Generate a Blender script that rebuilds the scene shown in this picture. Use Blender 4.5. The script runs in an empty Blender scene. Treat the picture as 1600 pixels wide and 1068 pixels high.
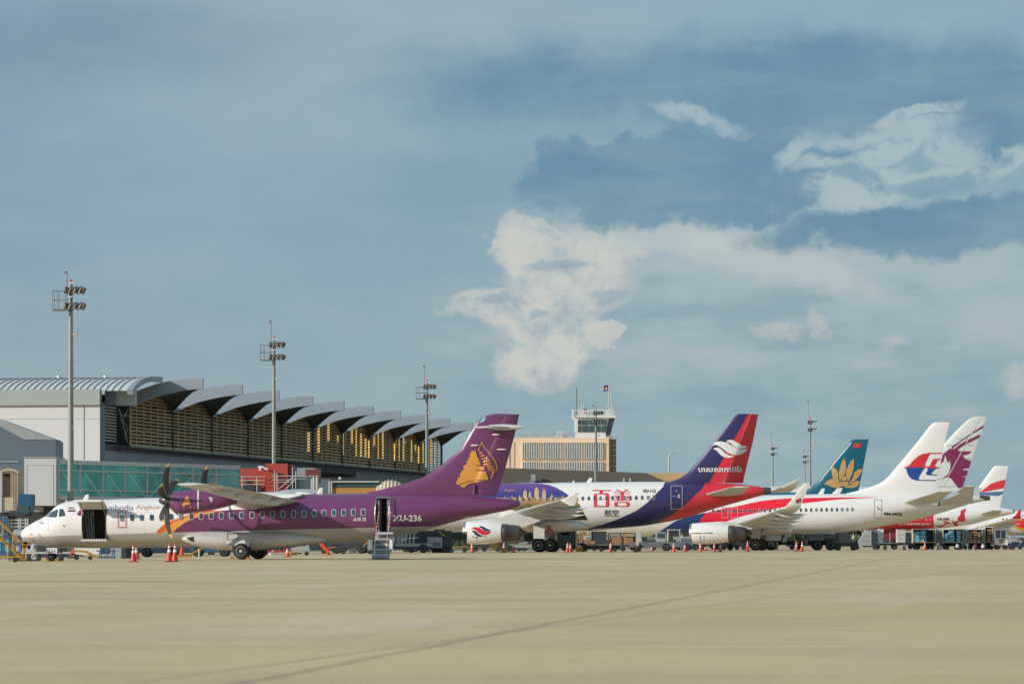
import bpy, bmesh, math, random
from mathutils import Vector, Matrix
from mathutils.bvhtree import BVHTree
from mathutils.geometry import tessellate_polygon
random.seed(7)
R = math.radians
SC = bpy.context.scene
COL = SC.collection

# ------------------------------------------------------------------ camera, sky, sun, exposure
FP, HZ, CX, CH = 6200.0, 843.0, 800.0, 1.03      # focal length in photo pixels, horizon row, centre column, eye height
cam_d = bpy.data.cameras.new('camera'); cam = bpy.data.objects.new('camera', cam_d); COL.objects.link(cam)
cam.location = (0, 0, CH); cam.rotation_euler = (R(90), 0, 0)
cam_d.sensor_width = 36; cam_d.lens = 36 * FP / 1600; cam_d.shift_y = (HZ - 534) / 1600
cam_d.clip_start = 0.5; cam_d.clip_end = 20000
cam_d.dof.use_dof = True; cam_d.dof.focus_distance = 240; cam_d.dof.aperture_fstop = 4.5
SC.camera = cam
SUN_DIR = Vector((-0.940, -0.400, 0.40)).normalized()    # towards the sun
sun_d = bpy.data.lights.new('sun', 'SUN'); sun = bpy.data.objects.new('sun', sun_d); COL.objects.link(sun)
sun_d.energy = 4.6; sun_d.angle = R(0.55); sun_d.color = (1.0, 0.905, 0.79)
sun.rotation_euler = SUN_DIR.to_track_quat('Z', 'Y').to_euler(); sun.location = (-200, -80, 120)
SC.view_settings.view_transform = 'Standard'; SC.view_settings.look = 'None'
SC.view_settings.exposure = 0.0; SC.view_settings.gamma = 1.0
SC.render.engine = 'CYCLES'

def lin(c):
    return tuple(((v / 255) / 12.92 if v / 255 <= 0.04045 else (((v / 255) + 0.055) / 1.055) ** 2.4) for v in c)

class N:                                              # small node-graph helper
    def __init__(s, tree): s.t = tree; s.n = tree.nodes; s.l = tree.links
    def new(s, typ, **kw):
        n = s.n.new(typ)
        for k, v in kw.items(): setattr(n, k, v)
        return n
    def inp(s, n, i, v):
        if v is None: return
        if isinstance(v, bpy.types.NodeSocket): s.l.new(v, n.inputs[i])
        else: n.inputs[i].default_value = v
    def math(s, op, a, b=None, c=None, clamp=False):
        n = s.new('ShaderNodeMath', operation=op); n.use_clamp = clamp
        s.inp(n, 0, a); s.inp(n, 1, b); s.inp(n, 2, c); return n.outputs[0]
    def mix(s, f, a, b, mode='MIX'):
        n = s.new('ShaderNodeMix', data_type='RGBA', blend_type=mode); n.clamp_factor = True
        s.inp(n, 0, f)
        s.inp(n, 6, a if isinstance(a, bpy.types.NodeSocket) else (*a[:3], 1))
        s.inp(n, 7, b if isinstance(b, bpy.types.NodeSocket) else (*b[:3], 1))
        return n.outputs[2]
    def noise(s, vec, scale, detail=4, rough=0.55, lo=None, hi=None):
        n = s.new('ShaderNodeTexNoise'); s.inp(n, 'Vector', vec)
        n.inputs['Scale'].default_value = scale; n.inputs['Detail'].default_value = detail; n.inputs['Roughness'].default_value = rough
        o = n.outputs[0]
        if lo is not None: o = s.ramp(o, lo, hi)
        return o
    def ramp(s, v, lo, hi):
        n = s.new('ShaderNodeMapRange', interpolation_type='SMOOTHSTEP'); s.inp(n, 0, v)
        n.inputs[1].default_value = lo; n.inputs[2].default_value = hi
        return n.outputs[0]
    def xyz(s, x, y, z=0.0):
        n = s.new('ShaderNodeCombineXYZ'); s.inp(n, 0, x); s.inp(n, 1, y); s.inp(n, 2, z); return n.outputs[0]
    def sep(s, v):
        n = s.new('ShaderNodeSeparateXYZ'); s.inp(n, 0, v); return n.outputs

def build_world():
    w = bpy.data.worlds.new('World'); SC.world = w; w.use_nodes = True
    g = N(w.node_tree); g.n.clear()
    out = g.new('ShaderNodeOutputWorld'); bg = g.new('ShaderNodeBackground'); g.l.new(bg.outputs[0], out.inputs[0])
    sky = g.new('ShaderNodeTexSky', sky_type='NISHITA'); sky.sun_disc = False
    sky.sun_elevation = math.asin(SUN_DIR.z); sky.sun_rotation = math.atan2(SUN_DIR.x, SUN_DIR.y)
    sky.air_density = 1.2; sky.dust_density = 1.5
    tc = g.new('ShaderNodeTexCoord'); X, Y, Z = g.sep(tc.outputs['Generated'])
    yy = g.math('MAXIMUM', g.math('ABSOLUTE', Y), 0.08)
    # direction on the sky: U grows to the right, V grows downwards from the zenith to the horizon
    U = g.math('MULTIPLY_ADD', g.math('DIVIDE', X, yy), 6.2, 0.8)
    V = g.math('MULTIPLY_ADD', g.math('DIVIDE', Z, yy), -6.2, 0.843)
    P = g.xyz(U, V, 0.0)
    n1 = g.noise(P, 5.0, 8, 0.58); n2 = g.noise(g.xyz(g.math('ADD', U, 7.3), g.math('ADD', V, 3.1)), 5.0, 8, 0.58)
    n3 = g.noise(g.xyz(g.math('ADD', U, 2.3), g.math('ADD', V, 9.1)), 16.0, 9, 0.66)
    n4 = g.noise(g.xyz(g.math('ADD', U, 12.3), g.math('ADD', V, 1.1)), 1.6, 4, 0.5)
    ns = g.noise(g.xyz(g.math('MULTIPLY', U, 1.2), g.math('MULTIPLY', V, 4.5)), 3.0, 6, 0.55)
    dU = g.math('MULTIPLY_ADD', n1, 0.20, -0.10); dV = g.math('MULTIPLY_ADD', n2, 0.14, -0.07)
    U2 = g.math('ADD', U, dU); V2 = g.math('ADD', V, dV)
    d3 = g.math('MULTIPLY_ADD', n3, 1.3, -0.65)
    def blob(cx, cy, rx, ry, soft=0.25, rough=0.35, rot=0.0):
        a = g.math('SUBTRACT', U2, cx / 1000); b = g.math('SUBTRACT', V2, cy / 1000)
        c, s_ = math.cos(R(rot)), math.sin(R(rot))
        p = g.math('ADD', g.math('MULTIPLY', a, c / (rx / 1000)), g.math('MULTIPLY', b, s_ / (rx / 1000)))
        q = g.math('ADD', g.math('MULTIPLY', a, -s_ / (ry / 1000)), g.math('MULTIPLY', b, c / (ry / 1000)))
        d = g.math('SQRT', g.math('ADD', g.math('MULTIPLY', p, p), g.math('MULTIPLY', q, q)))
        d = g.math('ADD', d, g.math('MULTIPLY', d3, rough * 2))
        n = g.new('ShaderNodeMapRange', interpolation_type='SMOOTHSTEP'); g.inp(n, 0, d)
        n.inputs[1].default_value = 1 - soft; n.inputs[2].default_value = 1 + soft; n.inputs[3].default_value = 1; n.inputs[4].default_value = 0
        return n.outputs[0]
    def mx(*ms):
        o = ms[0]
        for m in ms[1:]: o = g.math('MAXIMUM', o, m)
        return o
    # base: slate haze, a little greener and lighter towards the horizon
    t = g.ramp(V, 0.0, 0.85)
    base = g.mix(t, lin((138, 165, 185)), lin((151, 174, 184)))
    base = g.mix(g.math('MULTIPLY', g.ramp(U, 0.1, 1.2), 0.55), base, lin((146, 178, 192)))
    base = g.mix(g.math('MULTIPLY', g.math('SUBTRACT', n4, 0.42, clamp=True), 1.3), base, lin((110, 145, 167)))
    # veils
    base = g.mix(g.math('MULTIPLY', blob(520, 40, 420, 130, 0.9, 0.2), 0.75), base, lin((160, 180, 190)))
    base = g.mix(g.math('MULTIPLY', blob(100, 60, 330, 70, 0.7, 0.15), 0.75), base, lin((122, 148, 168)))
    base = g.mix(g.math('MULTIPLY', blob(600, 130, 340, 110, 0.9, 0.2, -8), 0.35), base, lin((158, 178, 188)))
    base = g.mix(g.math('MULTIPLY', blob(740, 300, 130, 70, 0.9, 0.3, -30), 0.5), base, lin((124, 156, 174)))
    base = g.mix(g.math('MULTIPLY', blob(800, 200, 300, 30, 0.9, 0.5), 0.5), base, lin((158, 184, 192)))
    # right: pale low veils
    base = g.mix(g.math('MULTIPLY', blob(1340, 430, 420, 130, 0.6, 0.4), 0.8), base, lin((163, 184, 192)))
    base = g.mix(g.math('MULTIPLY', blob(1300, 640, 700, 120, 0.9, 0.4), 0.45), base, lin((152, 176, 184)))
    base = g.mix(g.math('MULTIPLY', g.math('MULTIPLY', blob(1250, 560, 500, 190, 0.7, 0.3), g.ramp(ns, 0.48, 0.66)), 0.5), base, lin((178, 190, 192)))
    base = g.mix(g.math('MULTIPLY', g.math('MULTIPLY', blob(1300, 520, 500, 220, 0.7, 0.3), g.ramp(ns, 0.50, 0.36)), 0.45), base, lin((128, 158, 174)))
    # sunlit cumulus
    white = mx(blob(832, 388, 62, 56, 0.10, 0.34), blob(925, 392, 82, 48, 0.22, 0.35), blob(880, 440, 100, 60, 0.35, 0.35), blob(765, 482, 66, 34, 0.22, 0.5, 12), blob(840, 500, 95, 55, .3, .3, 12), blob(868, 548, 108, 50, 0.16, 0.35, -22))
    body = g.mix(g.ramp(n3, 0.34, 0.60), lin((164, 181, 189)), lin((206, 206, 201)))
    base = g.mix(g.math('MULTIPLY', white, 0.92), base, body)
    base = g.mix(g.math('MULTIPLY', mx(blob(962, 524, 36, 26, .14, .5), blob(822, 385, 40, 34, .3, .5), blob(948, 400, 30, 30, .4, .4), blob(1150, 372, 60, 14, .5, .6)), 0.7), base, lin((207, 207, 201)))
    wisp = mx(blob(1110, 372, 190, 32, 0.4, 0.6, 6), blob(1230, 410, 150, 26, 0.6, 0.6, 12))
    base = g.mix(g.math('MULTIPLY', wisp, 0.75), base, lin((184, 196, 197)))
    upper = mx(blob(1335, 285, 74, 42, 0.2, 0.6, -20), blob(1405, 212, 78, 26, 0.3, 0.7, -14), blob(1478, 238, 42, 36, 0.3, 0.7), blob(1245, 232, 50, 15, 0.5, 0.9, -32), blob(1295, 245, 70, 12, 0.7, 0.9, -10), blob(1365, 195, 90, 12, .7, .9, -12), blob(1560, 268, 80, 17, 0.4, 0.6), blob(1440, 278, 110, 17, 0.4, 0.5), blob(1425, 172, 62, 13, 0.3, 0.6, -8), blob(1100, 186, 56, 10, 0.5, 0.9, 6))
    # dark decks
    dark = mx(blob(1260, 135, 540, 78, 0.4, 0.25), blob(1058, 282, 252, 68, 0.14, 0.3), blob(1460, 350, 270, 38, 0.25, 0.35, -3), blob(870, 140, 250, 70, 0.7, 0.2), blob(1180, 245, 190, 60, 0.25, 0.3), blob(1560, 190, 120, 80, 0.4, 0.3))
    dk = g.mix(g.ramp(n1, 0.35, 0.65), lin((97, 137, 164)), lin((113, 149, 172)))
    dk = g.mix(g.math('MULTIPLY', g.ramp(ns, 0.42, 0.66), 0.22), dk, lin((134, 162, 178)))
    base = g.mix(g.math('MULTIPLY', dark, 0.93), base, dk)
    base = g.mix(g.math('MULTIPLY', g.math('MULTIPLY', upper, g.ramp(n3, 0.26, 0.52)), 0.75), base, lin((176, 194, 202)))
    base = g.mix(g.math('MULTIPLY', mx(blob(1330, 262, 30, 18, .4, .5), blob(1440, 290, 70, 14, .4, .5), blob(1500, 215, 40, 22, .4, .5)), 0.7), base, lin((116, 152, 175)))
    base = g.mix(g.math('MULTIPLY', mx(blob(862, 410, 48, 9, 0.5, 0.7), blob(950, 462, 30, 10, 0.5, 0.6), blob(820, 488, 14, 8, .5, .4), blob(760, 465, 34, 10, .5, .6)), 0.7), base, lin((146, 170, 183)))
    small = mx(blob(1225, 522, 38, 16, 0.3, 0.6), blob(1292, 512, 20, 26, 0.4, 0.5), blob(1412, 552, 28, 18, 0.5, 0.5), blob(1585, 590, 34, 34, 0.4, 0.5), blob(960, 530, 34, 22, 0.3, 0.6))
    base = g.mix(g.math('MULTIPLY', g.math('MULTIPLY', small, g.ramp(n3, .36, .56)), 0.55), base, lin((192, 198, 195)))
    base = g.mix(g.math('MULTIPLY', g.ramp(ns, 0.45, 0.68), 0.12), base, lin((176, 190, 195)))
    base = g.mix(g.math('MULTIPLY', g.ramp(ns, 0.50, 0.32), 0.08), base, lin((112, 142, 160)))
    # below the horizon line: the same haze
    bw = g.mix(g.ramp(Z, -0.02, -0.2), base, lin((120, 128, 124)))
    skc = g.mix(1.0, sky.outputs[0], (0.09, 0.09, 0.09), 'MULTIPLY')
    fin = g.mix(0.94, skc, bw)
    g.l.new(fin, bg.inputs[0]); bg.inputs[1].default_value = 1.0
build_world()

# ------------------------------------------------------------------ materials
MATS = {}
def mat(name, col, rough=0.55, metal=0.0, coat=0.0, emit=None, var=0.10, vscale=1.5, bump=0.0, trans=0.0, alpha=None):
    if name in MATS: return MATS[name]
    m = bpy.data.materials.new(name); m.use_nodes = True; g = N(m.node_tree)
    b = g.n['Principled BSDF']
    tc = g.new('ShaderNodeTexCoord')
    f = g.noise(tc.outputs['Object'], vscale, 5, 0.6, 0.35, 0.7)
    c = g.mix(g.math('MULTIPLY', f, var), col, tuple(v * 0.55 for v in col))
    g.l.new(c, b.inputs['Base Color'])
    b.inputs['Roughness'].default_value = rough; b.inputs['Metallic'].default_value = metal
    if coat: b.inputs['Coat Weight'].default_value = coat; b.inputs['Coat Roughness'].default_value = 0.12
    if emit: b.inputs['Emission Color'].default_value = (*emit[:3], 1); b.inputs['Emission Strength'].default_value = emit[3]
    if trans: b.inputs['Transmission Weight'].default_value = trans
    MATS[name] = m; return m

def curve_node(g, xs, pts, xr, zr):
    """z limit as a function of x, both in object metres"""
    n = g.new('ShaderNodeFloatCurve'); c = n.mapping.curves[0]
    pts = sorted(pts)
    P = [((p[0] - xr[0]) / (xr[1] - xr[0]), (p[1] - zr[0]) / (zr[1] - zr[0])) for p in pts]
    P = [(min(1, max(0, a)), min(1, max(0, b))) for a, b in P]
    Q = [P[0]]
    for p in P[1:]:
        if p[0] - Q[-1][0] > 0.0005: Q.append(p)
    if Q[0][0] > 0: Q.insert(0, (0, Q[0][1]))
    if Q[-1][0] < 1: Q.append((1, Q[-1][1]))
    c.points[0].location = Q[0]; c.points[1].location = Q[-1]
    for p in Q[1:-1]: c.points.new(*p)
    for p in c.points: p.handle_type = 'VECTOR'
    n.mapping.update(); g.l.new(xs, n.inputs[1]); return n.outputs[0]

def livery(name, base, zones, xr, zr=(-1.0, 16.0), seam=True, grime=0.14):
    """zones: (colour, upper limit pts or None, lower limit pts or None, xmin, xmax)"""
    m = bpy.data.materials.new(name); m.use_nodes = True; g = N(m.node_tree); b = g.n['Principled BSDF']
    tc = g.new('ShaderNodeTexCoord'); x, y, z = g.sep(tc.outputs['Object'])
    xn = g.math('DIVIDE', g.math('SUBTRACT', x, xr[0]), xr[1] - xr[0])
    zn = g.math('DIVIDE', g.math('SUBTRACT', z, zr[0]), zr[1] - zr[0])
    c = g.new('ShaderNodeRGB').outputs[0]; c.default_value = (*base, 1)
    for (col, hi, lo, x0, x1) in zones:
        k = None
        def AND(a, bb): return bb if a is None else g.math('MULTIPLY', a, bb)
        if hi: k = AND(k, g.math('LESS_THAN', zn, curve_node(g, xn, hi, xr, zr)))
        if lo: k = AND(k, g.math('GREATER_THAN', zn, curve_node(g, xn, lo, xr, zr)))
        if x0 is not None: k = AND(k, g.math('GREATER_THAN', x, x0))
        if x1 is not None: k = AND(k, g.math('LESS_THAN', x, x1))
        c = g.mix(k, c, col)
    if seam:
        br = g.new('ShaderNodeTexBrick'); g.l.new(g.xyz(x, z), br.inputs['Vector'])
        br.inputs['Scale'].default_value = 1.0; br.inputs['Mortar Size'].default_value = 0.014
        br.inputs['Brick Width'].default_value = 3.3; br.inputs['Row Height'].default_value = 1.25; br.offset = 0.35
        c = g.mix(g.math('MULTIPLY', br.outputs['Fac'], 0.5), c, (.55, .55, .56), 'MULTIPLY')
    f = g.noise(g.xyz(g.math('MULTIPLY', x, 0.35), g.math('MULTIPLY', y, 1.0), g.math('MULTIPLY', z, 1.6)), 1.3, 6, 0.65, 0.42, 0.8)
    c = g.mix(g.math('MULTIPLY', f, grime), c, (0.16, 0.14, 0.11))
    g.l.new(c, b.inputs['Base Color'])
    b.inputs['Roughness'].default_value = 0.33; b.inputs['Coat Weight'].default_value = 0.35; b.inputs['Coat Roughness'].default_value = 0.1
    return m

M = dict(
 white=mat('white_paint', (0.76, 0.76, 0.74), 0.33, coat=0.3, var=0.12), offwhite=mat('grey_white_paint', (0.55, 0.56, 0.55), 0.45, var=0.2),
 lgrey=mat('light_grey_paint', (0.36, 0.38, 0.39), 0.45, var=0.2), mgrey=mat('mid_grey_paint', (0.17, 0.19, 0.20), 0.5, var=0.25),
 dgrey=mat('dark_grey_paint', (0.05, 0.056, 0.06), 0.5, var=0.3), black=mat('black_interior', (0.008, 0.008, 0.009), 0.8),
 rubber=mat('tyre_rubber', (0.014, 0.014, 0.015), 0.75, var=0.3), alu=mat('bare_aluminium', (0.42, 0.42, 0.41), 0.32, 0.85, var=0.25),
 steel=mat('grey_steel', (0.26, 0.27, 0.27), 0.42, 0.6, var=0.3), burnt=mat('burnt_exhaust_metal', (0.13, 0.125, 0.12), 0.42, 0.7, var=0.4),
 glass=mat('dark_window_glass', (0.05, 0.075, 0.09), 0.12, coat=0.4, var=0.05), navy=mat('navy_ink', (0.018, 0.016, 0.075), 0.35, coat=0.3),
 red=mat('red_paint', (0.60, 0.022, 0.035), 0.4, coat=0.2), orange=mat('cone_orange', (0.83, 0.075, 0.022), 0.5, var=0.2),
 yellow=mat('yellow_paint', (0.52, 0.30, 0.035), 0.45, var=0.3), blue=mat('blue_paint', (0.025, 0.11, 0.23), 0.45, var=0.3),
 cyan=mat('light_blue_bags', (0.22, 0.50, 0.66), 0.6, var=0.4, vscale=3), box=mat('brown_cardboard', (0.36, 0.20, 0.10), 0.75, var=0.5, vscale=4),
 teal=mat('teal_paint', (0.0, 0.10, 0.16), 0.35, coat=0.3), gold=mat('gold_paint', (0.52, 0.32, 0.11), 0.4),
 purple=mat('purple_paint', (0.105, 0.019, 0.088), 0.33, coat=0.4, var=0.08), amber=mat('amber_paint', (0.72, 0.29, 0.06), 0.4),
 maroon=mat('maroon_paint', (0.20, 0.02, 0.085), 0.4), hivis=mat('hi_vis_yellow', (0.45, 0.65, 0.04), 0.7), skin=mat('skin', (0.30, 0.17, 0.10), 0.6),
 brick=mat('brick_red_cladding', (0.43, 0.065, 0.045), 0.6, var=0.1), slate=mat('slate_cladding', (0.13, 0.17, 0.21), 0.5, var=0.12, vscale=0.4),
 fascia=mat('fascia_cladding', (0.25, 0.305, 0.36), 0.45, var=0.12, vscale=0.5), wallw=mat('white_wall_cladding', (0.56, 0.575, 0.60), 0.6, var=0.08, vscale=0.3),
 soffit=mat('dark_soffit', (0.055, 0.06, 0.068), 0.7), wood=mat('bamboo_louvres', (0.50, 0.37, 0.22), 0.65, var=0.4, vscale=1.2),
 roofm=mat('metal_roof', (0.66, 0.69, 0.68), 0.4, 0.2, var=0.1), brown=mat('brown_roof_cladding', (0.125, 0.11, 0.095), 0.6, var=0.12, vscale=0.15),
 peach=mat('peach_render', (0.86, 0.64, 0.46), 0.7, var=0.1, vscale=0.2), cream=mat('cream_canvas', (0.56, 0.46, 0.33), 0.75, var=0.4, vscale=2),
 concrete=mat('grey_concrete_wall', (0.20, 0.21, 0.215), 0.8, var=0.4, vscale=0.5), leaf=mat('tree_foliage', (0.045, 0.075, 0.035), 0.8, var=0.5),
 bark=mat('tree_bark', (0.10, 0.08, 0.06), 0.9), mast=mat('galvanised_mast', (0.28, 0.30, 0.29), 0.45, 0.4, var=0.2),
 lampg=mat('floodlight_glass', (0.35, 0.33, 0.28), 0.25, var=0.1), glow=mat('sun_glow_emission', (0.7, 0.45, 0.1), 0.5, emit=(1.0, 0.62, 0.18, 0.85)),  # glow: warm emission standing in for sunlight at the louvres, not a lamp
 greenp=mat('green_panel', (0.05, 0.09, 0.085), 0.5), letter=mat('black_lettering', (0.02, 0.02, 0.024), 0.5), wletter=mat('white_lettering', (0.74, 0.74, 0.74), 0.4),
 salmon=mat('orange_line_lettering', (0.60, 0.36, 0.25), 0.5), violet=mat('violet_lettering', (0.27, 0.22, 0.33), 0.5),
)
def teal_glass():
    m = bpy.data.materials.new('teal_bridge_glass'); m.use_nodes = True; g = N(m.node_tree); b = g.n['Principled BSDF']
    tc = g.new('ShaderNodeTexCoord'); v = tc.outputs['Object']
    f = g.noise(v, 0.6, 5, 0.6, 0.35, 0.68)
    g.l.new(g.mix(f, (0.16, 0.72, 0.68), (0.08, 0.42, 0.40)), b.inputs['Base Color'])
    b.inputs['Roughness'].default_value = 0.3
    b.inputs['Alpha'].default_value = 0.74
    return m
M['tglass'] = teal_glass()

# ------------------------------------------------------------------ mesh builder
class MB:
    def __init__(s): s.v = []; s.f = []; s.m = []; s.sm = []; s.cur = 0; s.mats = []
    def use(s, m):
        if m not in s.mats: s.mats.append(m)
        s.cur = s.mats.index(m); return s
    def add(s, vs, fs, smooth=False):
        b = len(s.v); s.v += [tuple(p) for p in vs]
        for f in fs: s.f.append([b + i for i in f]); s.m.append(s.cur); s.sm.append(smooth)
        return s
    def box(s, c, d, rz=0.0, ry=0.0):
        mt = Matrix.Translation(c) @ Matrix.Rotation(rz, 4, 'Z') @ Matrix.Rotation(ry, 4, 'Y')
        vs = [mt @ Vector((x * d[0] / 2, y * d[1] / 2, z * d[2] / 2)) for x in (-1, 1) for y in (-1, 1) for z in (-1, 1)]
        return s.add(vs, [(0, 1, 3, 2), (4, 6, 7, 5), (0, 4, 5, 1), (2, 3, 7, 6), (0, 2, 6, 4), (1, 5, 7, 3)])
    def b2(s, x0, x1, y0, y1, z0, z1): return s.box(((x0 + x1) / 2, (y0 + y1) / 2, (z0 + z1) / 2), (abs(x1 - x0), abs(y1 - y0), abs(z1 - z0)))
    def ring(s, c, ax, r, n, ry=1.0):
        ax = Vector(ax).normalized(); u = ax.orthogonal().normalized(); w = ax.cross(u)
        return [Vector(c) + (u * math.cos(2 * math.pi * i / n) + w * math.sin(2 * math.pi * i / n)) * r for i in range(n)]
    def tube(s, p, q, r, n=8, r2=None):
        p, q = Vector(p), Vector(q); a = q - p
        if a.length < 1e-6: return s
        return s.loft([s.ring(p, a, r, n), s.ring(q, a, r if r2 is None else r2, n)], True, n > 6)
    def loft(s, rings, cap=True, smooth=True):
        n = len(rings[0]); vs = [p for r in rings for p in r]; fs = []
        for k in range(len(rings) - 1):
            for i in range(n):
                j = (i + 1) % n; fs.append((k * n + i, k * n + j, (k + 1) * n + j, (k + 1) * n + i))
        s.add(vs, fs, smooth)
        if cap:
            s.add(rings[0], [tuple(range(n))[::-1]]); s.add(rings[-1], [tuple(range(n))])
        return s
    def lathe(s, prof, o, ax, n=24):                    # prof: (distance along axis, radius)
        ax = Vector(ax).normalized()
        return s.loft([s.ring(Vector(o) + ax * a, ax, max(r, 0.002), n) for a, r in prof], True, True)
    def poly(s, pts, t):                                # planar polygon extruded by vector t
        n = len(pts); t = Vector(t); P = [Vector(p) for p in pts]
        tri = tessellate_polygon([P])
        vs = P + [p + t for p in P]
        fs = [tuple(f) for f in tri] + [tuple(i + n for i in f)[::-1] for f in tri]
        fs += [(i, (i + 1) % n, (i + 1) % n + n, i + n) for i in range(n)]
        return s.add(vs, fs)
    def build(s, name, parent=None, m=None, fix=True):
        me = bpy.data.meshes.new(name); me.from_pydata(s.v, [], s.f)
        if m is not None: s.mats = [m]
        for x in s.mats: me.materials.append(x)
        if m is None or len(s.mats) > 1:
            for p, i in zip(me.polygons, s.m): p.material_index = min(i, len(s.mats) - 1)
        for p, k in zip(me.polygons, s.sm): p.use_smooth = k
        if fix:
            bm = bmesh.new(); bm.from_mesh(me); bmesh.ops.recalc_face_normals(bm, faces=bm.faces); bm.to_mesh(me); bm.free()
        if any(s.sm):
            try: me.set_sharp_from_angle(angle=R(38))
            except Exception: pass
        o = bpy.data.objects.new(name, me); COL.objects.link(o)
        if parent is not None: o.parent = parent
        return o

def tag(o, label=None, cat=None, group=None, kind=None):
    if label: o['label'] = label
    if cat: o['category'] = cat
    if group: o['group'] = group
    if kind: o['kind'] = kind
    return o
def thing(name, loc, label, cat, rz=0.0, group=None):
    o = bpy.data.objects.new(name, None); COL.objects.link(o); o.location = loc; o.rotation_euler = (0, 0, rz)
    return tag(o, label, cat, group)
def copy_tree(o, parent=None):
    c = o.copy(); COL.objects.link(c)
    if parent: c.parent = parent
    for ch in [k for k in bpy.data.objects if k.parent == o]: copy_tree(ch, c)
    return c
def gz(X):                                             # the apron falls gently towards the left
    return 0.012 * min(0.0, max(X, -45.0) + 13.2)
def wx(px, Y): return (px - CX) * Y / FP
def wz(py, Y): return CH + (HZ - py) * Y / FP
def smooth_by_angle(o, a=35):
    for p in o.data.polygons: p.use_smooth = True
    try: o.data.set_sharp_from_angle(angle=R(a))
    except Exception: pass

# ------------------------------------------------------------------ ground
def ground():
    m = bpy.data.materials.new('apron_concrete'); m.use_nodes = True; g = N(m.node_tree); b = g.n['Principled BSDF']
    tc = g.new('ShaderNodeTexCoord'); v = tc.outputs['Object']
    mp = g.new('ShaderNodeMapping'); g.l.new(v, mp.inputs[0]); mp.inputs['Rotation'].default_value = (0, 0, R(9.7)); w = mp.outputs[0]
    x, y, z = g.sep(w)
    br = g.new('ShaderNodeTexBrick'); g.l.new(w, br.inputs['Vector']); br.offset = 0.0; br.squash = 1.0
    br.inputs['Scale'].default_value = 1.0; br.inputs['Brick Width'].default_value = 7.5; br.inputs['Row Height'].default_value = 7.5
    br.inputs['Mortar Size'].default_value = 0.05; br.inputs['Mortar Smooth'].default_value = 0.3; br.inputs['Bias'].default_value = 0.0
    br.inputs['Color1'].default_value = (0.54, 0.41, 0.222, 1); br.inputs['Color2'].default_value = (0.60, 0.465, 0.272, 1); br.inputs['Mortar'].default_value = (0.36, 0.28, 0.175, 1)
    c = br.outputs['Color']
    f1 = g.noise(v, 0.16, 7, 0.62, 0.38, 0.66)
    c = g.mix(g.math('MULTIPLY', f1, 0.6), c, (0.45, 0.345, 0.225))
    f2 = g.noise(g.xyz(g.math('MULTIPLY', x, 0.25), g.math('MULTIPLY', y, 0.04)), 0.9, 6, 0.6, 0.48, 0.72)
    c = g.mix(g.math('MULTIPLY', f2, 0.62), c, (0.66, 0.55, 0.41))
    f3 = g.noise(g.xyz(g.math('MULTIPLY', x, 0.03), g.math('MULTIPLY', y, 0.10)), 1.0, 6, 0.65, 0.55, 0.72)
    c = g.mix(g.math('MULTIPLY', f3, 0.55), c, (0.33, 0.26, 0.18))
    f4 = g.noise(v, 3.5, 6, 0.7, 0.45, 0.75)
    c = g.mix(g.math('MULTIPLY', f4, 0.16), c, (0.22, 0.18, 0.13))
    # one sealed crack wandering away to the right
    wob = g.math('MULTIPLY_ADD', g.noise(v, 0.35, 6, 0.7), 2.0, -1.0)
    cx, cy, cz = g.sep(v)
    d = g.math('ABSOLUTE', g.math('SUBTRACT', g.math('ADD', cx, g.math('MULTIPLY', wob, 0.16)), g.math("MULTIPLY_ADD", cy, 0.119, -5.35)))
    crack = g.math('SUBTRACT', 1.0, g.ramp(d, 0.015, 0.13))
    c = g.mix(g.math('MULTIPLY', crack, 0.42), c, (0.13, 0.11, 0.085))
    for (y0_, half, slope, xlo, xhi, amt) in ((99.5, 1.1, -.03, -400, -6.5, .55), (64.0, .22, .0, -4.5, 400, .30), (133.0, .9, .05, -9, 40, .30), (79.0, .35, -.02, -40, -1.0, .25)):
        dd = g.math('ABSOLUTE', g.math('SUBTRACT', g.math('ADD', cy, g.math('MULTIPLY', wob, half * 1.2)), g.math('MULTIPLY_ADD', cx, slope, y0_)))
        k_ = g.math('SUBTRACT', 1.0, g.ramp(dd, half * .3, half * 1.3)); k_ = g.math('MULTIPLY', k_, g.math('SUBTRACT', 1.0, g.ramp(cx, xhi - 2.5, xhi))); k_ = g.math('MULTIPLY', k_, g.ramp(cx, xlo, xlo + 3))
        c = g.mix(g.math('MULTIPLY', k_, amt), c, (0.15, 0.13, 0.11))
    g.l.new(c, b.inputs['Base Color']); b.inputs['Roughness'].default_value = 0.82
    bp = g.new('ShaderNodeBump'); bp.inputs['Strength'].default_value = 0.25; bp.inputs['Distance'].default_value = 0.02
    g.l.new(f4, bp.inputs['Height']); g.l.new(bp.outputs[0], b.inputs['Normal'])
    k = MB(); xs = [-3000, -300, -45] + [-45 + i * 3.18 for i in range(1, 11)] + [30, 300, 3000]; ys = [-50, 0, 60, 120, 200, 300, 500, 1000, 6000]
    vs = [(a, bb, gz(a)) for bb in ys for a in xs]; n = len(xs)
    k.add(vs, [(j * n + i, j * n + i + 1, (j + 1) * n + i + 1, (j + 1) * n + i) for j in range(len(ys) - 1) for i in range(n - 1)])
    tag(k.build('apron_ground', m=m, fix=False), kind='structure', label='tan concrete apron with joints and a long crack')
ground()

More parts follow.
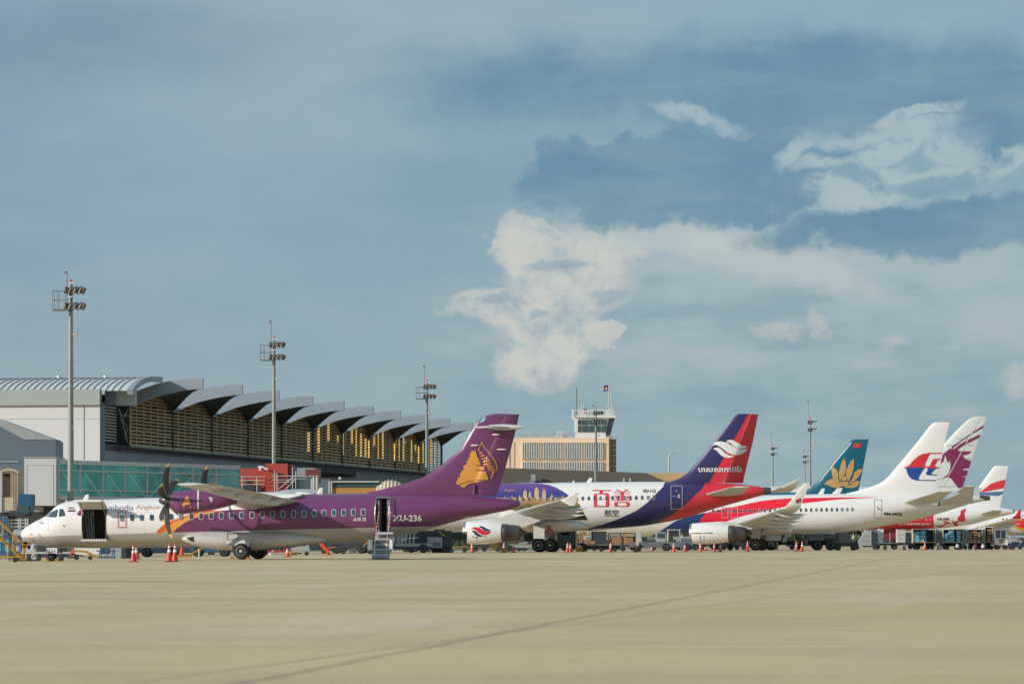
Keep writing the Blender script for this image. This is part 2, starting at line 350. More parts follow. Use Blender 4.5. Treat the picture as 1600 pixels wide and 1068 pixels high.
# ------------------------------------------------------------------ aircraft kit
def pchip(xs, ys, x):
    n = len(xs)
    if x <= xs[0]: return ys[0]
    if x >= xs[-1]: return ys[-1]
    h = [xs[i + 1] - xs[i] for i in range(n - 1)]; d = [(ys[i + 1] - ys[i]) / h[i] for i in range(n - 1)]
    m = [d[0]] + [0 if d[i - 1] * d[i] <= 0 else 2 * d[i - 1] * d[i] / (d[i - 1] + d[i]) for i in range(1, n - 1)] + [d[-1]]
    i = max(k for k in range(n - 1) if xs[k] <= x); t = (x - xs[i]) / h[i]
    return (ys[i] * (1 + 2 * t) * (1 - t) ** 2 + m[i] * h[i] * t * (1 - t) ** 2 + ys[i + 1] * t * t * (3 - 2 * t) + m[i + 1] * h[i] * t * t * (t - 1))

def foil(xle, chord, y, z, t, cant=0.0, n=9):
    """closed aerofoil ring; cant 0 = wing, 90 = fin; xle is the leading edge, the section runs aft"""
    ca, sa = math.cos(R(cant)), math.sin(R(cant)); pts = []
    ss = [0.5 * (1 - math.cos(math.pi * i / n)) for i in range(n + 1)]
    yt = lambda q: 5 * (0.2969 * math.sqrt(q) - 0.126 * q - 0.3516 * q * q + 0.2843 * q ** 3 - 0.1015 * q ** 4)
    th = t * chord
    for q in reversed(ss): pts.append((xle - chord * q, y - sa * th * yt(q), z + ca * th * (yt(q) + 0.0)))
    for q in ss[1:-1]: pts.append((xle - chord * q, y + sa * th * yt(q), z - ca * th * yt(q)))
    return [Vector(p) for p in pts]

YAW = 9.7
class Plane:
    def __init__(s, name, px0, Y0, label, yaw=YAW, group='airliners parked nose in on the apron'):
        s.Y0 = Y0; s.O = Vector((wx(px0, Y0), Y0, 0)); s.yaw = R(yaw)
        s.root = thing(name, s.O, label, 'airliner', math.pi - s.yaw, group)
        s.F = Vector((-math.cos(s.yaw), math.sin(s.yaw), 0)); s.L = Vector((-math.sin(s.yaw), -math.cos(s.yaw), 0))
        s.targets = []; s.col = {}
        s.Mi = Matrix.Translation(s.O) @ Matrix.Rotation(math.pi - s.yaw, 4, 'Z'); s.Mi.invert()
        s.camL = s.Mi @ Vector((0, 0, CH))
    def dirL(s, px, py): return (s.Mi.to_3x3() @ Vector(((px - CX) / FP, 1, (HZ - py) / FP))).normalized()
    def at(s, px, py, lat=0.0):                         # local point on the vertical plane y = lat seen at that pixel
        d = s.dirL(px, py); t = (lat - s.camL.y) / d.y; return s.camL + d * t
    def x(s, px, lat=0.0): return s.at(px, HZ, lat).x
    def z(s, py, lat=0.0, px=800): return s.at(px, py, lat).z
    def bvh(s, objs):
        vs, fs = [], []
        for o in objs:
            mw = o.matrix_local if o.parent is not None else o.matrix_world
            b = len(vs); vs += [v.co.copy() for v in o.data.vertices]; fs += [[b + i for i in p.vertices] for p in o.data.polygons]
        return BVHTree.FromPolygons(vs, fs)
    def hit(s, px, py, tree, lat=1.0):
        d = s.dirL(px, py); h = tree.ray_cast(s.camL, d)
        if h[0] is None or abs(h[0].y) > 30:
            p = s.at(px, py, lat); h = tree.find_nearest(p)
        return h[0], h[1]
    def surf(s, pts, tree): return [(lambda q: (q.x, q.z))(s.hit(a, b, tree)[0]) for a, b in pts]

    def fuselage(s, st, W, material=None, n=44, zW=0.0, name='fuselage', steps=90):
        """st: (px, top row, bottom row) of the outline; W: half width"""
        xs = [p[0] for p in st]; T = [p[1] for p in st]; B = [p[2] for p in st]; Hm = max(b - t for t, b in zip(T, B))
        L = xs[-1] - xs[0]; q = []
        for i in range(steps + 1):
            u = i / steps; q.append(xs[0] + L * (u ** 1.6 if u < 0.5 else 0.5 ** 1.6 + (u - 0.5) / 0.5 * (1 - 0.5 ** 1.6)))
        rings = []
        for px in q:
            a, b = pchip(xs, T, px), pchip(xs, B, px); h = max(b - a, 0.3)
            pt, pb = s.at(px, a), s.at(px, b); zc = (pt.z + pb.z) / 2; hh = (pt.z - pb.z) / 2; w = W * min(1.0, (h / Hm)) ** 0.92
            rings.append([Vector((pt.x, w * math.cos(2 * math.pi * j / n), zc + hh * math.sin(2 * math.pi * j / n))) for j in range(n)])
        k = MB(); k.loft(rings, True, True); o = k.build(name, s.root, material); smooth_by_angle(o, 40)
        return o
    def fin(s, rows, material, t=0.10, cap=0.42, name='fin', x1=None):
        """rows: (row, px leading edge, px trailing edge), top to bottom"""
        k = MB(); rings = []
        for (py, a, b) in rows:
            A, B_ = s.at(a, py), s.at(b, py); ch = A.x - B_.x; rings.append(foil(A.x, ch, 0, A.z, min(t, cap / ch), 90))
        k.loft(rings, True, True); o = k.build(name, s.root, material); smooth_by_angle(o, 40); return o
    def surface(s, secs, material, name, both=True, parent=None):
        """secs: (lateral, x leading edge, chord, z, thickness, cant)"""
        out = []
        for sg in ((1, -1) if both else (1,)):
            rings = [foil(xl, ch, sg * y, z, t, sg * ca) for (y, xl, ch, z, t, ca) in secs]
            k = MB(); k.loft(rings, True, True); o = k.build(name, parent or s.root, material); smooth_by_angle(o, 50); out.append(o)
        return out
    def px_sec(s, lat, le, te, py, t, cant=0):
        a, b = s.at(le, py, lat), s.at(te, py, lat); return (lat, a.x, a.x - b.x, a.z, t, cant)
    # ---- marks laid on the skin
    def decal(s, polys, material, tree, name='marking', parent=None, eps=0.02, grid=3.0, lat=1.0):
        bm = bmesh.new()
        for pl in polys:
            if isinstance(pl, tuple):                   # ready mesh (verts, faces)
                vs = [bm.verts.new((a, b, 0)) for a, b in pl[0]]
                for f in pl[1]:
                    try: bm.faces.new([vs[i] for i in f])
                    except ValueError: pass
            else:
                vs = [bm.verts.new((a, b, 0)) for a, b in pl]
                for f in tessellate_polygon([[Vector((a, b, 0)) for a, b in pl]]):
                    try: bm.faces.new([vs[i] for i in f])
                    except ValueError: pass
        if not bm.faces: bm.free(); return None
        xs = [v.co.x for v in bm.verts]; ys = [v.co.y for v in bm.verts]
        for ax, lo, hi in ((0, min(xs), max(xs)), (1, min(ys), max(ys))):
            k = math.ceil(lo / grid) * grid
            while k < hi:
                no = (1, 0, 0) if ax == 0 else (0, 1, 0); co = (k, 0, 0) if ax == 0 else (0, k, 0)
                bmesh.ops.bisect_plane(bm, geom=bm.verts[:] + bm.edges[:] + bm.faces[:], plane_co=co, plane_no=no); k += grid
        for v in bm.verts:
            p, n = s.hit(v.co.x, v.co.y, tree, lat)
            if n.dot(s.camL - p) < 0: n = -n
            v.co = p + n.normalized() * eps
        bm.normal_update()
        for f in bm.faces:
            if f.normal.dot(s.camL - f.calc_center_median()) < 0: f.normal_flip()
            f.smooth = True
        me = bpy.data.meshes.new(name); bm.to_mesh(me); bm.free()
        for mm in (material if isinstance(material, list) else [material]): me.materials.append(mm)
        o = bpy.data.objects.new(name, me); COL.objects.link(o); o.parent = parent or s.root; return o
    def window(s, cx, cy, w, h, tree, parent, frame=None, fw=0.9, glass=None):
        def rr(w, h): return [(cx + a * w / 2 * abs(math.cos(t)) ** .6, cy + b * h / 2 * abs(math.sin(t)) ** .6) for (t, a, b) in
                              [(2 * math.pi * i / 16, math.copysign(1, math.cos(2 * math.pi * i / 16)), math.copysign(1, math.sin(2 * math.pi * i / 16))) for i in range(16)]]
        g = s.decal([rr(w, h)], glass or random.choice([M['glass'], M['glass'], mat('window_glass_shade_down', (.16, .20, .22), .2, coat=.3), mat('window_glass_bluish', (.05, .10, .15), .12, coat=.4)]), tree, 'window', parent, 0.03, 50)
        if frame: s.decal([rr(w + 2 * fw, h + 2 * fw)], frame, tree, 'window_frame', g, 0.018, 50)
        return g
    def outline(s, x0, x1, y0, y1, w, material, tree, name, parent):
        return s.decal([[(x0, y0), (x1, y0), (x1, y0 + w), (x0, y0 + w)], [(x0, y1 - w), (x1, y1 - w), (x1, y1), (x0, y1)],
                        [(x0, y0 + w), (x0 + w, y0 + w), (x0 + w, y1 - w), (x0, y1 - w)], [(x1 - w, y0 + w), (x1, y0 + w), (x1, y1 - w), (x1 - w, y1 - w)]], material, tree, name, parent, 0.03)
    def wheel(s, p, r, w, name='wheel', parent=None):
        k = MB(); k.use(M['rubber']); hw = w / 2
        k.lathe([(-hw, r * .62), (-hw, r * .86), (-hw * .7, r * .97), (0, r), (hw * .7, r * .97), (hw, r * .86), (hw, r * .62)], p, (0, 1, 0), 28)
        o = k.build(name, parent or s.root)
        q = MB(); q.use(M['offwhite']); q.lathe([(-hw - .02, r * .58), (-hw - .02, r * .60), (hw + .01, r * .60), (hw + .03, r * .56), (hw - .05, r * .5), (hw - .08, r * .22), (hw + .02, r * .18), (hw + .03, r * .02)], p, (0, 1, 0), 24)
        q.use(M['dgrey'])
        for i in range(8):
            a = 2 * math.pi * i / 8; q.tube((p[0] + r * .36 * math.cos(a), p[1] + hw - .06, p[2] + r * .36 * math.sin(a)), (p[0] + r * .36 * math.cos(a), p[1] + hw - .03, p[2] + r * .36 * math.sin(a)), r * .07, 7)
        q.build('rim', o); return o

def text_poly(body, x0, x1, y0, y1, shear=0.0, bold=0.0, spacing=1.0):
    """lettering as flat triangles fitted into a rectangle of rows and columns"""
    cu = bpy.data.curves.new('lettering', 'FONT'); cu.body = body; cu.shear = shear; cu.offset = bold; cu.space_character = spacing; cu.resolution_u = 3
    o = bpy.data.objects.new('lettering', cu); COL.objects.link(o); dg = bpy.context.evaluated_depsgraph_get(); dg.update()
    me = bpy.data.meshes.new_from_object(o.evaluated_get(dg)); bpy.data.objects.remove(o); bpy.data.curves.remove(cu)
    if not me.vertices: return None
    X = [v.co.x for v in me.vertices]; Y = [v.co.y for v in me.vertices]; a, b, c, d = min(X), max(X), min(Y), max(Y)
    vs = [(x0 + (v.co.x - a) / (b - a) * (x1 - x0), y1 - (v.co.y - c) / (d - c) * (y1 - y0)) for v in me.vertices]
    fs = [tuple(p.vertices) for p in me.polygons]; bpy.data.meshes.remove(me); return (vs, fs)
def aff(poly, src, dst):
    (a, b, c, d), (e, f, g_, h) = src, dst
    return [(e + (x - a) / (b - a) * (f - e), g_ + (y - c) / (d - c) * (h - g_)) for x, y in poly]
def zm(poly, ox, oy, sc): return [(ox + x / sc, oy + y / sc) for x, y in poly]
def box_cut(o, lo, hi, material):
    k = MB(); k.use(material); k.b2(lo[0], hi[0], lo[1], hi[1], lo[2], hi[2]); c = k.build('cutter', o.parent)
    m = o.modifiers.new('cut', 'BOOLEAN'); m.object = c; m.operation = 'DIFFERENCE'; m.solver = 'EXACT'
    try: m.material_mode = 'TRANSFER'
    except Exception: pass
    dg = bpy.context.evaluated_depsgraph_get(); dg.update(); me = bpy.data.meshes.new_from_object(o.evaluated_get(dg))
    o.modifiers.clear(); old = o.data; o.data = me; me.name = o.name; bpy.data.objects.remove(c); bpy.data.meshes.remove(old)
    smooth_by_angle(o, 32)

# ================================================================== 1. purple turboprop
def turboprop():
    P = Plane('turboprop_airliner', 423, 212, 'purple and white twin turboprop airliner lettered XU-236 with its doors open', group=None)
    g0 = gz(P.O.x)
    st = [(33, 833, 834.2), (34.2, 829.5, 839), (37, 826, 842.8), (45, 820.3, 847.4), (56, 813.8, 849.8), (67, 808.4, 851.8), (76, 802.5, 853), (82, 796.5, 853.5), (87, 791.5, 854), (92, 788, 854.3), (101, 784.3, 854.9),
          (112, 782, 855.3), (150, 780.3, 855.8), (200, 778.6, 855.3), (300, 775.2, 854.2), (400, 772.6, 852.5), (465, 771.2, 850), (540, 770.5, 846.8), (580, 770.3, 844.2), (612, 770.3, 839.9), (659, 770.6, 829.4), (687.5, 771.2, 821),
          (725, 773.5, 810.6), (765, 777, 802.5), (800, 779.2, 795.2), (809, 780.5, 792), (813, 783, 789.5)]
    fus0 = P.fuselage(st, 1.40); t0 = P.bvh([fus0]); S = lambda pts: P.surf(pts, t0)
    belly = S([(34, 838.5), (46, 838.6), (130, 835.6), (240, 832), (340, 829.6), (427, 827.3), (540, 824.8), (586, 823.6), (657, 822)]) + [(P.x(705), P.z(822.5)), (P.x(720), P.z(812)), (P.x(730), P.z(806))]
    gold = [(P.x(250), 0.2)] + S([(253.6, 831.3), (262, 823), (270, 817), (280, 812.5), (295, 806), (313, 801.5), (335, 798.4), (352, 797), (400, 795.6)]) + S([(408, 789), (430, 779), (450, 774.2), (476, 771.6)])
    ora = [(P.x(240), 0.2)] + S([(244, 831), (250, 824), (258, 817), (269, 812.6), (280, 808.6), (295, 803), (313, 798), (330, 796.2), (340, 797), (352, 796.9), (400, 795.5), (408, 788), (428, 777.5), (450, 772.5), (470, 771.4)])
    pur = [(P.x(266), 0.2)] + S([(270.4, 831.2), (276.5, 824.7), (288.7, 816), (296, 812), (308, 807.5), (320, 803.4), (335, 799.5), (352, 796.8), (364, 795.6), (401, 795.2), (409, 790), (430, 782), (455, 775), (470, 773), (484, 771.6)])
    pur += [(P.x(500), 9.0), (P.x(820), 9.0)]; ora += [(P.x(478), 9.0)]; gold += [(P.x(486), 9.0)]
    xr = (P.x(816), P.x(30)); G = lin
    mt = livery('turboprop_skin', (0.74, 0.735, 0.73), [((0.70, 0.13, 0.03), ora, None, None, P.x(243)), ((0.75, 0.33, 0.06), gold, None, None, P.x(253)),
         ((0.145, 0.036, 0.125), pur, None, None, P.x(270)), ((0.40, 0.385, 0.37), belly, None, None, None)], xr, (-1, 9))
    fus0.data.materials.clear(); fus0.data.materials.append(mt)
    # doorways
    dk = mat('dark_hold_lining', (0.13, 0.12, 0.10), 0.85, var=0.6)
    a, b = P.at(127.5, 794.5, 1.3), P.at(166.5, 843.6, 1.3); box_cut(fus0, (b.x, -0.9, b.z), (a.x, 2.5, a.z), dk)
    a2, b2 = P.at(586.5, 777.2, 1.3), P.at(608.6, 830.5, 1.3); box_cut(fus0, (b2.x, -0.6, b2.z), (a2.x, 2.5, a2.z), dk)
    tree = t0
    k = MB(); k.use(M['dgrey'])
    k.b2(b.x + .02, b.x + .10, 0.2, 1.2, b.z + .02, a.z - .02); k.use(M['mgrey'])
    for i in range(7): k.tube((a.x - .12 - i * .07, 0.7, b.z + .05), (a.x - .05 - i * .07 + .06 * (i % 2), 0.75, a.z - .05), .028, 5)
    k.build('cargo_curtain', fus0)
    k = MB(); k.use(M['offwhite']); zc = b.z - 0.02
    for i in range(9): k.b2(b.x + i * (a.x - b.x) / 9 + .03, b.x + (i + 1) * (a.x - b.x) / 9 - .03, 1.22, 1.36, zc + .05, zc + .10)
    k.b2(b.x - .03, a.x + .03, 1.20, 1.37, zc - .02, zc + .05); k.build('door_sill', fus0)
    # cabin interior seen through the passenger doorway
    k = MB(); k.use(M['mgrey']); k.b2(b2.x + .06, b2.x + .22, -.3, .9, b2.z, a2.z - .05); k.use(M['lgrey']); k.b2(a2.x - .14, a2.x - .07, .2, 1.0, b2.z, a2.z - .1); k.build('cabin_partition', fus0)
    k = MB(); k.use(M['gold']) if 0 else k.use(M['alu']); w_ = .035
    yy = lambda z: 1.40 * math.sqrt(max(0.05, 1 - ((z - 2.30) / 1.34) ** 2)) + .02
    for (xa, xb, za, zb) in ((b2.x, a2.x, b2.z, a2.z),):
        N_ = 8
        for i in range(N_):
            z1, z2 = za + (zb - za) * i / N_, za + (zb - za) * (i + 1) / N_
            for xx in (xa, xb): k.tube((xx, yy(z1), z1), (xx, yy(z2), z2), w_, 6)
        k.tube((xa, yy(zb), zb), (xb, yy(zb), zb), w_, 6)
    k.build('door_surround', fus0)
    # cargo door raised above its opening
    k = MB(); k.use(M['white']); pts = []
    for i in range(9):
        u = i / 8; pts.append((1.16 + 1.35 * u, a.z + .06 + 0.42 * math.sin(u * 1.9)))
    def slab(mb, prof, x0, x1, t):
        r1 = [Vector((x0, y, z)) for y, z in prof] + [Vector((x0, y, z - t)) for y, z in reversed(prof)]
        r2 = [Vector((x1, p.y, p.z)) for p in r1]; mb.loft([r1, r2], True, False)
    slab(k, pts, b.x - .02, a.x + .10, .09); cd = k.build('cargo_door', P.root)
    for xs_ in (a.x - .1, b.x + .1): k = MB(); k.use(M['steel']); k.tube((xs_, 1.2, a.z - .35), (xs_, 2.0, a.z + .36), .03, 6); k.build('door_strut', cd)
    # airstairs
    zg = 0.02; k = MB(); k.use(M['lgrey']); x0, x1 = P.x(583.5, 2.2), P.x(609.5, 2.2); yb, yt_ = 2.55, 1.32; zt = b2.z + .0
    n = 5
    k.loft([[Vector((x, yt_, zt)), Vector((x, yb + .12, zg + .12)), Vector((x, yb + .12, zg)), Vector((x, yb - .15, zg)), Vector((x, yt_ - .06, zt - .12))] for x in (x0, x1)], True, False)
    for i in range(n):
        u = (i + .5) / n; k.b2(x1 + .06, x0 - .06, yt_ + (yb - yt_) * u, yt_ + (yb - yt_) * u + .24, zt + (zg - zt) * u, zt + (zg - zt) * u + .05)
    stairs = k.build('airstairs', P.root); k = MB(); k.use(M['dgrey'])
    for i in range(n):
        u = (i + .92) / n; zz = zt + (zg - zt) * u; k.b2(x1 + .08, x0 - .08, yt_ + (yb - yt_) * u + .10, yt_ + (yb - yt_) * u + .20, zz + .0, zz + .035)
    k.build('step_tread', stairs)
    k = MB(); k.use(M['wletter'])
    xr0, xr1 = P.x(587.5, 2.2), P.x(606, 2.2)
    for x in (xr0, xr1):
        k.tube((x, yb, zg + .85), (x, 1.40, a2.z - .75), .018, 6); k.tube((x, yb, zg + .1), (x, yb, zg + .85), .02, 6)
    k.use(M['red'])
    for x in (xr0, xr1):
        for i in range(9):
            u = i / 9; p = Vector((x, yb, zg + .85)).lerp(Vector((x, 1.40, a2.z - .75)), u); q = Vector((x, yb, zg + .85)).lerp(Vector((x, 1.40, a2.z - .75)), u + .05); k.tube(p, q, .026, 6)
    k.build('handrail', stairs)
    for cx_, w_2 in ((x0 + .14, .22), (x1 - .1, .14)): k = MB(); k.use(M['white']); k.box((cx_, yb - .2, zg + .75), (w_2, .3, .55)); k.build('stair_side_box', stairs)
    # fin, rudder
    rows = [(646.2, 772, 795), (648.5, 760.5, 794), (654, 750.5, 791.5), (661, 743.5, 788.5), (680, 732.5, 780), (702, 719.5, 769.5), (714, 704.5, 764), (726, 690, 758.6), (738, 672.5, 753), (746, 659, 749.4), (753, 637.5, 746.5), (759, 617, 747), (764, 598, 747.5), (768, 578, 748), (775, 560, 748)]
    skin2 = livery('fin_skin', (0.145, 0.036, 0.125), [], (0, 10), (-1, 9), grime=0.05)
    fin = P.fin(rows, skin2, 0.10, 0.34)
    hinge = [(646.4, 797.6), (680, 787.5), (720, 773), (757, 758.5), (774.6, 754.2)]
    k = MB(); rings = []
    for (py, le, te) in [(646.8, 790.5, 810.8), (680, 775.6, 803), (720, 757.3, 791.6), (755, 741.4, 780.6), (757, 744, 780.2), (774.6, 745, 774.5)]:
        A, B_ = P.at(le, py), P.at(te, py); rings.append(foil(A.x + .0, A.x - B_.x, 0, A.z, min(.2, .26 / (A.x - B_.x)), 90))
    hx = rings[0][9]
    for r in rings:                                     # rudder swung a little to starboard
        x0_ = max(p.x for p in r)
        for p in r: p.y += (p.x - x0_) * 0.20
    k.loft(rings, True, True); rud = k.build('rudder', fin, skin2); smooth_by_angle(rud, 40)
    tf = P.bvh([fin, rud])
    # temple emblem
    sc, ox, oy = 6.6667, 600, 630
    temple = [(915, 492), (950, 488), (966, 530), (974, 565), (988, 572), (990, 600), (1008, 625), (1010, 640), (940, 641), (1010, 655), (1040, 656), (1052, 690), (935, 692), (1058, 708), (1082, 770), (1090, 792), (1050, 796), (950, 798), (880, 806), (800, 835), (775, 848), (752, 832), (756, 812), (776, 768), (797, 768), (790, 738), (808, 706), (834, 682), (828, 652), (866, 628), (860, 598), (884, 592), (876, 568), (898, 558), (893, 535)]
    bowl = [(790, 852), (815, 838), (880, 814), (950, 806), (1040, 803), (1098, 797), (1060, 803), (960, 818), (940, 824), (890, 832), (860, 850), (838, 876), (812, 868)]
    side = [(1046, 652), (1068, 675), (1100, 730), (1118, 770), (1100, 792), (1084, 752), (1066, 712)]
    side2 = [(1100, 795), (1122, 772), (1140, 735), (1142, 705), (1128, 690), (1120, 750)]
    polys = [temple, bowl, side2]
    arc = []; cpts = [(1020, 402), (1048, 450), (1085, 492), (1120, 535), (1152, 582), (1176, 632), (1180, 665), (1172, 700)]
    for i in range(len(cpts) - 1):
        (a_, b_), (c_, d_) = cpts[i], cpts[i + 1]; polys.append([(a_, b_), (c_, d_), (c_ - 9, d_ + 2), (a_ - 9, b_ + 2)])
    lc = [(1020, 402), (995, 445), (976, 490)]
    for i in range(2):
        (a_, b_), (c_, d_) = lc[i], lc[i + 1]; polys.append([(a_, b_), (a_ + 8, b_ + 6), (c_ + 9, d_), (c_, d_)])
    for i in range(6):
        for j in range(5):
            x_ = 986 + j * 27 + i * 12; y_ = 485 + i * 30 + j * 27
            if x_ < 1128 and y_ < 660 and not (i == 5 and j > 2): polys.append([(x_, y_ - 12), (x_ + 11, y_ + 2), (x_ + 5, y_ + 13), (x_ - 8, y_)])
    for i in range(5): polys.append([(1062 + i * 20, 618 + i * 13), (1070 + i * 20, 620 + i * 13), (1092 + i * 14, 690 + i * 8), (1084 + i * 14, 690 + i * 8)])
    P.decal([zm(p, ox, oy, sc) for p in polys], mat('emblem_gold', (0.66, 0.30, 0.055), 0.4, coat=.2, var=.05), tf, 'temple_emblem', fin, 0.03, 3)
    P.decal([[(752, 656), (757.5, 652), (760.5, 651), (756.5, 658.5), (749.5, 660)]], mat('ice_blue_fin_tip', (0.28, 0.42, 0.52), .4), tf, 'leading_edge_light', fin, 0.03, 4)
    for (x_, y_, h_, yo) in ((741, 695.3, .22, .16), (783, 701.5, .26, .10), (775, 678.5, .22, .16)): k = MB(); k.use(M['white']); p = P.at(x_, y_, .2); k.lathe([(-h_, .01), (-.1, .04), (.12, .04), (h_, .01)], (p.x, yo, p.z), (1, 0, 0), 8); k.build('hinge_fairing', fin)
    k = MB(); k.use(M['purple']); p = P.at(741.5, 766, .1); k.tube((p.x, .12, p.z - .15), (p.x + .0, .12, p.z + .3), .07, 8); k.build('rudder_actuator', fin)
    # T tail
    stab = P.surface([P.px_sec(.0, 756, 795, 666.5, .11), P.px_sec(3.6, 741.5, 769, 667, .10)], M['offwhite'], 'tailplane')
    k = MB(); a_ = P.at(742, 665.5, 3.6); k.use(M['offwhite'])
    k.lathe([(-1.75, .02), (-1.2, .13), (-.5, .17), (.2, .14), (.5, .03)], (P.x(765, 1.2), .0, P.z(667)), (1, 0, 0), 14); k.build('bullet_fairing', fin)
    # wing, high on the fuselage
    wing = P.surface([P.px_sec(0, 372, 446, 776.5, .17), P.px_sec(1.2, 361, 466, 783.8, .20), P.px_sec(1.9, 360, 452, 780.6, .18), P.px_sec(4.1, 352, 428, 774, .17), P.px_sec(8.8, 313, 374, 763.2, .17), P.px_sec(13.0, 280.5, 331, 757, .14), P.px_sec(13.5, 277, 318, 756, .09)], M['offwhite'], 'wing')
    for wg, sg in zip(wing, (1, -1)):
        for (lt, px_, py_, l_) in ((3.4, 425, 780, 1.3), (5.6, 402, 777, 1.2), (7.6, 375, 772, 1.1), (9.7, 352, 766, 1.0)):
            p = P.at(px_, py_, lt); k = MB(); k.use(M['offwhite'])
            k.loft([[Vector((p.x + dx, sg * (lt + .08 * math.cos(t)), p.z + dz + hh * math.sin(t))) for t in [2 * math.pi * i / 8 for i in range(8)]] for dx, dz, hh in ((l_ * .8, 0, .02), (l_ * .3, -.12, .17), (-l_ * .2, -.16, .16), (-l_ * .6, -.05, .02))]); k.build('flap_fairing', wg)
    p = P.at(429, 782, 2.6); k = MB(); k.use(M['dgrey'])
    for i in range(5): k.tube((p.x - i * .07, 2.6, p.z + .25 - .018 * i * i), (p.x - (i + 1) * .07, 2.6, p.z + .25 - .018 * (i + 1) ** 2), .03, 6)
    k.build('drooped_hose', wing[0])
    k = MB(); k.use(M['white'])                         # wing to fuselage fairing
    def hump(st_, half):
        rr = []
        for (px_, t_, b_) in st_:
            A, B_ = P.at(px_, t_), P.at(px_, b_); zc_, hh = (A.z + B_.z) / 2, (A.z - B_.z) / 2
            rr.append([Vector((A.x, half * (1 if 0 < i < 999 else 1) * math.cos(2 * math.pi * i / 20), zc_ + hh * math.sin(2 * math.pi * i / 20))) for i in range(20)])
        return rr
    k.loft(hump([(352, 774.5, 778), (366, 770.6, 783), (392, 768.3, 787), (430, 768.4, 788), (458, 769.8, 784), (476, 771, 776)], .95)); k.build('wing_fairing', fus0)
    # nacelles and propellers
    for sg in (1, -1):
        L_ = 4.05 * sg; k = MB(); rr = []
        for (px_, t_, b_, w_) in [(268, 772, 793, .40), (272, 770, 796, .47), (277, 768.3, 802, .54), (286, 766.3, 803.2, .58), (301, 764, 801, .60), (328, 763.5, 797.3, .58), (346, 765, 793.4, .50), (360, 770, 789.5, .34), (370, 782, 787, .10)]:
            A, B_ = P.at(px_, t_, 4.05), P.at(px_, b_, 4.05); zc_, hh = (A.z + B_.z) / 2, (A.z - B_.z) / 2
            rr.append([Vector((A.x, L_ + w_ * math.copysign(abs(math.cos(t)) ** .85, math.cos(t)), zc_ + hh * math.copysign(abs(math.sin(t)) ** .85, math.sin(t)))) for t in [2 * math.pi * i / 28 for i in range(28)]])
        k.loft(rr); nac = k.build('engine_nacelle', P.root, livery('nacelle_skin_%d' % sg, (0.145, 0.036, 0.125), [], (0, 10), (-1, 9), grime=.12)); smooth_by_angle(nac, 45)
        if sg == 1:
            tn = P.bvh([nac]); sc8, o8x, o8y = 8.2125, 240, 720
            P.decal([zm([(432, 440), (446, 470), (460, 500), (470, 540), (455, 555), (420, 560), (388, 582), (368, 568), (376, 535), (395, 512), (400, 480), (418, 466)], o8x, o8y, sc8)], MATS['emblem_gold'], tn, 'temple_emblem', nac, .02, 3)
            P.decal([zm([(560, 350), (584, 350), (582, 608), (558, 608)], o8x, o8y, sc8)], M['offwhite'], tn, 'panel_band', nac, .02, 3)
            P.decal([zm([(712, 455), (760, 470), (752, 524), (730, 522), (722, 490), (708, 485)], o8x, o8y, sc8)], M['offwhite'], tn, 'hinge_bracket', nac, .02, 3)
            P.decal([zm(q, o8x, o8y, sc8) for q in ([(385, 595), (397, 597), (396, 618), (388, 618)], [(460, 575), (482, 575), (480, 600), (466, 598)], [(513, 585), (524, 585), (524, 608), (516, 606)], [(330, 512), (368, 508), (368, 514), (331, 518)])], MATS['emblem_gold'], tn, 'small_placards', nac, .02, 3)
        hub = P.at(262, 781.5, 4.05); hc = Vector((hub.x, L_, hub.z)); k = MB(); k.use(M['burnt'])
        k.lathe([(-.24, .36), (-.1, .345), (.12, .30), (.32, .2), (.46, .09), (.5, .01)], hc, (1, 0, 0), 24); spn = k.build('spinner', nac, mat('spinner_grey', (.07, .066, .06), .35, .3))
        ph0 = 8 if sg == 1 else 5
        for b_i in range(6):
            phi = R(ph0 + 60 * b_i); rad = Vector((0, math.sin(phi), math.cos(phi))) ; tan = Vector((0, math.cos(phi), -math.sin(phi)))
            rings = []
            for (r_, ch, sw, tw) in [(.22, .14, 0, 60), (.40, .18, .02, 58), (.65, .30, .05, 52), (.95, .36, .07, 44), (1.25, .36, .06, 38), (1.55, .31, .0, 33), (1.78, .24, -.08, 30), (1.92, .15, -.15, 28), (1.965, .05, -.2, 27)]:
                th_ = R(72 - (60 - tw) * .35); cd_ = Vector((math.sin(th_), 0, 0)) + tan * math.cos(th_); nn = cd_.cross(rad)
                c_ = hc + rad * r_ + cd_ * (sw * 1.2)
                rings.append([c_ + cd_ * (ch / 2 * math.cos(t)) + nn * ((.05 if r_ > .5 else .09) * (1.3 - r_ / 2) * math.sin(t)) for t in [2 * math.pi * i / 12 for i in range(12)]])
            k = MB(); k.use(M['dgrey']); k.loft(rings[:7]); k.use(mat('blade_tip_yellow', (.60, .38, .13), .5)); k.loft(rings[6:]); bl = k.build('propeller_blade', spn); smooth_by_angle(bl, 60)
            bl.data.materials[0] = mat('blade_graphite', (.045, .043, .04), .38, coat=.15)
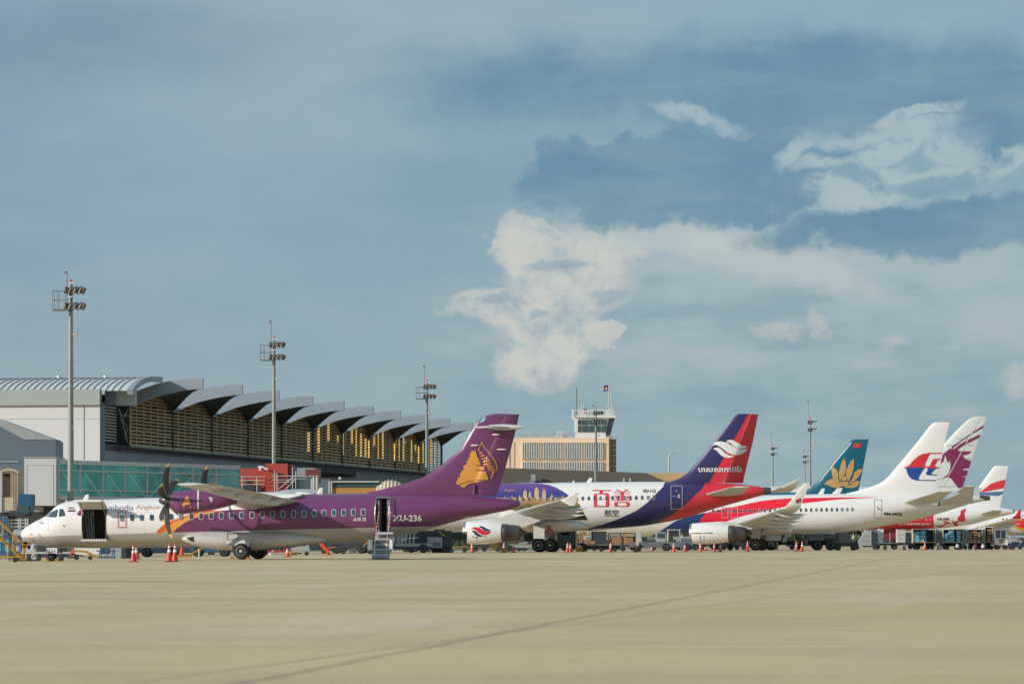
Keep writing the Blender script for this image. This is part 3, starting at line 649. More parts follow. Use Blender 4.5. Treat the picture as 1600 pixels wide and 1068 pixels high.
    # belly fairings with the main gear
    for sg in (1, -1):
        rr = []
        for (px_, t_, b_, y_, w_) in [(284, 840, 843, 1.35, .05), (290, 835.5, 847, 1.3, .30), (300, 831.5, 851.5, 1.22, .5), (312, 829.4, 855, 1.15, .62), (340, 829.2, 858.4, 1.1, .72), (370, 829.5, 859.6, 1.1, .76), (410, 829.8, 859, 1.05, .72), (440, 830.5, 855, .95, .62), (465, 832, 851, .75, .55), (485, 834, 848.5, .6, .45), (505, 837, 846.5, .4, .35)]:
            A, B_ = P.at(px_, t_, 1.4), P.at(px_, b_, 1.4); zc_, hh = (A.z + B_.z) / 2, (A.z - B_.z) / 2
            rr.append([Vector((A.x, sg * (y_ + w_ * math.cos(t)), zc_ + hh * math.sin(t))) for t in [2 * math.pi * i / 24 for i in range(24)]])
        k = MB(); k.loft(rr); fr = k.build('gear_fairing', P.root, livery('fairing_skin_%d' % sg, (.50, .49, .475), [], (0, 10), (-1, 9), grime=.35)); smooth_by_angle(fr, 50)
        if sg == 1:
            tr = P.bvh([fr]); P.decal([zm([(272, 745), (335, 735), (338, 775), (310, 770)], 240, 700, 5.333)], M['black'], tr, 'air_inlet', fr, .02, 4)
            P.outline(354.5, 372.5, 833, 843, 1.0, M['steel'], tr, 'hatch_outline', fr)
        gy = 2.05 * sg; wr = .43; xg = P.x(377, 2.05); zgr = P.z(873.6, 2.05); wc = (xg, gy, zgr + wr)
        P.wheel(wc, wr, .28, 'main_wheel'); P.wheel((xg, gy - .42 * sg, zgr + wr), wr, .28, 'main_wheel')
        k = MB(); k.use(M['steel']); k.tube((xg, gy - .2 * sg, zgr + wr), (xg + .55, gy - .35 * sg, zgr + wr + .12), .08, 8); k.tube((xg + .55, gy - .35 * sg, zgr + wr + .12), (xg + .45, gy - .7 * sg, zgr + 1.25), .09, 8)
        k.tube((xg, gy - .35 * sg, zgr + wr), (xg, gy + .0, zgr + wr), .06, 8); k.use(M['offwhite'])
        k.add([(xg + .85, gy - .25 * sg, zgr + .95), (xg - .5, gy - .12 * sg, zgr + 1.02), (xg - .38, gy + .02 * sg, zgr + .62), (xg - .12, gy + .02 * sg, zgr + .50), (xg + .15, gy + .02 * sg, zgr + .72), (xg + .85, gy - .1 * sg, zgr + .78),
               (xg + .85, gy - .29 * sg, zgr + .95), (xg - .5, gy - .16 * sg, zgr + 1.02), (xg - .38, gy - .02 * sg, zgr + .62), (xg - .12, gy - .02 * sg, zgr + .50), (xg + .15, gy - .02 * sg, zgr + .72), (xg + .85, gy - .14 * sg, zgr + .78)],
              [(0, 1, 2, 3, 4, 5), (11, 10, 9, 8, 7, 6), (0, 6, 7, 1), (1, 7, 8, 2), (2, 8, 9, 3), (3, 9, 10, 4), (4, 10, 11, 5), (5, 11, 6, 0)])
        k.build('main_landing_gear', P.root)
    # nose gear
    xg = P.x(80.5); zgr = P.z(877); k = MB(); k.use(M['steel']); k.tube((xg, 0, zgr + .25), (xg + .05, 0, zgr + 1.0), .06, 8); k.tube((xg, -.18, zgr + .25), (xg, .18, zgr + .25), .04, 8)
    k.tube((xg - .1, 0, zgr + .6), (xg - .6, 0, zgr + 1.0), .035, 6); ng = k.build('nose_gear', P.root)
    for y_ in (.2, -.2): P.wheel((xg, y_, zgr + .24), .24, .17, 'nose_wheel', ng)
    k = MB(); k.use(M['wletter']); pA, pB = P.at(72, 855.3, .42), P.at(89.5, 864, .42); k.b2(pB.x, pA.x, .40, .43, pB.z, pA.z); k.use(M['dgrey']); k.b2(pB.x - .2, pB.x, .1, .4, pB.z + .02, pA.z - .02); gd = k.build('gear_door', ng)
    tg = P.bvh([gd]); t_ = text_poly('236', 74.5, 87.5, 857, 862.4); P.decal([t_], M['violet'], tg, 'number_236', gd, .012, 20, .42)
    # windows
    ws = [(207.5 - 1.3 + 15.5 * i, 808.7 - .42 * i) for i in range(6)]
    X2 = [480 / 5.333, 564 / 5.333]
    for (x_, y_) in [(190.8, 809.2)]: P.window(x_, y_, 6.2, 9.6, tree, fus0)
    for (x_, y_) in [(206.4, 808.6), (221.6, 808.2), (237, 807.9), (252.3, 807.4), (267.5, 807), (283, 806.8)]: P.window(x_, y_, 6.0, 9.4, tree, fus0)
    xs = [299, 314.5, 330, 345.8, 361.8, 377.8, 393.8, 409.8, 426, 442.5, 458.8, 475.2, 491, 506.3, 521.5, 537, 552.2, 567.5]
    for i, x_ in enumerate(xs): P.window(x_, 806.3 - i * .385, 5.9, 9.2, tree, fus0, mat('window_frame_grey', (.58, .57, .58), .4), 1.0)
    P.decal([zm(q, 0, 770, 8.9) for q in ([(690, 325), (730, 260), (800, 225), (806, 232), (790, 325), (782, 336), (700, 336)], [(828, 222), (880, 222), (905, 290), (903, 316), (818, 330)])], M['glass'], tree, 'cockpit_window', fus0, .02, 3)
    P.decal([zm([(628, 322), (690, 255), (738, 226), (728, 240), (680, 300), (645, 330)], 0, 770, 8.9)], mat('windscreen_glass', (.10, .16, .26), .15, coat=.4), tree, 'windscreen', fus0, .02, 3)
    P.outline(184, 197.5, 798.5, 823.6, 1.2, mat('exit_outline_red', (.55, .12, .09), .4), tree, 'emergency_exit_outline', fus0)
    P.decal([zm(q, 0, 770, 8.9) for q in ([(955, 198), (1025, 198), (1030, 210), (955, 211)], [(942, 243), (1048, 243), (1048, 256), (942, 256)])], M['navy'], tree, 'flag_marking', fus0, .02, 5)
    P.decal([zm([(945, 216), (1040, 216), (1044, 238), (940, 238)], 0, 770, 8.9)], mat('pale_pink_flag', (.6, .38, .38), .4), tree, 'flag_marking', fus0, .02, 5)
    P.decal([zm([(640, 545), (655, 530), (665, 515), (675, 512), (678, 530), (676, 560), (655, 562)], 0, 700, 5.333)], M['maroon'], tree, 'small_emblem', fus0, .02, 5)
    P.outline(59, 76, 811.5, 828, .5, M['offwhite'], tree, 'nose_hatch', fus0)
    P.decal([[(65 + 3.5 * math.cos(t), 816.5 + 2.6 * math.sin(t)) for t in [i * math.pi / 8 for i in range(16)]]], M['lgrey'], tree, 'landing_lamp', fus0, .02, 5)
    for b_ in ([(47.5, 833), (50.5, 833), (50.5, 834.4), (47.5, 834.2)], [(49, 842), (53.5, 843.6), (53, 845), (50, 843.6)], [(98, 819.5), (100.5, 820), (103, 821.2), (99, 821.6)], [(98, 827.2), (98.8, 827.2), (98.8, 828), (98, 828)]): P.decal([b_], M['dgrey'], tree, 'probe', fus0, .02, 5)
    ft = lambda t, a, b_, c, d, m_, nm, **kw: P.decal([text_poly(t, a, b_, c, d, **kw)], m_, tree, nm, fus0, .02, 4)
    ft('mbodia', 169.5, 208.5, 788.2, 797.4, M['violet'], 'airline_lettering'); ft('Angkor', 211.5, 250.8, 788, 797.6, M['salmon'], 'airline_lettering', shear=.12)
    P.decal([[(252, 793), (257, 790.5), (258, 791), (254.5, 794)]], M['red'], tree, 'airline_lettering', fus0, .02, 5)
    ft('ATR 72', 551.6, 572.2, 808.3, 813.6, M['wletter'], 'type_lettering', shear=.3, bold=.03); ft('XU-236', 614.2, 659, 804, 813.6, M['wletter'], 'registration', bold=.022)
    k = MB(); k.use(M['white'])                         # blade aerials on the roof
    for (x0_, y0_, x1_, y1_) in ((131, 781, 136, 772), (497, 771, 501, 761.5)):
        A, B_ = P.at(x0_, y0_ + 1), P.at(x1_, y1_); k.loft([foil(A.x + .08, .32, 0, A.z, .12, 90), foil(B_.x + .05, .16, 0, B_.z, .12, 90)])
    p = P.at(473, 769.5); k.lathe([(-.6, .02), (-.2, .12), (.3, .12), (.6, .02)], (p.x, 0, p.z - .08), (1, 0, 0), 10); k.build('aerial', fus0)
    return P
ATR = turboprop()

# ================================================================== jets
def jet(P, c):
    fus = P.fuselage(c['st'], c['W'], steps=80); tree = P.bvh([fus]); S = lambda pts: P.surf(pts, tree)
    px = [q[0] for q in c['st']]; xr = (P.x(px[-1] + 4), P.x(px[0] - 4))
    fus.data.materials.clear(); fus.data.materials.append(livery(P.root.name + '_skin', c.get('base', (.74, .74, .73)), c['zones'](P, S), xr, (-1, 16), grime=.10))
    fin = P.fin(c['fin'], livery(P.root.name + '_fin_skin', c.get('finbase', (.74, .74, .73)), c['finz'](P) if 'finz' in c else [], (min(P.x(r[2], 0) for r in c['fin']) - 1, max(P.x(r[1]) for r in c['fin']) + 1), (-1, 18), seam=False, grime=.06), .10, .45)
    if 'rud' in c:
        k = MB(); rings = []
        for (py, le, te) in c['rud']:
            A, B_ = P.at(le, py), P.at(te, py); rings.append(foil(A.x, A.x - B_.x, 0, A.z, .09, 90))
        for r in rings:
            x0_ = max(p.x for p in r)
            for p in r: p.y += (p.x - x0_) * c.get('defl', .18)
        k.loft(rings); rud = k.build('rudder', fin, fin.data.materials[0]); smooth_by_angle(rud, 40); tf = P.bvh([fin, rud])
    else: tf = P.bvh([fin])
    wings = P.surface(c['wing'](P), M['offwhite'], 'wing')
    if 'winglet' in c:
        for wg, o in zip(wings, P.surface(c['winglet'](P), c.get('wlmat', M['white']), 'winglet')): o.parent = wg
    tails = P.surface(c['stab'](P), c.get('stabmat', M['offwhite']), 'tailplane')
    # flap track fairings
    wl = c['wing'](P)
    def at_lat(y):
        for a, b in zip(wl, wl[1:]):
            if a[0] <= y <= b[0]:
                t = (y - a[0]) / (b[0] - a[0]); return a[1] + (b[1] - a[1]) * t, a[2] + (b[2] - a[2]) * t, a[3] + (b[3] - a[3]) * t
    for wg, sg in zip(wings, (1, -1)):
        for y in c.get('tracks', (5.2, 8.3, 11.3)):
            xl, ch, z = at_lat(y); xt = xl - ch; k = MB(); k.use(M['offwhite']); l_ = .28 * ch + .9
            k.loft([[Vector((xt + dx * l_, sg * (y + .13 * math.cos(2 * math.pi * i / 10)), z - .22 + dz + hh * math.sin(2 * math.pi * i / 10))) for i in range(10)] for dx, dz, hh in ((1.3, .1, .02), (.8, -.1, .2), (.2, -.16, .22), (-.3, -.08, .16), (-.75, .06, .02))]); k.build('flap_fairing', wg)
    # belly fairing
    if 'belly' in c:
        rr = []
        for (px_, t_, b_, w_) in c['belly']:
            A, B_ = P.at(px_, t_), P.at(px_, b_); zc_, hh = (A.z + B_.z) / 2, (A.z - B_.z) / 2
            rr.append([Vector((A.x, w_ * math.cos(2 * math.pi * i / 28), zc_ + hh * math.sin(2 * math.pi * i / 28))) for i in range(28)])
        k = MB(); k.loft(rr); o = k.build('wing_root_fairing', fus, M['white']); smooth_by_angle(o, 50)
    # engines
    e = c['eng']; A, B_ = P.at(e['px'][0], e['cy'], e['lat']), P.at(e['px'][1], e['cy'], e['lat']); Cx = P.at(e['px'][2], e['cy'], e['lat']); r = e['r']; Ln = A.x - B_.x; Lx = B_.x - Cx.x
    for sg in (1, -1):
        o_ = (A.x, sg * e['lat'], A.z); k = MB()
        k.lathe([(0.02, r * .80), (.06, r * .86), (.02, r * .90), (-.08, r * .94), (-Ln * .25, r), (-Ln * .55, r * .99), (-Ln * .82, r * .90), (-Ln, r * .80), (-Ln, r * .74)], o_, (1, 0, 0), 36)
        k.mats = []; cowl = k.build('engine_cowl', P.root, e.get('mat', M['white'])); smooth_by_angle(cowl, 45)
        k = MB(); k.use(M['alu']); k.lathe([(.085, r * .80), (.10, r * .86), (.06, r * .905), (-.10, r * .945), (-.13, r * .945)], (o_[0] + .01, o_[1], o_[2]), (1, 0, 0), 36); k.build('intake_lip', cowl)
        k = MB(); k.use(M['dgrey']); k.lathe([(.11, r * .78), (.10, r * .2), (.25, .01)], o_, (1, 0, 0), 24); k.build('fan', cowl)
        k = MB(); k.use(M['burnt']); k.lathe([(-Ln + .02, r * .72), (-Ln - Lx * .12, r * .78), (-Ln - Lx * .3, r * .77), (-Ln - Lx * .34, r * .72), (-Ln - Lx * .85, r * .66), (-Ln - Lx, r * .62), (-Ln - Lx, r * .5), (-Ln - Lx * 1.05, r * .36), (-Ln - Lx * 1.4, r * .08)], o_, (1, 0, 0), 28); smooth_by_angle(k.build('exhaust_nozzle', cowl), 40)
        yl = e['lat']; xl, ch, z = at_lat(yl); k = MB(); k.use(M['offwhite'])
        k.loft([[Vector((A.x - Ln * .25, sg * yl + d, A.z + r * .96)) for d in (-.05, .05)] + [Vector((A.x - Ln * .25, sg * yl + d, A.z + r * 1.0)) for d in (.05, -.05)],
                [Vector((A.x - Ln * .8, sg * yl + d, A.z + r * .4)) for d in (-.2, .2)] + [Vector((A.x - Ln * .8, sg * yl + d, A.z + r * 1.12)) for d in (.2, -.2)],
                [Vector((xl - .3, sg * yl + d, A.z + r * .3)) for d in (-.2, .2)] + [Vector((xl - .3, sg * yl + d, z + .05)) for d in (.2, -.2)],
                [Vector((xl - ch * .75, sg * yl + d, z - .35)) for d in (-.08, .08)] + [Vector((xl - ch * .75, sg * yl + d, z - .1)) for d in (.08, -.08)]], True, False); k.build('engine_pylon', P.root)
        if sg == 1: P.cowl = cowl; P.tcowl = P.bvh([cowl])
    # landing gear
    for sg in (1, -1):
        g_ = c['gear']; xg = P.x(g_['px'], g_['lat'] ); k = MB(); k.use(M['steel']); wr = g_['r']; y0 = sg * g_['lat']
        k.tube((xg, y0, wr), (xg + .1, y0 - sg * .15, 2.4), .14, 10); k.tube((xg, y0 - .45, wr), (xg, y0 + .45, wr), .09, 8); k.tube((xg + .1, y0, 1.1), (xg - .8, y0 - sg * .8, 2.2), .07, 8)
        k.use(M['offwhite']); k.b2(xg - .45, xg + .5, y0 + sg * .1, y0 + sg * .16, 1.15, 2.3); mg = k.build('main_landing_gear', P.root)
        for d in g_.get('dx', (0,)):
            for dy in (-.42, .42): P.wheel((xg + d, y0 + dy, wr), wr, .40, 'main_wheel', mg)
    g_ = c['nose']; xg = P.x(g_['px']); k = MB(); k.use(M['steel']); wr = g_['r']; k.tube((xg, 0, wr), (xg + .1, 0, 2.2), .09, 8); k.tube((xg, -.25, wr), (xg, .25, wr), .06, 8); k.tube((xg - .05, 0, .9), (xg - 1.0, 0, 2.0), .05, 8)
    ng = k.build('nose_gear', P.root)
    for dy in (-.25, .25): P.wheel((xg, dy, wr), wr, .22, 'nose_wheel', ng)
    k = MB(); k.use(M['white'])
    for (px_, y_, w_) in c.get('aerials', []):
        k = MB(); k.use(M['white']); A_, B2 = P.at(px_, y_ + 10), P.at(px_ + 5, y_); k.loft([foil(A_.x + .2, w_, 0, A_.z, .1, 90), foil(B2.x + .1, w_ * .5, 0, B2.z, .1, 90)]); k.build('aerial', fus)
    return fus, tree, fin, tf, wings, tails

SWA = [(420, 445), (450, 405), (500, 382), (560, 380), (640, 400), (700, 438), (760, 470), (810, 490), (850, 500), (900, 500), (960, 487), (935, 515), (900, 550), (840, 580), (770, 588), (700, 570), (640, 543), (590, 505), (540, 465), (490, 437), (450, 432)]
SWB = [(625, 385), (650, 362), (690, 355), (730, 360), (780, 388), (830, 420), (880, 442), (945, 450), (925, 472), (895, 488), (850, 490), (790, 478), (740, 448), (700, 412), (660, 395)]
SWC = [(430, 500), (460, 476), (500, 472), (530, 480), (570, 515), (620, 560), (680, 593), (745, 600), (715, 620), (660, 632), (600, 620), (550, 592), (510, 550), (480, 518), (455, 505)]

def jet_bassaka():
    P = Plane('jet_airliner', 840, 337, 'white jetliner with navy and red tail marked with white wings and lettered XU-112')
    c = dict(W=1.975, base=(.74, .74, .73),
      st=[(556, 803, 805), (557.5, 799, 809), (561, 795, 814), (567, 789.5, 818.5), (575, 784, 822), (584, 777, 825), (594, 769, 827), (606, 762.5, 828.6), (624, 758, 829.8), (650, 756, 830.4), (700, 755.4, 830.4), (775, 755.2, 830), (842, 754, 829.8), (925, 752.8, 828.6), (945, 752.6, 827), (960, 752.4, 825.2), (1000, 752, 821.8), (1029, 752, 817.2), (1054, 752.2, 812.6), (1076, 752.8, 807), (1119, 754, 793.6), (1162, 756.6, 781.6), (1185, 759.2, 775), (1197, 762, 771.8), (1200, 765.5, 769.5)],
      zones=lambda P, S: [
        ((.028, .022, .105), [(P.x(905), 0)] + S([(918, 825.2), (940, 819.5), (962, 812), (980, 804), (994, 797.5), (1010, 785.8), (1027, 769), (1037, 759)]) + [(P.x(1048), 9), (P.x(1205), 9)], [(P.x(905), 1.0)] + S([(925, 825.6), (960, 824), (1000, 821), (1010, 819.5)]) + [(P.x(1030), .5), (P.x(1205), .5)], None, P.x(912)),
        ((.62, .025, .045), [(P.x(1020), 1.0)] + S([(1029, 816.4), (1050, 804), (1072.5, 787), (1089, 770.6), (1100, 760.5)]) + [(P.x(1110), 9), (P.x(1205), 9)], None, None, P.x(1026))],
      fin=[(646.2, 1154, 1174), (649, 1149, 1172.8), (660, 1140, 1168), (690, 1115.8, 1156), (715, 1095.5, 1145.7), (737, 1076, 1137), (746, 1063.5, 1133.3), (750, 1053, 1131.6), (754, 1040, 1130)],
      rud=[(646.6, 1173.8, 1184), (690, 1156, 1175), (720, 1143.8, 1167), (750, 1131.8, 1159.7), (754, 1131, 1159)], defl=.62,
      finbase=(.028, .022, .105), finz=lambda P: [((.62, .025, .045), [(P.x(1095), 3.0), (P.x(1108.5), P.z(754)), (P.x(1128.7), P.z(720)), (P.x(1171), P.z(646)), (P.x(1173), 15), (P.x(1190), 15)], None, None, P.x(1096))],
      wing=lambda P: (lambda X: [(0, X + .9, 7.2, 2.75, .14, 0), (1.9, X, 6.1, 2.95, .14, 0), (6.4, X - 2.35, 3.9, 3.42, .12, 0), (12, X - 5.2, 2.6, 3.88, .11, 0), (16.8, X - 7.6, 1.55, 4.22, .10, 0)])(P.x(876, 16.8) + 7.6),
      winglet=lambda P: (lambda X: [(16.80, X - .75, .35, 3.78, .12, 90), (16.86, X - .0, 1.35, 4.2, .08, 90), (17.0, X - .85, .6, 4.62, .10, 90), (17.05, X - 1.15, .4, 4.8, .10, 90)])(P.x(876, 16.8)),
      stab=lambda P: [P.px_sec(.6, 1098, 1159, 773, .10), P.px_sec(6.2, 1146, 1172, 760, .09)],
      belly=[(748, 820, 829.8, 1.2), (775, 812, 830.6, 1.9), (830, 806, 831, 2.25), (880, 806, 830.6, 2.25), (905, 811, 829, 2.0), (923, 823, 826, 1.2)],
      eng=dict(px=(727.5, 785, 812), cy=831.5, lat=5.75, r=.98), gear=dict(px=843, lat=3.0, r=.58), nose=dict(px=648, r=.38),
      aerials=[(918, 746, .5), (893, 750, .2)])
    fus, tr, fin, tf, wings, tails = jet(P, c)
    # landscape painting wrapped on the front fuselage
    def art(name, lo, hi, y0, y1, f=None):
        m = bpy.data.materials.new(name); m.use_nodes = True; g = N(m.node_tree); b = g.n['Principled BSDF']; tc = g.new('ShaderNodeTexCoord'); x, y, z = g.sep(tc.outputs['Object'])
        t = g.ramp(z, P.z(y0), P.z(y1)); t = g.math('ADD', t, g.math('MULTIPLY_ADD', g.noise(tc.outputs['Object'], .7, 5), .5, -.25), clamp=True); cc = g.mix(t, lo, hi)
        if f: cc = g.mix(g.noise(tc.outputs['Object'], 1.6, 5, .7, .42, .6), cc, f)
        g.l.new(cc, b.inputs['Base Color']); b.inputs['Roughness'].default_value = .35; return m
    edge = [(842, 754.8), (856, 757), (868, 761), (880, 767.5), (892, 776), (905, 787), (911, 799), (918, 811.5)]
    sky_ = [(640, 757.5), (842, 754.8)] + edge[1:5] + [(892, 778), (640, 782)]
    P.decal([sky_], art('painted_sky', (.03, .045, .22), (.13, .06, .25), 777, 757), tr, 'painted_sky', fus, .018, 4)
    P.decal([[(775, 777), (893, 777), (905, 787), (911, 799), (918, 811.5), (835, 811), (800, 796), (775, 795)]], art('painted_landscape', (.05, .07, .02), (.46, .28, .11), 792, 780, (.30, .17, .06)), tr, 'painted_landscape', fus, .022, 4)
    P.decal([[(870, 791), (906, 790), (912, 801), (918, 811.5), (870, 811)]], art('painted_trees', (.012, .022, .012), (.05, .09, .015), 806, 793), tr, 'painted_trees', fus, .027, 4)
    P.decal([[(876, 796), (900, 795), (901, 806), (876, 804)]], art('painted_reflection', (.16, .07, .02), (.42, .22, .03), 805, 796), tr, 'painted_reflection', fus, .032, 4)
    tow = []
    for (x_, y_, w_) in ((820.5, 764, 6), (828, 767, 4), (838.5, 760.5, 7), (850, 763, 6), (862.5, 772, 6), (880, 773, 5), (812, 773, 4), (800, 774, 5), (789, 775, 4), (868, 775, 4)):
        tow.append([(x_ - w_ / 2, 780), (x_ - w_ / 2, y_ + 7), (x_ - w_ * .35, y_ + 3), (x_, y_), (x_ + w_ * .35, y_ + 3), (x_ + w_ / 2, y_ + 7), (x_ + w_ / 2, 780)])
    for q in tow: P.decal([q], mat('painted_towers', (.56, .40, .24), .4, var=.6, vscale=2), tr, 'painted_tower', fus, .027, 4)
    P.decal([text_poly('Angkor', 787, 806, 763.5, 768.4, shear=.3)], M['gold'], tr, 'script_lettering', fus, .03, 4)
    F = lambda polys, m_, nm, par=fus, t_=tr, e_=.03: P.decal(polys, m_, t_, nm, par, e_, 4)
    k = 11.4286; z2 = lambda q: zm(q, 870, 740, k); rc = lambda a, b, c_, d: z2([(a, c_), (b, c_), (b, d), (a, d)])
    redm = mat('red_character_ink', (.62, .03, .06), .4)
    F([rc(640, 965, 288, 306), z2([(775, 292), (835, 292), (805, 352), (755, 352)]), rc(662, 715, 355, 585), z2([(715, 355), (720, 355), (900, 340), (935, 370), (935, 560), (915, 585), (875, 585), (875, 380), (850, 365), (715, 365)]), rc(715, 880, 450, 458), rc(715, 900, 566, 585)], redm, 'large_red_character')
    F([z2([(1055, 285), (1090, 280), (1150, 318), (1190, 318), (1225, 280), (1285, 276), (1270, 292), (1235, 296), (1190, 335), (1190, 460), (1140, 460), (1140, 335), (1085, 298), (1060, 298)]), rc(1015, 1318, 314, 322), rc(1030, 1300, 348, 357), rc(1010, 1320, 386, 394), rc(1005, 1322, 460, 474), z2([(1035, 405), (1075, 405), (1090, 440), (1060, 440)]), z2([(1270, 400), (1285, 405), (1265, 440), (1225, 442)]),
       rc(1028, 1085, 500, 580), z2([(1085, 495), (1275, 495), (1305, 520), (1300, 560), (1275, 585), (1100, 585), (1100, 568), (1235, 568), (1255, 545), (1235, 512), (1085, 508)])], redm, 'large_red_character')
    t_ = text_poly('航空', 944.5, 966.5, 795.5, 806, bold=.012)
    if t_: F([t_], M['navy'], 'small_navy_characters')
    F([text_poly('XU-112', 1004, 1024.3, 764, 769, bold=.03)], M['letter'], 'registration')
    P.outline(1048, 1066.3, 758.5, 795, .9, M['lgrey'], tr, 'rear_door_outline', fus); F([[(1056, 766), (1058, 766), (1058, 768), (1056, 768)], [(1051, 774), (1056, 774), (1056, 775), (1051, 775)], [(1059, 772), (1062.5, 772), (1062.5, 777.5), (1059, 777.5)]], M['lgrey'], 'door_marks')
    for i in range(44):
        x_ = 1021.8 - 9.27 * i; y_ = 776.7 + .0140 * (1021.8 - x_)
        if x_ > 660: P.window(x_, y_, 3.5, 5.6, tr, fus, M['lgrey'] if x_ > 905 else None, .55)
    for q in (SWA, SWB, SWC): P.decal([zm(q, 1070, 650, 9.708)], M['wletter'], tf, 'tail_wing_emblem', fin, .035, 4)
    for dx_, dy_ in ((0, 0), (.45, 0), (.9, 0), (.45, .35)):
        t_ = text_poly('បាសសាកាអ៊ែរ', 1090.6 + dx_, 1157.6 + dx_, 727.6 + dy_, 736.6 + dy_)
        if t_: P.decal([t_], M['wletter'], tf, 'khmer_lettering', fin, .035 + dx_ * .004, 4)
    D = (736.2, 767.4, 821.4, 837.8); Sx = (420, 960, 355, 632)
    P.decal([aff(SWA, Sx, D)], M['red'], P.tcowl, 'engine_emblem', P.cowl, .02, 4, 6); P.decal([aff(SWB, Sx, D)], M['navy'], P.tcowl, 'engine_emblem', P.cowl, .02, 4, 6); P.decal([aff(SWC, Sx, D)], M['navy'], P.tcowl, 'engine_emblem', P.cowl, .02, 4, 6)
    P.decal([[(738, 837), (740, 837), (740, 838.6), (738, 838.6)], [(743, 837.5), (746.5, 837.5), (746.5, 839.5), (743, 839.5)], [(757, 836.8), (759, 836.8), (759, 838.5), (757, 838.5)], [(744.5, 839.5), (745, 839.5), (745, 848), (744.5, 848)], [(768, 841), (768.4, 841), (768.4, 848), (768, 848)]], M['steel'], P.tcowl, 'cowl_placards', P.cowl, .02, 4, 6)
    k = MB(); k.use(M['dgrey']); a_ = P.at(1190, 761), P.at(1190, 773.6); zc_ = (a_[0].z + a_[1].z) / 2; k.lathe([(0, .34), (-.3, .31), (-.62, .26), (-.62, .2)], (P.x(1193), 0, P.z(767)), (1, 0, 0), 16); k.build('exhaust_cone', fus)
jet_bassaka()

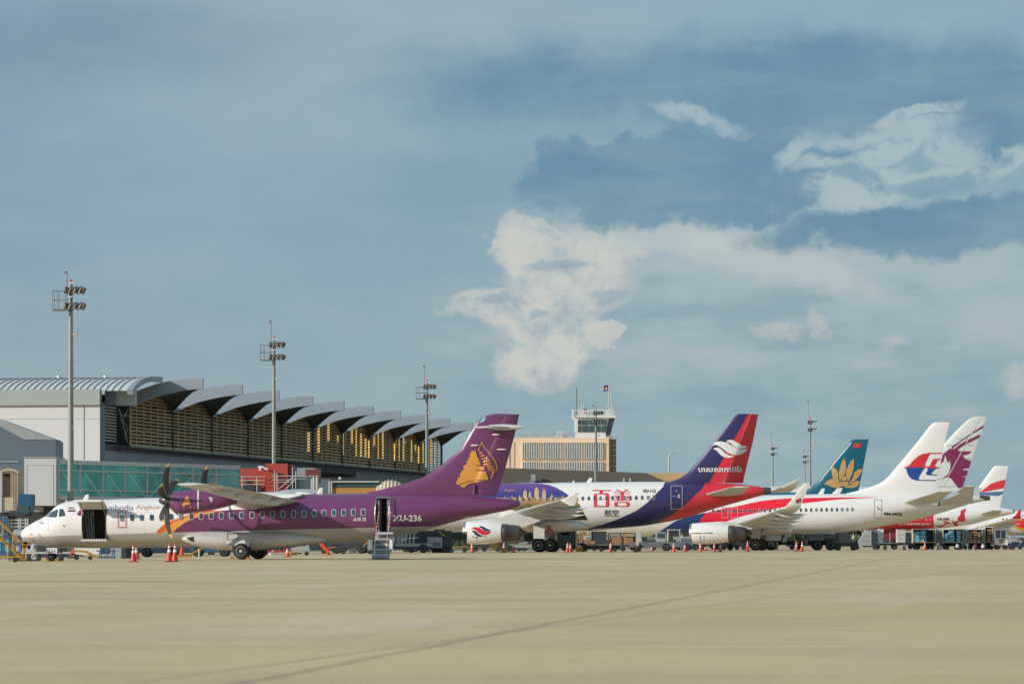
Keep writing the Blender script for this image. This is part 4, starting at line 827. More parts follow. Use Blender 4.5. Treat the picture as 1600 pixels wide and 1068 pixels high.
def jet_red_stripe():
    P = Plane('jet_airliner', 1175, 387, 'white jetliner with red stripe and red and blue kite emblem, lettered 9M-MXJ')
    def zones(P, S):
        blue = [(P.x(1008), -.5)] + S([(1017, 837), (1032, 829), (1056, 813)]) + S([(1078, 806), (1102, 800)]) + [(P.x(1110), P.z(799))]
        redhi = [(P.x(1085), P.z(830))] + S([(1092, 816), (1102, 801), (1130, 794), (1159, 788.6), (1187, 782.4), (1215, 779), (1238, 777.8), (1300, 776.6), (1340, 776.4), (1372, 776.5)])
        redlo = [(P.x(1085), 0), (P.x(1120), P.z(824))] + S([(1131, 815.5), (1161, 805.6), (1187, 799.5), (1229, 790.6), (1254, 786), (1307, 780), (1340, 778.2), (1372, 776.9)])
        return [((.008, .045, .18), blue, None, P.x(1106), P.x(1010)), ((.72, .012, .035), redhi, redlo, P.x(1372), P.x(1086))]
    c = dict(W=1.88, zones=zones,
      st=[(872, 812, 814), (873, 808.5, 818), (877, 803.5, 822.5), (884, 797, 827.5), (893, 789.5, 831.5), (903, 782.5, 834), (916, 777.5, 836), (935, 775.3, 837.4), (970, 774.6, 838.2), (1030, 774, 838), (1100, 773.4, 836.8), (1200, 772.8, 834.6), (1240, 772.2, 833.6), (1270, 771.6, 833.2), (1303, 771, 832.2), (1341, 770.8, 827.6), (1380, 771.2, 818.8), (1410, 772.4, 810), (1431, 774, 802.8), (1450, 777.5, 796.5), (1462, 781.5, 792.5), (1468, 785, 789.5)],
      fin=[(659.4, 1461, 1480), (660.4, 1458, 1483.4), (664, 1453.6, 1482.8), (680, 1441.2, 1478.8), (696, 1428.7, 1475), (720, 1408.5, 1470.5), (743.5, 1388.5, 1464.8), (750, 1381.5, 1463), (755, 1374, 1461.8), (760, 1361, 1460.6), (766, 1341, 1458), (770.5, 1322, 1455), (776, 1315, 1450)],
      wing=lambda P: (lambda X: [(0, X + 1.2, 7.9, 2.15, .13, 0), (1.9, X, 6.6, 2.3, .13, 0), (5.8, X - 2.5, 4.2, 2.75, .12, 0), (11, X - 5.1, 2.7, 3.35, .11, 0), (16.6, X - 7.6, 1.6, 3.95, .10, 0)])(P.x(1223, 16.6) + 7.6),
      winglet=lambda P: (lambda X: [(16.55, X + .02, 1.62, 3.94, .10, 0), (16.95, X - .25, 1.45, 4.05, .09, 40), (17.2, X - .62, 1.2, 4.45, .09, 72), (17.5, X - 2.1, .55, 6.3, .09, 78)])(P.x(1223, 16.6)),
      stab=lambda P: [P.px_sec(.8, 1409, 1466, 785, .10), P.px_sec(7.1, 1468, 1488, 767, .09)],
      belly=[(1085, 826, 836.8, 1.2), (1110, 820, 837, 1.8), (1160, 816, 837, 2.05), (1215, 817, 836, 2.0), (1240, 824, 834.4, 1.4)],
      eng=dict(px=(1080, 1139, 1165), cy=832.8, lat=4.83, r=1.03), gear=dict(px=1181, lat=2.86, r=.57), nose=dict(px=941, r=.36), tracks=(5.6, 8.6, 11.6, 14.0),
      aerials=[(1281, 762.6, .55), (1299, 767.5, .14)])
    fus, tr, fin, tf, wings, tails = jet(P, c)
    z = lambda q: zm(q, 1390, 640, 8.218)
    P.decal([z([(170, 738), (230, 724), (270, 692), (300, 650), (370, 590), (430, 562), (520, 548), (676, 550), (673, 562), (520, 564), (500, 590), (450, 700), (462, 724), (462, 738)]), z([(512, 722), (552, 640), (580, 625), (662, 628), (655, 640), (616, 645), (586, 700), (580, 728), (640, 731), (636, 745), (462, 745), (462, 731)])], M['red'], tf, 'kite_emblem_red', fin, .03, 4)
    P.decal([z([(185, 740), (450, 740), (415, 790), (370, 870), (376, 896), (600, 898), (598, 911), (350, 905), (290, 890), (245, 850), (225, 800), (215, 760)]), z([(490, 746), (635, 746), (600, 752), (562, 778), (535, 815), (548, 827), (617, 827), (614, 839), (480, 836), (465, 812), (490, 772)])], mat('royal_blue_ink', (.01, .06, .28), .4), tf, 'kite_emblem_blue', fin, .03, 4)
    F = lambda polys, m_, nm, par=fus, t_=tr, e_=.03: P.decal(polys, m_, t_, nm, par, e_, 4)
    F([text_poly('9M-MXJ', 1380.6, 1409, 800, 805.8, bold=.035)], M['letter'], 'registration')
    P.outline(1365.8, 1377.8, 780.3, 809.5, .55, M['mgrey'], tr, 'rear_door_outline', fus); F([[(1371, 794), (1376.5, 794.4), (1376.5, 795.6), (1371, 795.2)], [(1370.6, 791), (1372, 791), (1372, 792.6), (1370.6, 792.6)]], M['letter'], 'door_marks')
    for (a, b) in ((1127.5, 1138), (1142.3, 1153)): P.outline(a, b, 791.8, 808.6, .8, mat('pale_pink_outline', (.7, .35, .36), .4), tr, 'overwing_exit_outline', fus)
    for i in range(28): x_ = 1331.8 - 8.06 * i; P.window(x_, 795.2 + .0135 * (1331.8 - x_), 3.0, 5.0, tr, fus, M['lgrey'], .5)
    P.decal([text_poly('BOEING 737-800', 1081.5, 1113.5, 831.4, 833.4, shear=.3, bold=.02)], M['letter'], P.tcowl, 'cowl_lettering', P.cowl, .02, 4, 5)
    P.decal([[(1094, 836.5), (1095, 836.5), (1095, 846.5), (1094, 846.5)], [(1099.5, 836), (1100.3, 836), (1100.3, 848), (1099.5, 848)], [(1122, 832.5), (1123.2, 832.5), (1123.2, 833.7), (1122, 833.7)], [(1109.2, 838), (1109.5, 838), (1109.5, 849), (1109.2, 849)]], M['steel'], P.tcowl, 'cowl_placards', P.cowl, .02, 4, 5)
    wl = [o for o in bpy.data.objects if o.name.startswith('winglet') and o.parent == wings[0]][0]; tw = P.bvh([wl])
    P.decal([[(1243, 781), (1248, 778.2), (1251, 778), (1249, 781.5), (1245.5, 783)]], M['red'], tw, 'kite_emblem_red', wl, .02, 4, 17); P.decal([[(1243.5, 781.5), (1249, 782), (1247, 786), (1244, 785)]], M['navy'], tw, 'kite_emblem_blue', wl, .02, 4, 17); P.decal([[(1250.5, 779), (1252, 779), (1250.5, 784.5), (1249.2, 784.5)]], M['letter'], tw, 'winglet_mark', wl, .02, 4, 17)
    k = MB(); k.use(M['dgrey']); k.lathe([(0, .27), (-.2, .25), (-.2, .1)], (P.x(1466), 0, P.z(787)), (1, 0, 0), 16); k.build('exhaust_cone', fus)
    k = MB(); k.use(M['lgrey']); a_, b_ = P.at(909, 836.4, .6), P.at(925.5, 848, .6); k.b2(b_.x, a_.x, .55, .6, b_.z, a_.z); gd = k.build('nose_gear_door', P.root)
    P.decal([text_poly('XJ', 914.5, 922.5, 838.4, 842.6, bold=.02)], M['letter'], P.bvh([gd]), 'door_lettering', gd, .012, 20, .6)
jet_red_stripe()

def jet_lotus():
    P = Plane('jet_airliner', 1130, 419, 'teal topped jetliner with golden lotus on its teal fin')
    c = dict(W=1.975, zones=lambda P, S: [((.0, .105, .165), None, [(P.x(1400), P.z(775.5)), (P.x(720), P.z(777.5))], None, None)], finbase=(.0, .105, .165),
      st=[(727, 808, 810), (731, 800, 817), (740, 793, 824), (752, 783, 829), (766, 774, 832), (785, 770, 833.5), (1000, 769.4, 833.5), (1180, 768.8, 832), (1230, 768.6, 824), (1290, 768.8, 809), (1340, 770.5, 794), (1366, 774, 786), (1374, 779, 782)],
      fin=[(685.8, 1333, 1357.5), (688, 1329.5, 1357), (692, 1326, 1356), (715, 1307.5, 1351.5), (740, 1287.5, 1346.7), (753, 1277, 1344.2), (762, 1266, 1342.4), (768, 1255, 1341), (773, 1250, 1340)],
      wing=lambda P: (lambda X: [(0, X + .9, 7.2, 2.75, .14, 0), (1.9, X, 6.1, 2.95, .14, 0), (6.4, X - 2.35, 3.9, 3.42, .12, 0), (16.8, X - 7.6, 1.55, 4.0, .10, 0)])(P.x(985, 2)),
      stab=lambda P: [P.px_sec(.6, 1292, 1335, 786, .10), P.px_sec(6.2, 1330, 1350, 777, .09)],
      eng=dict(px=(940, 990, 1010), cy=833, lat=5.75, r=.95), gear=dict(px=1062, lat=3.8, r=.58), nose=dict(px=802, r=.38))
    fus, tr, fin, tf, wings, tails = jet(P, c); z = lambda q: zm(q, 1180, 620, 7.122)
    gm = mat('lotus_gold', (.50, .31, .11), .45)
    pet = [[(770, 970), (800, 930), (850, 910), (900, 922), (935, 950), (970, 985), (940, 1005), (900, 1010), (850, 1000), (800, 975)], [(840, 775), (880, 785), (912, 815), (922, 850), (922, 900), (938, 945), (915, 968), (890, 950), (866, 912), (855, 860), (850, 810)],
           [(990, 680), (1005, 720), (1012, 790), (1002, 845), (985, 872), (965, 885), (955, 905), (955, 940), (935, 905), (930, 850), (945, 780), (965, 720)], [(1095, 685), (1100, 720), (1096, 790), (1080, 850), (1055, 905), (1028, 945), (1025, 900), (1008, 870), (1015, 810), (1040, 750), (1065, 710)],
           [(1190, 795), (1185, 830), (1150, 890), (1110, 930), (1050, 965), (1045, 955), (1082, 905), (1098, 860), (1102, 840), (1140, 805)], [(1165, 940), (1150, 980), (1120, 1000), (1060, 1012), (1010, 1005), (975, 985), (1060, 975), (1100, 940), (1135, 930)],
           [(990 + 30 * math.cos(i * math.pi / 8), 905 + 28 * math.sin(i * math.pi / 8)) for i in range(16)], [(930, 955), (960, 938), (990, 945), (1022, 938), (1045, 958), (1020, 985), (975, 992), (945, 980)]]
    P.decal([z(q) for q in pet], gm, tf, 'lotus_emblem', fin, .03, 4)
    P.decal([z([(1100, 514), (1181, 512), (1170, 562), (1090, 564)])], M['red'], tf, 'fin_flag', fin, .03, 4); P.decal([z([(1134 + (16 if i % 2 == 0 else 6) * math.sin(i * math.pi / 5), 537 - (16 if i % 2 == 0 else 6) * math.cos(i * math.pi / 5)) for i in range(10)])], M['yellow'], tf, 'fin_flag_star', fin, .045, 4)
    P.decal([z([(1066, 508), (1075, 508), (722, 936), (713, 936)])], M['white'], tf, 'leading_edge_strip', fin, .03, 4)
jet_lotus()

def jet_maroon():
    P = Plane('jet_airliner', 1210, 508, 'pale grey wide-body jetliner with maroon antelope emblem on its fin')
    gy = (.60, .63, .62)
    c = dict(W=2.82, base=gy, zones=lambda P, S: [], finbase=gy,
      st=[(842, 805, 807), (846, 795, 815), (856, 784, 822), (870, 770, 827), (888, 762.5, 829), (915, 759.6, 830), (1199, 759, 830), (1330, 759.2, 829), (1384, 760.4, 820.8), (1429, 763.5, 812.5), (1487, 769.5, 795.5), (1515, 772.8, 787), (1528, 774, 784), (1547, 776.6, 780.4)],
      fin=[(650.3, 1524, 1542), (652, 1519, 1541), (656, 1511.5, 1540), (664, 1503, 1537.8), (679, 1488, 1532), (692.3, 1475.8, 1527), (720, 1450, 1518), (745, 1426, 1509.8), (760.5, 1411, 1504.4), (768, 1402, 1502)],
      wing=lambda P: (lambda X: [(0, X + 1.6, 12.5, 3.6, .13, 0), (2.8, X, 10.4, 3.8, .13, 0), (9.5, X - 4.2, 6.6, 4.7, .11, 0), (20, X - 10.5, 3.9, 5.9, .10, 0), (28.6, X - 15.6, 2.0, 7.4, .09, 0)])(P.x(1220, 28.6) + 15.6),
      winglet=lambda P: (lambda X: [(28.55, X + .02, 2.0, 7.4, .09, 0), (29.2, X - .8, 1.3, 7.75, .09, 45), (29.5, X - 2.0, .6, 8.3, .09, 60)])(P.x(1220, 28.6)),
      stab=lambda P: [P.px_sec(1.5, 1464, 1519, 786, .10), P.px_sec(9.5, 1508, 1523, 759, .09)], stabmat=M['offwhite'],
      eng=dict(px=(1010, 1062, 1085), cy=829, lat=9.4, r=1.45), gear=dict(px=1185, lat=5.3, r=.7, dx=(-.7, .7)), nose=dict(px=925, r=.52), tracks=(8, 12, 16, 20))
    fus, tr, fin, tf, wings, tails = jet(P, c); z = lambda q: zm(q, 1390, 640, 8.218)
    P.decal([z([(775, 494), (900, 400), (1060, 290), (1210, 192), (1200, 228), (1065, 300), (1000, 345), (900, 415), (800, 500), (800, 470)]), z([(682, 572), (775, 494), (800, 500), (830, 500), (900, 440), (990, 392), (1165, 310), (1150, 352), (1000, 430), (925, 470), (868, 518), (900, 530), (1050, 530), (1012, 568), (935, 582), (960, 620), (1045, 658), (1022, 745), (935, 758), (935, 770), (1014, 772), (992, 846), (930, 854), (930, 862), (985, 862), (940, 990), (885, 1006), (840, 950), (790, 880), (745, 862), (670, 870), (720, 850), (762, 805), (780, 740), (782, 690), (765, 625), (755, 680), (738, 665), (725, 610), (708, 580), (690, 660), (650, 690), (636, 770), (612, 860), (640, 740), (655, 690), (668, 640)])],
            M['maroon'], tf, 'antelope_emblem', fin, .04, 4)
    P.decal([z([(1150, 115), (1156, 117), (692, 972), (684, 972)])], M['white'], tf, 'hinge_line', fin, .05, 5)
    P.decal([z([(x0, y0), (x1, y0), (x1 - 5, y0 + 16), (x0 - 14, y0 + 16)]) for (x0, x1, y0) in ((870, 1000, 362), (740, 820, 448), (1010, 1080, 445), (985, 1050, 620), (600, 700, 880), (620, 840, 975))], mat('pale_green_grey', (.42, .48, .46), .4), tf, 'fin_stripes', fin, .03, 5)
    k = MB(); k.use(M['burnt']); k.lathe([(0, .42), (-1.3, .27), (-1.3, .2)], (P.x(1531), 0, P.z(779)), (1, 0, 0), 16); k.build('exhaust_cone', fus)
jet_maroon()

def jet_red_front():
    P = Plane('jet_airliner', 1380, 569, 'distant jetliner with red forward fuselage, white rear and red banded fin lettered HS-ABS')
    def zones(P, S): return [((.62, .02, .035), [(P.x(1181), 8), (P.x(1452), 8), (P.x(1464), P.z(806)), (P.x(1460), P.z(815)), (P.x(1457), P.z(822)), (P.x(1470), -1)][:2] + [(P.x(1460), 8)], None, P.x(1460), None)]
    def finz(P): return [((.62, .03, .05), [(P.x(1530), P.z(771)), (P.x(1548), P.z(757)), (P.x(1560), P.z(753)), (P.x(1572), P.z(750.5))], [(P.x(1530), P.z(771)), (P.x(1550), P.z(767.5)), (P.x(1572), P.z(763))], None, None), ((.09, .16, .33), [(P.x(1518), P.z(771)), (P.x(1566), P.z(768.6))], [(P.x(1518), P.z(773)), (P.x(1560), P.z(776)), (P.x(1568), P.z(772))], None, None)]
    c = dict(W=1.975, zones=zones, finz=finz,
      st=[(1176, 812, 814), (1180, 804, 820), (1190, 796, 825), (1204, 791, 828), (1230, 790, 828.5), (1380, 789, 828.5), (1440, 788.6, 827.4), (1458, 788.6, 826), (1513, 789, 819.6), (1552, 791, 809.5), (1572, 793.5, 804.5), (1584, 796.5, 801.5)],
      fin=[(727.3, 1556, 1575.7), (729, 1552.5, 1575.2), (732, 1550, 1574.6), (750, 1537, 1571.3), (770.5, 1522, 1567), (776, 1517, 1566), (785, 1507, 1564), (792, 1500, 1563)],
      wing=lambda P: (lambda X: [(0, X + .9, 7.2, 2.75, .14, 0), (1.9, X, 6.1, 2.95, .14, 0), (6.4, X - 2.35, 3.9, 3.42, .12, 0), (16.8, X - 7.6, 1.55, 4.0, .10, 0)])(P.x(1300, 2)),
      stab=lambda P: [P.px_sec(.6, 1528, 1562, 803.5, .10), P.px_sec(6.2, 1551, 1566, 796.5, .09)],
      eng=dict(px=(1285, 1322, 1338), cy=836, lat=5.75, r=.95), gear=dict(px=1352, lat=3.8, r=.58), nose=dict(px=1232, r=.38))
    fus, tr, fin, tf, wings, tails = jet(P, c); z = lambda q: zm(q, 1380, 760, 7.2727)
    F = lambda polys, m_, nm: P.decal(polys, m_, tr, nm, fus, .04, 4)
    F([text_poly('NOW EVERYONE CAN FLY', 1405, 1455.5, 816.2, 819.6, bold=.03)], M['wletter'], 'slogan'); F([text_poly('HS-ABS', 1464.6, 1483, 808.4, 812, bold=.03)], M['letter'], 'registration'); F([[(1446.5, 810.5), (1448.5, 810.5), (1448, 812.8)], [(1452.5, 810.5), (1455, 810.5), (1453.5, 812.8)]], M['wletter'], 'slogan_mark')
    F([z([(590, 430), (620, 445), (665, 440), (700, 425), (710, 405), (672, 392), (700, 385), (745, 400), (770, 415), (720, 418), (690, 445), (650, 462), (615, 455)]), z([(780, 375), (800, 400), (820, 390), (850, 385), (845, 350), (875, 320), (880, 270), (945, 245), (925, 290), (925, 345), (935, 375), (910, 395), (870, 390), (830, 405), (850, 430), (862, 455), (815, 440), (790, 415)])], mat('red_swirl_ink', (.55, .03, .05), .4), 'red_swirl_marking')
    k = MB(); k.use(M['dgrey']); k.lathe([(0, .30), (-.35, .26), (-.35, .2)], (P.x(1581.5), 0, P.z(799.5)), (1, 0, 0), 14); k.build('exhaust_cone', fus)
jet_red_front()

def jet_yellow():
    P = Plane('jet_airliner', 1560, 652, 'farthest jetliner with yellow and red belly sweep at the frame edge')
    def zones(P, S):
        return [((.75, .33, .03), [(P.x(1545), P.z(822)), (P.x(1560), P.z(816)), (P.x(1572), P.z(811.5)), (P.x(1600), P.z(810)), (P.x(1750), P.z(800))], [(P.x(1545), P.z(823)), (P.x(1572), P.z(821)), (P.x(1600), P.z(830)), (P.x(1650), P.z(838))], None, P.x(1545)),
                ((.66, .02, .02), [(P.x(1568), P.z(818)), (P.x(1582), P.z(813.5)), (P.x(1700), P.z(811))], [(P.x(1568), P.z(818.5)), (P.x(1585), P.z(821.5)), (P.x(1600), P.z(825)), (P.x(1700), P.z(830))], None, P.x(1568))]
    c = dict(W=1.975, zones=zones,
      st=[(1398, 816, 818), (1404, 806, 826), (1420, 799, 832), (1440, 797.5, 835), (1600, 797.5, 836), (1660, 797.5, 830), (1730, 800, 812), (1752, 804, 808)],
      fin=[(742, 1722, 1743), (760, 1710, 1739), (790, 1690, 1732), (800, 1680, 1730)],
      wing=lambda P: (lambda X: [(0, X + .9, 7.2, 2.6, .14, 0), (1.9, X, 6.1, 2.8, .14, 0), (6.4, X - 2.35, 3.9, 3.3, .12, 0), (16.8, X - 7.6, 1.55, 4.4, .10, 0)])(P.x(1580, 16.8) + 7.6),
      winglet=lambda P: (lambda X: [(16.75, X, 1.56, 4.4, .10, 0), (17.1, X - .3, 1.3, 4.7, .09, 45), (17.3, X - .7, .8, 5.0, .09, 72), (17.4, X - 1.3, .35, 5.9, .09, 80)])(P.x(1580, 16.8)), wlmat=M['red'],
      stab=lambda P: [P.px_sec(.6, 1700, 1726, 808, .10), P.px_sec(6.2, 1716, 1730, 804, .09)],
      eng=dict(px=(1500, 1530, 1545), cy=838, lat=5.75, r=.95), gear=dict(px=1560, lat=3.8, r=.58), nose=dict(px=1446, r=.38))
    fus, tr, fin, tf, wings, tails = jet(P, c)
    for i in range(6): x_ = 1566 + 6.2 * i; P.decal([[(x_, 809.4), (x_ + 2, 809.4), (x_ + 2, 812), (x_, 812)]], M['navy'], tr, 'window', fus, .04, 6)
    P.decal([text_poly('B-LIN', 1589, 1602, 804, 806.4)], M['letter'], tr, 'registration', fus, .04, 6)
jet_yellow()

# ================================================================== terminal on the left
AX = Vector((.1686, .9857, 0)); OU = Vector((.9857, -.1686, 0))
UNIT = 1.22                                            # terminal drawing unit in metres, heights counted from eye level
def fp(Y, u=0.0, z=0.0):
    p = Vector((-84 + .171 * Y, Y, z - CH)) + OU * u; return p * UNIT + Vector((0, 0, CH))
def beam_on(k, p, q, w, h):                             # square bar between two points
    p, q = Vector(p), Vector(q); d = (q - p).normalized(); s_ = d.cross(Vector((0, 0, 1)));
    if s_.length < .01: s_ = Vector((1, 0, 0))
    s_.normalize(); t_ = s_.cross(d)
    k.loft([[c + s_ * a * w / 2 + t_ * b * h / 2 for a, b in ((-1, -1), (1, -1), (1, 1), (-1, 1))] for c in (p, q)], True, False)
def terminal():
    T = thing('terminal_building', fp(313), 'airport terminal with bamboo coloured louvre facade and curved grey roof blades', 'terminal')
    TI = T.location.copy()
    def B(k, nm, par=T, m=None):
        k.v = [tuple(Vector(p) - TI) for p in k.v]; return k.build(nm, par, m)
    Y0, dY = 314.0, 13.05; zc = 11.5; zb = 8.48
    def ztop(t): return zc + (1.28 * math.sin(min(1, t / .72) * math.pi / 2) if t < .72 else 1.28 * math.cos((t - .72) / .28 * math.pi / 2) ** .8)
    nb = 10
    rnd = random.Random(3)
    for b in range(nb):
        ya = Y0 + b * dY; k = MB(); k.use(M['wood']); rows = 15; dz = .272
        for r in range(rows + 1):
            z = zb + .12 + r * dz
            ts = [i / 40 for i in range(41) if ztop(i / 40) > z + .1]
            if not ts: continue
            t0, t1 = min(ts), max(ts); n = 8 if (t1 - t0) > .5 else 4
            for i in range(n):                          # each board sits a little differently
                ta, tb = t0 + (t1 - t0) * i / n, t0 + (t1 - t0) * (i + 1) / n; j = rnd.uniform(-.02, .02)
                beam_on(k, fp(ya + ta * dY, .06, z + j), fp(ya + tb * dY - .05, .06, z + j), .05, .155 if r < 5 else .138)
        for i in range(1, 6):
            t = i / 6; beam_on(k, fp(ya + t * dY, .02, zb), fp(ya + t * dY, .02, ztop(t)), .14, .07)
        k.use(mat('bay_post_steel', (.07, .06, .05), .6)); beam_on(k, fp(ya + dY - .15, .12, zb - .25), fp(ya + dY - .15, .12, zc + .1), .3, .26)
        k.use(mat('pale_rail', (.36, .31, .2), .6)); beam_on(k, fp(ya, .16, zb + 1.75), fp(ya + dY - .3, .16, zb + 1.75), .08, .12); beam_on(k, fp(ya, .14, zb), fp(ya + dY - .1, .14, zb), .10, .17)
        B(k, 'louvre_panel')
        if b in (6, 7, 8): q = MB(); q.use(M['glow']); beam_on(q, fp(ya + dY - .45, .16, zb + .9), fp(ya + dY - .45, .16, zb + 2.7), .12, .5); B(q, 'sun_glow_post')  # post made to glow as if sunlit
        # roof shell with its overhanging blade
        arch_t = [(0, 12.55), (1.1, 12.98), (2.3, 13.38), (3.4, 13.6), (4.5, 13.73), (5.25, 13.78), (6.0, 13.78)]
        arch_b = [(0, 11.42), (1.1, 11.92), (2.3, 12.36), (3.4, 12.62), (4.5, 12.82), (5.25, 12.9), (6.0, 12.93)]
        q = MB(); q.use(M['fascia']); th = .35
        ft_ = [fp(ya, u, z) for u, z in arch_t]; fb_ = [fp(ya, u, z) for u, z in arch_b]
        r1 = ft_ + fb_[::-1]; r2 = [p + AX * th for p in r1]; q.loft([r1, r2], True, False)
        C = fp(ya + dY, 0, zc + .0)
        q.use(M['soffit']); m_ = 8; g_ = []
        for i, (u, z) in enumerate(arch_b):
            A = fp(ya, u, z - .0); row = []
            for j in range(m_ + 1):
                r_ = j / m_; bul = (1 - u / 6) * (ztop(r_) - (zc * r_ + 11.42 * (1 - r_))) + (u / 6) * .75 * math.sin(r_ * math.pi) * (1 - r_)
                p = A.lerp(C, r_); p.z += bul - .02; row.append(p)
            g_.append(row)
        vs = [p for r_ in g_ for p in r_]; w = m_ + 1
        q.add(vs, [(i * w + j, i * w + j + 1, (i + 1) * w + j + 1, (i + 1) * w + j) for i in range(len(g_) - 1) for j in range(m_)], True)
        q.use(M['roofm']); g2 = []
        for i, (u, z) in enumerate(arch_t):
            A = fp(ya, u, z - .08); row = []
            Ct = fp(ya + dY, 0, zc + .55)
            for j in range(m_ + 1):
                r_ = j / m_; p = A.lerp(Ct, r_); p.z += (1 - u / 6) * .7 * math.sin(r_ * math.pi) + (u / 6) * .6 * math.sin(r_ * math.pi) * (1 - r_); row.append(p)
            g2.append(row)
        vs = [p for r_ in g2 for p in r_]; q.add(vs, [(i * w + j, i * w + j + 1, (i + 1) * w + j + 1, (i + 1) * w + j) for i in range(len(g2) - 1) for j in range(m_)], True)
        q.use(M['roofm'])
        for j in range(m_): q.add([g_[-1][j], g_[-1][j + 1], g2[-1][j + 1], g2[-1][j]], [(0, 1, 2, 3)])
        # main roof continuing inland behind the shell
        for j in range(m_): q.add([g2[0][j], g2[0][j + 1], g2[0][j + 1] - OU * 30 + Vector((0, 0, .5)), g2[0][j] - OU * 30 + Vector((0, 0, .5))], [(0, 1, 2, 3)])
        B(q, 'roof_blade')
        q = MB(); q.use(M['wood']);                      # curved rib along the top of the louvres
        pr = None
        for i in range(11):
            t = .72 + .28 * i / 10; p = fp(ya + t * dY, .14, ztop(t))
            if pr is not None: beam_on(q, pr, p, .14, .16)
            pr = p
        B(q, 'facade_rib')
        if b >= 4:                                       # glowing strips added in place of sunlight seen through the louvres
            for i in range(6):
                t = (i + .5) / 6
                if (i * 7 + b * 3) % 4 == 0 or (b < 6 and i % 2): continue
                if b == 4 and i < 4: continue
                q = MB(); q.use(M['glow']); beam_on(q, fp(ya + t * dY, -.55, zb + 1.05 + (0 if (i + b) % 3 else 1.2)), fp(ya + t * dY, -.55, ztop(t) - .35), .30 if (i + b) % 2 else .16, .12); B(q, 'sun_glow_strip')
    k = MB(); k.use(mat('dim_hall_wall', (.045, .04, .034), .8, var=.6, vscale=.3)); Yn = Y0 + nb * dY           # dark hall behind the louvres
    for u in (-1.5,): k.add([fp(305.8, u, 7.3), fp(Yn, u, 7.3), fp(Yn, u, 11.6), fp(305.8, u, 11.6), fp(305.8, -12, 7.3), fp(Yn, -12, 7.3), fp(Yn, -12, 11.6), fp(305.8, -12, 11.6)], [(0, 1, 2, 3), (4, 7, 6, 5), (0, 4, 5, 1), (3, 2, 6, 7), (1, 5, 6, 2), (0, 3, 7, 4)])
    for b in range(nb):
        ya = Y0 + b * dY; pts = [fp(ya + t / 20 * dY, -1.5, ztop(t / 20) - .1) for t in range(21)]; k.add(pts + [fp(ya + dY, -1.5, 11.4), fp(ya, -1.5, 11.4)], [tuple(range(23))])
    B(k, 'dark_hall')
    k = MB(); k.use(M['soffit']);                        # walkway truss under the louvres
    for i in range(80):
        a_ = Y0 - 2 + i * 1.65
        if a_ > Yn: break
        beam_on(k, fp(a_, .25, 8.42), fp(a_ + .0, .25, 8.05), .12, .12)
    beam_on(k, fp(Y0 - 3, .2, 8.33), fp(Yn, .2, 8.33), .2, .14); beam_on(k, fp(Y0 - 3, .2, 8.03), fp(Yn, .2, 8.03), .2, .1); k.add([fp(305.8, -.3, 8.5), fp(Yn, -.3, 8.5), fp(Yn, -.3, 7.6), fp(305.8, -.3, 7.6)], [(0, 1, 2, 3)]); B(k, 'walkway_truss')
    k = MB(); k.use(M['slate']);                         # lower wall
    def wall(y0, y1, z0, z1, u=-.1, u2=-12): k.loft([[fp(y, a, z) for a, z in ((u, z0), (u, z1), (u2, z1), (u2, z0))] for y in (y0, y1)], True, False)
    wall(305.8, 384, -1, 7.98, -.12); k.use(M['concrete']); wall(400, Yn + 40, -1, 8.0, -.12); B(k, 'lower_wall')
    k = MB(); k.use(M['black']); wall(384.1, 399.9, -1, 7.95, -2.5); B(k, 'service_opening')
    k = MB(); k.use(mat('orange_wall_band', (.42, .22, .09), .7)); wall(400.5, 431, 5.95, 6.75, .0, -.1); B(k, 'orange_band')
    # end bay: grey horizontal louvres, trusswork
    k = MB(); k.use(M['lgrey'])
    for i in range(13): beam_on(k, fp(306.2, .0, 8.75 + i * .235), fp(310.3, .0, 8.75 + i * .235 - .02), .05, .10)
    B(k, 'grey_louvres')
    k = MB(); k.use(M['steel']); beam_on(k, fp(309.9, .3, 11.3), fp(312.4, .3, 8.7), .1, .12); beam_on(k, fp(312.6, .3, 11.3), fp(310.9, .3, 10.4), .06, .06); beam_on(k, fp(310.9, .3, 10.4), fp(312.6, .3, 9.8), .06, .06); beam_on(k, fp(312.6, .3, 9.8), fp(311.6, .3, 9.2), .06, .06); beam_on(k, fp(310.6, .3, 10.8), fp(313, .3, 10.8), .06, .06)
    k.use(mat('yellow_post', (.5, .36, .1), .5)); beam_on(k, fp(313.3, .3, 8.5), fp(313.3, .3, 11.4), .16, .16); B(k, 'end_truss')
    k = MB(); k.use(M['slate']); beam_on(k, fp(305.9, .1, 7), fp(305.9, .1, 11.45), .5, .3); B(k, 'corner_post')
    # end wall towards the camera, its fascia and the ribbed vault
    def ew(u, z, d=0): return fp(305.6, u, z) + AX * d * UNIT
    k = MB(); k.use(M['wallw']); k.loft([[ew(0, z, 0) if i == 0 else ew(-30, z, 0) for i in (0, 1)] + [ew(-30, z, .5), ew(0, z, .5)] for z in (-1, 11.42)], True, False); B(k, 'end_wall')
    k = MB(); k.use(M['mgrey'])
    for u in (-1.25,): beam_on(k, ew(u, 7.2, -.02), ew(u, 11.4, -.02), .06, .02)
    beam_on(k, ew(-30, 10.35, -.01), ew(0, 10.35, -.01), .02, .02); B(k, 'wall_joint')
    k = MB(); k.use(M['fascia'])
    def fas(u0, u1, d, z0=11.42, z1=12.62): k.loft([[ew(u, z0, d), ew(u, z1, d), ew(u, z1, d + .6), ew(u, z0, d + .6)] for u in (u0, u1)], True, False)
    k.use(mat('fascia_light', (.32, .36, .36), .5, var=.1, vscale=.4)); fas(-30, .05, -.25); fas(.8, 2.35, 1.6); k.use(M['slate']); fas(.06, .8, 1.2); B(k, 'end_fascia')
